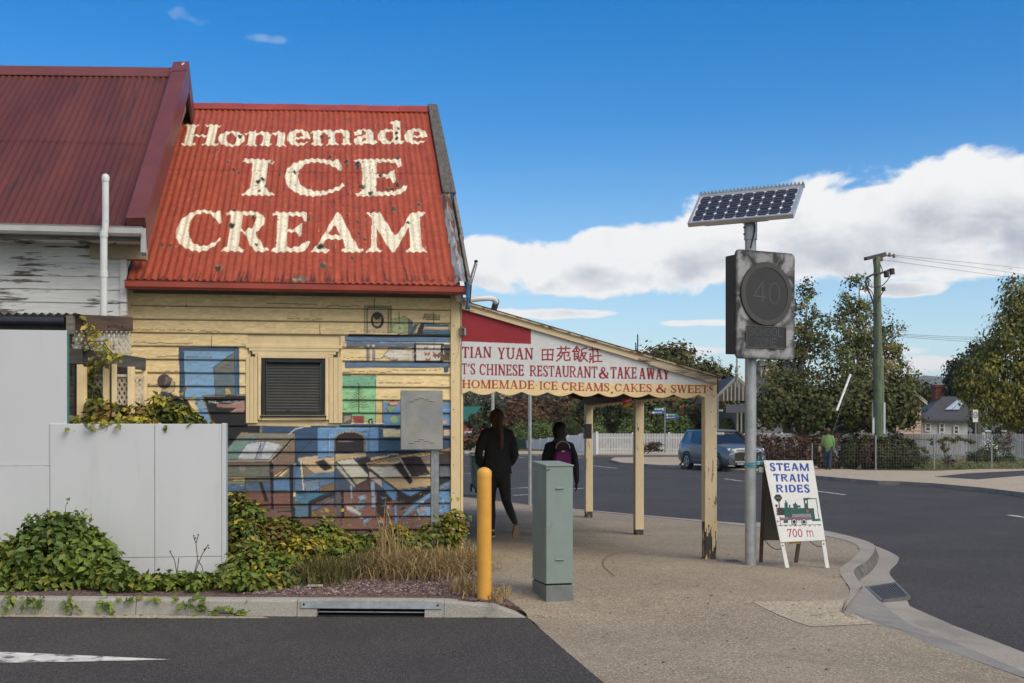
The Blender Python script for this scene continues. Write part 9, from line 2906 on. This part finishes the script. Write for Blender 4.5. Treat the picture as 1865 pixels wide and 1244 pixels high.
WL=['overhead wire from the outermost crossarm insulator of the power pole','topmost overhead wire, from the insulator beside the pole top','overhead wire sagging from the insulator just below the crossarm','highest of three close wires leaving the middle of the power pole','central one of three close wires leaving the middle of the power pole','lowest of three close wires leaving the middle of the power pole']
wire_m=M('wire',(.10,.10,.11),.6,bump=0)
for(a,b_,D0,D1,sag)in(((1629,467),(1890,503),DU+1,80,.0),((1613,463),(1890,491),DU+.6,82,0),((1606,473),(1890,512),DU,78,0),((1612,607),(1890,612),DU,70,.15),((1612,609),(1890,617),DU,70,.15),((1612,611),(1890,620),DU,70,.2)):
 p,q_=at(a[0],a[1],D0),at(b_[0],b_[1],D1)
 q_=p+(q_-p)*1.6
 o=MB().tube([p.lerp(q_,t)+Vector((0,0,-sag*4*t*(1-t)))for t in np.linspace(0,1,12)],.009,5,cap=False).build('overhead_wire',wire_m)
 tag(o,WL.pop(0),'wire','overhead wires from the power pole')
st=thing('stay_wire','slanting stay wire with white plastic guard tube left of the power pole','stay wire',tuple(ground_at(1512,50)))
MB().tube([at(1597,560,DU),at(1512,800,50)],.012,5).build('wire',MAT['iron'],st)
MB().tube([at(1549,682,51),at(1524,748,50.5)],.05,8).build('guard',M('white_guard',(.7,.72,.72),.4,bump=0),st)
sp50=thing('speed_sign','small white 50 speed limit sign on a post behind the picket fence','traffic sign',tuple(ground_at(1777,57)))
pb5=at(1777,800,57)
MB().lathe([(.03,-.1),(.03,2.3-.1)],(pb5.x,pb5.y,0),10).build('post',MAT['steel'],sp50)
c0=at(1776.5,757.5,56.9)
rx=Vector((CT,-ST,0))
fw_=Vector((-ST,-CT,0))
MB().obox(c0,rx*.125,fw_*.008,Vector((0,0,.30))).build('plate',MAT['white_wood'],sp50)
rgb_=MB()
nn=28
V,F=[],[]
for k in range(nn):
 a=2*math.pi*k/nn
 for r_ in(.105,.078):
  V.append(c0+fw_*.012+rx*r_*math.cos(a)+Vector((0,0,.04+r_*1.5*math.sin(a))))
for k in range(nn):
 k2=(k+1)%nn
 F.append((2*k,2*k2,2*k2+1,2*k+1))
rgb_.add(V,F)
rgb_.build('ring',MAT['black_metal'],sp50)
b=MB()
for ch,ox in(('5',-.055),('0',.008)):
 for pg in glyph(ch,.048,.12,.016,.014,0):
  b.prism([c0+fw_*.012+rx*(ox+x)+Vector((0,0,.04-.06+y))for x,y in pg],fw_*.002)
b.build('digits',MAT['black_metal'],sp50)
MAT['sign_green']=M('sign_green',(.012,.16,.10),.4,bump=0)
MAT['sign_blue']=M('sign_blue',(.05,.09,.42),.4,bump=0)
MAT['sign_white']=M('plain_white',(.72,.73,.74),.4,bump=0)
def blade_sign(name,label,px,ytop,ybot,D,blades):
 b0=at(px,ybot,D)
 root=thing(name,label,'street sign',tuple(b0))
 MB().tube([b0,at(px,ytop,D)],.04,10).build('post',MAT['steel'],root)
 for(x0,x1,y0,y1,m_,mark)in blades:
  p=[at(x0,y1[0],D),at(x1,y1[1],D),at(x1,y0[1],D),at(x0,y0[0],D)]
  bo=MB().prism(p,Vector((ST,CT,0))*.02).build('blade',m_,root)
  mb_=MB()
  f_=lambda u,v:(p[0].lerp(p[1],u)).lerp(p[3].lerp(p[2],u),v)-Vector((ST,CT,0))*.006
  r_=random.Random(int(x0*7))
  u=.10
  while u<.74:
   w_=r_.uniform(.02,.05)
   mb_.prism([f_(u,.3),f_(u+w_,.3),f_(u+w_,.72),f_(u,.72)],Vector((ST,CT,0))*.004)
   u+=w_+r_.uniform(.015,.045)
  mb_.prism([f_(mark,.15),f_(mark+.12,.15),f_(mark+.12,.85),f_(mark,.85)],Vector((ST,CT,0))*.004)
  mb_.build('lettering',MAT['sign_white'],bo)
 return root
blade_sign('street_sign','street name sign post with green and blue blades behind the middle verandah post',1211,741,825,76,((1191,1210,(742.5,742),(748.5,748),MAT['sign_green'],.8),(1188,1210,(749,748.5),(754,753.5),MAT['sign_blue'],.03),(1213,1235,(753,753),(758,757.5),MAT['sign_green'],.03),(1213,1235,(758.5,758),(762.5,762),MAT['sign_blue'],.05)))
blade_sign('street_sign','second street sign post partly behind the front verandah post',1307.5,725,830,74,((1309,1317,(745,745),(750,750),MAT['sign_green'],.8),))
ps=thing('distant_pole','pale concrete pole behind the walking woman','pole',tuple(ground_at(897,95)))
MB().tube([ground_at(897,95),at(897.5,700,95)],[.15,.13],12).build('shaft',M('pale_pole',(.33,.34,.31),.8),ps,smooth='auto')
fl=thing('chimney_flue','pair of thin teal flue pipes standing above the verandah roof','flue',tuple(ground_at(1160,75)))
MB().tube([ground_at(1160.5,75),at(1161.5,609,75)],.045,8).build('pipe',M('teal_pipe',(.03,.09,.12),.5),fl)
MB().tube([at(1157.5,760,75),at(1157.8,624,75)],.04,8).build('pipe',bpy.data.materials['teal_pipe'],fl)
MB().beam(at(1157,631,75),at(1162,630,75),.03,.03).build('clip',bpy.data.materials['teal_pipe'],fl)
# ------------------------------------------------------------------ houses
def gable_house(name,label,D,x0,x1,yeave,yridge,rx0,rx1,wallm,roofm,base=-.1,depth=7.0,wins=(),chim=None,boards=0.2):
 """ridge parallel to the picture: front roof slope from the eave line to the ridge line"""
 a,b_=at(x0,yeave,D),at(x1,yeave,D)
 root=thing(name,label,'house',((a.x+b_.x)/2,(a.y+b_.y)/2,base))
 fwd=Vector((ST,CT,0))
 wa,wb_=Vector((a.x,a.y,base)),Vector((b_.x,b_.y,base))
 nb=max(1,int((a.z-base)/boards))if boards else 1
 for k in range(nb):
  z0,z1=base+(a.z-base)*k/nb,base+(a.z-base)*(k+1)/nb
  MB().hexa([Vector((a.x,a.y,z0))-fwd*.02,Vector((b_.x,b_.y,z0))-fwd*.02,Vector((b_.x,b_.y,z0))+fwd*.1,Vector((a.x,a.y,z0))+fwd*.1,Vector((a.x,a.y,z1)),Vector((b_.x,b_.y,z1)),Vector((b_.x,b_.y,z1))+fwd*.1,Vector((a.x,a.y,z1))+fwd*.1]).build('weatherboard' if boards else 'wall',wallm,root)
 mb=MB()
 mb.prism([wa+fwd*.1,wb_+fwd*.1,wb_+fwd*depth,wa+fwd*depth],(0,0,a.z-base))
 mb.build('wall',wallm,root)
 ra,rb_=at(rx0,yridge,D+depth*.42),at(rx1,yridge,D+depth*.42)
 ea,eb=a-fwd*.35+Vector((0,0,-.02))-rx*.3,b_-fwd*.35+Vector((0,0,-.02))+rx*.3
 back_a,back_b=a+fwd*depth+Vector((0,0,-.02)),b_+fwd*depth+Vector((0,0,-.02))
 mb=MB()
 th_=Vector((0,0,.10))
 mb.hexa([ea,eb,rb_,ra,ea+th_,eb+th_,rb_+th_,ra+th_])
 mb.hexa([ra,rb_,back_b,back_a,ra+th_,rb_+th_,back_b+th_,back_a+th_])
 mb.poly([ea,ra,back_a])
 mb.poly([eb,back_b,rb_])
 ro=mb.build('roof',roofm,root)
 MB().beam(ea+Vector((0,0,.03)),eb+Vector((0,0,.03)),.12,.12).build('gutter',roofm,ro)
 for(wx0,wx1,wy0,wy1,fm,kind)in wins:
  p0,p1=at(wx0,wy1,D-.05),at(wx1,wy0,D-.05)
  n_='door' if kind=='door' else 'window'
  w_=rx*((p1-p0).dot(rx))
  up_=Vector((0,0,p1.z-p0.z))
  wo=MB().prism([p0,p0+w_,p0+w_+up_,p0+up_],fwd*.04).build(n_,fm,root)
  t=.05
  fr_=MB()
  for(s_,e_)in((p0,p0+w_),(p0+up_,p0+w_+up_),(p0,p0+up_),(p0+w_,p0+w_+up_)):
   fr_.beam(s_-fwd*.02,e_-fwd*.02,.07,.09,up=tuple(fwd))
  fr_.beam(p0+up_*.5-fwd*.02,p0+w_+up_*.5-fwd*.02,.05,.05,up=tuple(fwd))
  fr_.build('frame',MAT['white_wood'],wo)
 return root
slate=M('slate_iron',(.060,.060,.064),.6,.0,var=.1,sc=1,bump=0,stretch=(6,.3,.3))
wh=M('pale_boards',(.46,.46,.46),.7,var=.08,bump=0)
beige=M('beige_boards',(.52,.38,.29),.7,var=.08,bump=0)
dkwin=M('dark_window',(.03,.034,.04),.1,bump=0,spec=.8)
hC=gable_house('cottage','pale weatherboard cottage with slate grey roof and two skylights',75,1679,1762,766,725,1716,1752,wh,slate,wins=((1685,1694,771,785,dkwin,'w'),(1711,1719,771,787,dkwin,'w'),(1737,1745,776,790,dkwin,'door')),boards=.18)
roofC=[c for c in hC.children if c.name.startswith('roof')][0]
for(x0,x1,x2,x3)in((1721.5,1733,1753,1743.5),(1735,1746.5,1757,1754)):
 def rp_(x,y):
  t=(766-y)/(766-725)
  return at(x,y,75+t*7*.42-.75)
 p=[rp_(x0,745.5),rp_(x1,745.5),rp_(x2,728),rp_(x3,728)]
 n_=(p[1]-p[0]).cross(p[3]-p[0]).normalized()
 sk=MB().prism(p,-n_*.06).build('skylight',M('skylight_glass',(.40,.46,.54),.12,bump=0,spec=.9),roofC)
ch=MB()
cA_,cB_=at(1704,731,80),at(1721.5,705,80)
ch.prism([cA_+Vector((0,0,-3)),Vector((cB_.x,cB_.y,cA_.z-3)),Vector((cB_.x,cB_.y,cB_.z)),Vector((cA_.x,cA_.y,cB_.z))],(0,.6,0))
ch.cur=1
ch.box((cA_.x-.08,cA_.y-.1,cB_.z-.02),(cB_.x+.08,cB_.y+.55,cB_.z+.15))
m,T,p=new_mat('brick_chimney')
br=T.n('ShaderNodeTexBrick')
T.put(br.inputs['Vector'],T.vm('MULTIPLY',T.vm('ADD',T.n('ShaderNodeNewGeometry').outputs['Position'],(0,0,0)),(3,3,3)))
sx_,sy_,sz_=T.sep(T.n('ShaderNodeNewGeometry').outputs['Position'])
T.put(br.inputs['Vector'],T.xyz(sx_,sz_,0))
br.inputs['Scale'].default_value=4
br.inputs['Color1'].default_value=(.20,.055,.035,1)
br.inputs['Color2'].default_value=(.15,.045,.03,1)
br.inputs['Mortar'].default_value=(.14,.09,.07,1)
T.t.links.new(br.outputs[0],p.inputs['Base Color'])
p.inputs['Roughness'].default_value=.9
ch.build('chimney',[m,m],hC)
hB=thing('house','beige weatherboard house half hidden by the garden trees','house',tuple(ground_at(1650,70)))
a,b_=at(1632,745,70),at(1677.5,745,70)
zb_,ze=-.1,at(1650,731,70).z
nb=15
for k in range(nb):
 z0,z1=zb_+(ze-zb_)*k/nb,zb_+(ze-zb_)*(k+1)/nb
 MB().hexa([(a.x,a.y-.03,z0),(b_.x,b_.y-.03,z0),(b_.x,b_.y+.1,z0),(a.x,a.y+.1,z0),(a.x,a.y,z1),(b_.x,b_.y,z1),(b_.x,b_.y+.1,z1),(a.x,a.y+.1,z1)]).build('weatherboard',beige,hB)
fwd=Vector((ST,CT,0))
MB().prism([Vector((a.x,a.y,zb_))+fwd*.12,Vector((b_.x,b_.y,zb_))+fwd*.12,Vector((b_.x,b_.y,ze))+fwd*.12,Vector((a.x,a.y,ze))+fwd*.12],fwd*8).build('wall',beige,hB)
apex=at(1648,706,70)
MB().prism([Vector((a.x,a.y,ze)),Vector((b_.x,b_.y,ze)),Vector((apex.x,apex.y,apex.z-.2))],fwd*.1).build('gable',beige,hB)
rA,rB2=at(1618,741,69.5),at(1689,738,69.5)
ap=at(1650,706,69.5)
cream_trim=M('pale_barge',(.58,.56,.46),.6,bump=0)
for e_ in(rA,rB2):
 up2=Vector((0,0,.22))
 MB().prism([e_,e_+up2,ap+up2,ap],fwd*.06).build('bargeboard',cream_trim,hB)
 MB().hexa([e_+up2*.6,ap+up2*.6,ap+fwd*8+up2*.6,e_+fwd*8+up2*.6,e_+up2*.8,ap+up2*.8,ap+fwd*8+up2*.8,e_+fwd*8+up2*.8]).build('roof',slate,hB)
b=MB()
for x in(1655,1662,1668):
 b.beam(at(x,731,69.9),at(x,716+(x-1650)*.55,69.9),.12,.06,up=(0,1,0))
b.build('gable_trim',M('dark_trim',(.04,.032,.03),.7),hB)
po=MB().prism([at(1614,760,68),at(1642,760,68),at(1642,766,66.5),at(1614,766,66.5)],(0,0,.08)).build('porch_roof',slate,hB)
for x in(1616,1640):
 MB().tube([at(x,764,66.8),ground_at(x,66.8)],.06,8).build('porch_post',MAT['white_wood'],hB)
MB().prism([at(1618,787,69.8),at(1632,787,69.8),at(1632,768,69.8),at(1618,768,69.8)],fwd*.05).build('window',dkwin,hB)
cbx=at(1622,706,76)
MB().box((cbx.x-.35,cbx.y,1),(cbx.x+.35,cbx.y+.6,cbx.z+1.9)).build('chimney',M('pink_render',(.40,.30,.26),.8),hB)
hA=thing('gabled_house','dark roofed gabled house with finial and tall pale chimney behind the parked car','house',tuple(ground_at(1375,82)))
grey_w=M('grey_boards',(.17,.175,.18),.7,var=.1,bump=0)
mould=M('light_mould',(.25,.25,.22),.7,bump=0)
a,b_=at(1344,760,82),at(1425,760,82)
zt2=at(1360,740,82).z
MB().prism([Vector((a.x,a.y,-.1)),Vector((b_.x,b_.y,-.1)),Vector((b_.x,b_.y,zt2)),Vector((a.x,a.y,zt2))],fwd*8).build('wall',grey_w,hA)
gA,gB_,gC=at(1334,731,81.4),at(1386,729,81.4),at(1342,690,81.4)
gL=at(1300,731,81.4)
gw=MB().prism([gL,gB_,gC],fwd*.1).build('gable',M('gable_dark',(.10,.085,.075),.7,bump=0),hA)
b=MB()
for k in range(9):
 x=1318+k*7
 yt=731-38*max(0.05,1-abs(x-1342)/44)
 b.beam(at(x,730,81.2),at(x,yt,81.2),.09,.05,up=(0,1,0))
b.build('gable_batten',mould,gw)
for e_ in(gL,gB_):
 MB().prism([e_,e_+Vector((0,0,.25)),gC+Vector((0,0,.25)),gC],fwd*.08).build('bargeboard',mould,hA)
rC=gC+Vector((0,0,.2))
MB().add([gL,rC,rC+fwd*9,gL+fwd*9],[(0,1,2,3)]).add([rC,gB_+rx*.4,gB_+rx*.4+fwd*9,rC+fwd*9],[(0,1,2,3)]).build('roof',slate,hA)
m_a,m_b=at(1380,730,83),at(1470,730,83)
MB().hexa([m_a,m_b,at(1462,660,88),at(1372,660,88),m_a+Vector((0,0,.1)),m_b+Vector((0,0,.1)),at(1462,659,88),at(1372,659,88)]).build('main_roof',slate,hA)
MB().lathe([(.09,-.6),(.09,.2),(.16,.3),(.07,.42),(.12,.75),(.05,.95),(.07,1.3),(.02,1.6),(.001,2.1)],tuple(gC),10).build('finial',mould,hA,smooth='auto')
vr=MB().hexa([at(1322,752,79),at(1362,752,79),at(1362,738,81),at(1322,738,81),at(1322,751,79),at(1362,751,79),at(1362,737,81),at(1322,737,81)]).build('porch_roof',slate,hA)
for x in(1343,1350,1358):
 MB().beam(at(x,788,81.5),at(x,746,81.5),.11,.08,up=(0,1,0)).build('mullion',mould,hA)
MB().prism([at(1343,787,81.8),at(1362,787,81.8),at(1362,746,81.8),at(1343,746,81.8)],fwd*.1).build('window',dkwin,hA)
c_=at(1394,692,86)
MB().box((c_.x-.34,c_.y,c_.z-2),(c_.x+.34,c_.y+.6,at(1394,668,86).z)).build('chimney',M('cream_chimney',(.40,.37,.30),.8),hA)
MB().box((c_.x-.46,c_.y-.1,at(1394,667,86).z),(c_.x+.46,c_.y+.7,at(1394,657,86).z)).build('chimney_cap',M('dark_cap',(.15,.145,.13),.8),hA)
gb_=gable_house('green_roof_house','house with green metal roof down the road left of the woman',135,815,883,767,742,822,879,M('brick_wall',(.18,.075,.05),.9,bump=0),M('green_iron',(.02,.11,.085),.5,var=.12,bump=0),boards=0)
hr=thing('red_roof_house','small house with bright red hipped roof behind the walking woman','house',tuple(ground_at(878,115)))
pa,pb2,pc2,pd2=at(847,784,114),at(915,784,114),at(905,758.5,117),at(876,758.5,117)
MB().add([pa,pb2,pc2,pd2],[(0,1,2,3)]).add([pa,pd2,pa+fwd*6],[(0,1,2)]).add([pb2,pb2+fwd*6,pc2],[(0,1,2)]).build('roof',M('bright_red_iron',(.40,.05,.055),.5,var=.12,bump=0),hr)
MB().prism([at(852,826,114.6),at(912,826,114.6),at(912,785,114.6),at(852,785,114.6)],fwd*5).build('wall',M('grey_render',(.25,.24,.23),.8,bump=0),hr)
MB().prism([at(877,778,114.3),at(889,778,114.3),at(883,763,115)],fwd*.4).build('dormer',M('dark_gablet',(.07,.06,.05),.8,bump=0),hr)
MB().hexa([at(846,790,112),at(880,788,112),at(880,785,114),at(846,786,114),at(846,789.4,112),at(880,787.4,112),at(880,784.4,114),at(846,785.4,114)]).build('porch_roof',M('pale_iron',(.42,.43,.45),.5,bump=0),hr)
for x in(848,865,879):
 MB().tube([at(x,788,112.5),ground_at(x,112.5)],.08,8).build('porch_post',MAT['white_wood'],hr)
# ------------------------------------------------------------------ hills
def hill(name,D,prof,mat,depth,seed=1,wob=.0):
 """ridge whose skyline follows (pixel column, pixel row) at distance D, sloping down towards the viewer"""
 r_=random.Random(seed)
 V,F=[],[]
 cols=[]
 xs_=np.linspace(prof[0][0],prof[-1][0],140)
 pxs=[p[0]for p in prof]
 pys=[p[1]for p in prof]
 nrow=14
 for x in xs_:
  y=np.interp(x,pxs,pys)
  u=(x-932.5)/FPX
  ztop=CAM_H+(HOR-y)/FPX*D
  for j in range(nrow):
   t=j/(nrow-1)
   d=D-depth*(1-t)
   n_=mnoise.fractal(Vector((u*D/(depth*.25),d/(depth*.25),seed)),1.0,2.0,4)
   z=-.5+(ztop+.5)*(t**1.1)+n_*wob*(.25+.75*math.sin(math.pi*min(t,.98)))
   V.append(cw(u*d,d,z))
 for i in range(len(xs_)-1):
  for j in range(nrow-1):
   a_=i*nrow+j
   F.append((a_,a_+nrow,a_+nrow+1,a_+1))
 o=MB().add(V,F).build(name,mat,smooth=True)
 return tag(o,kind='structure')
m,T,p=new_mat('hillside')
pos=T.n('ShaderNodeNewGeometry').outputs['Position']
n1=T.noise(pos,.035,6,.6,.5)
n2=T.noise(pos,.25,5,.65)
cc=T.mix(T.ramp(n1,.44,.54),(.055,.070,.032),(.30,.22,.125))
cc=T.mix(T.ramp(n2,.42,.62),cc,(.045,.058,.030))
T.t.links.new(cc,p.inputs['Base Color'])
p.inputs['Roughness'].default_value=.95
hill('hill',420,[(-700,745),(-100,715),(500,690),(820,672),(900,682),(1000,668),(1120,690),(1300,745),(1500,775)],m,240,3,5)
m2=M_ground('far_forest',(.035,.048,.030),(.055,.066,.040),(.08,.08,.05),.06,.004,.95,0)
hill('mountain',2600,[(-2500,760),(-900,735),(300,720),(1000,722),(1500,715),(1640,697),(1670,688),(1700,684.5),(1725,688),(1760,700),(1850,690),(2100,705),(2600,735),(3200,760)],m2,1300,5,22)
r=np.random.default_rng(5)
n=420
bl_=[]
for k in range(n):
 px_,D_=r.uniform(800,1130),r.uniform(230,410)
 t=(D_-180)/240
 ytop=np.interp(px_,[820,900,1000,1120],[672,682,668,690])
 z=-.5+(CAM_H+(HOR-ytop)/FPX*420+.5)*(t**1.1)
 if px_<960 and r.random()<.62:
  continue
 u=(px_-932.5)/FPX
 c=cw(u*D_,D_,z+1.5)
 s_=r.uniform(1.4,3.2)
 bl_.append((tuple(c),(s_,s_,s_*1.1)))
P_,N_,pk_=rand_in(bl_,15000,r,.6)
o=leaf_mesh('hillside_trees',P_,N_,1.1,[(.040,.052,.028),(.055,.065,.032),(.035,.045,.026),(.08,.07,.035),(.07,.045,.03)],MAT['leaf_far'],None,rng=r,aspect=.9,folded=False,clump=pk_)
tag(o,kind='stuff')
bl_=[]
for k in range(150):
 px_,D_=r.uniform(-1500,3400),r.uniform(125,170)
 if 820<px_<1090:
  continue
 u=(px_-932.5)/FPX
 s_=r.uniform(2.0,4.2)
 bl_.append((tuple(cw(u*D_,D_,s_*.55)),(s_*1.3,s_,s_)))
P_,N_,pk_=rand_in(bl_,14000,r,.6)
o=leaf_mesh('treeline',P_,N_,.9,DARKG+OAK[:3],MAT['leaf_far'],None,rng=r,aspect=.9,folded=False,clump=pk_)
tag(o,kind='stuff')
# ------------------------------------------------------------------ haze
hz=bpy.data.materials.new('haze')
hz.use_nodes=True
for nd in list(hz.node_tree.nodes):
 if nd.type=='BSDF_PRINCIPLED':
  hz.node_tree.nodes.remove(nd)
T=NT(hz.node_tree)
pv_=T.n('ShaderNodeVolumePrincipled')
pv_.inputs['Color'].default_value=(.80,.87,.97,1)
pv_.inputs['Density'].default_value=.00016
T.t.links.new(pv_.outputs[0],hz.node_tree.nodes['Material Output'].inputs['Volume'])
tag(MB().box((-3600,-900,-2),(3600,4300,170)).build('haze',hz),kind='stuff')
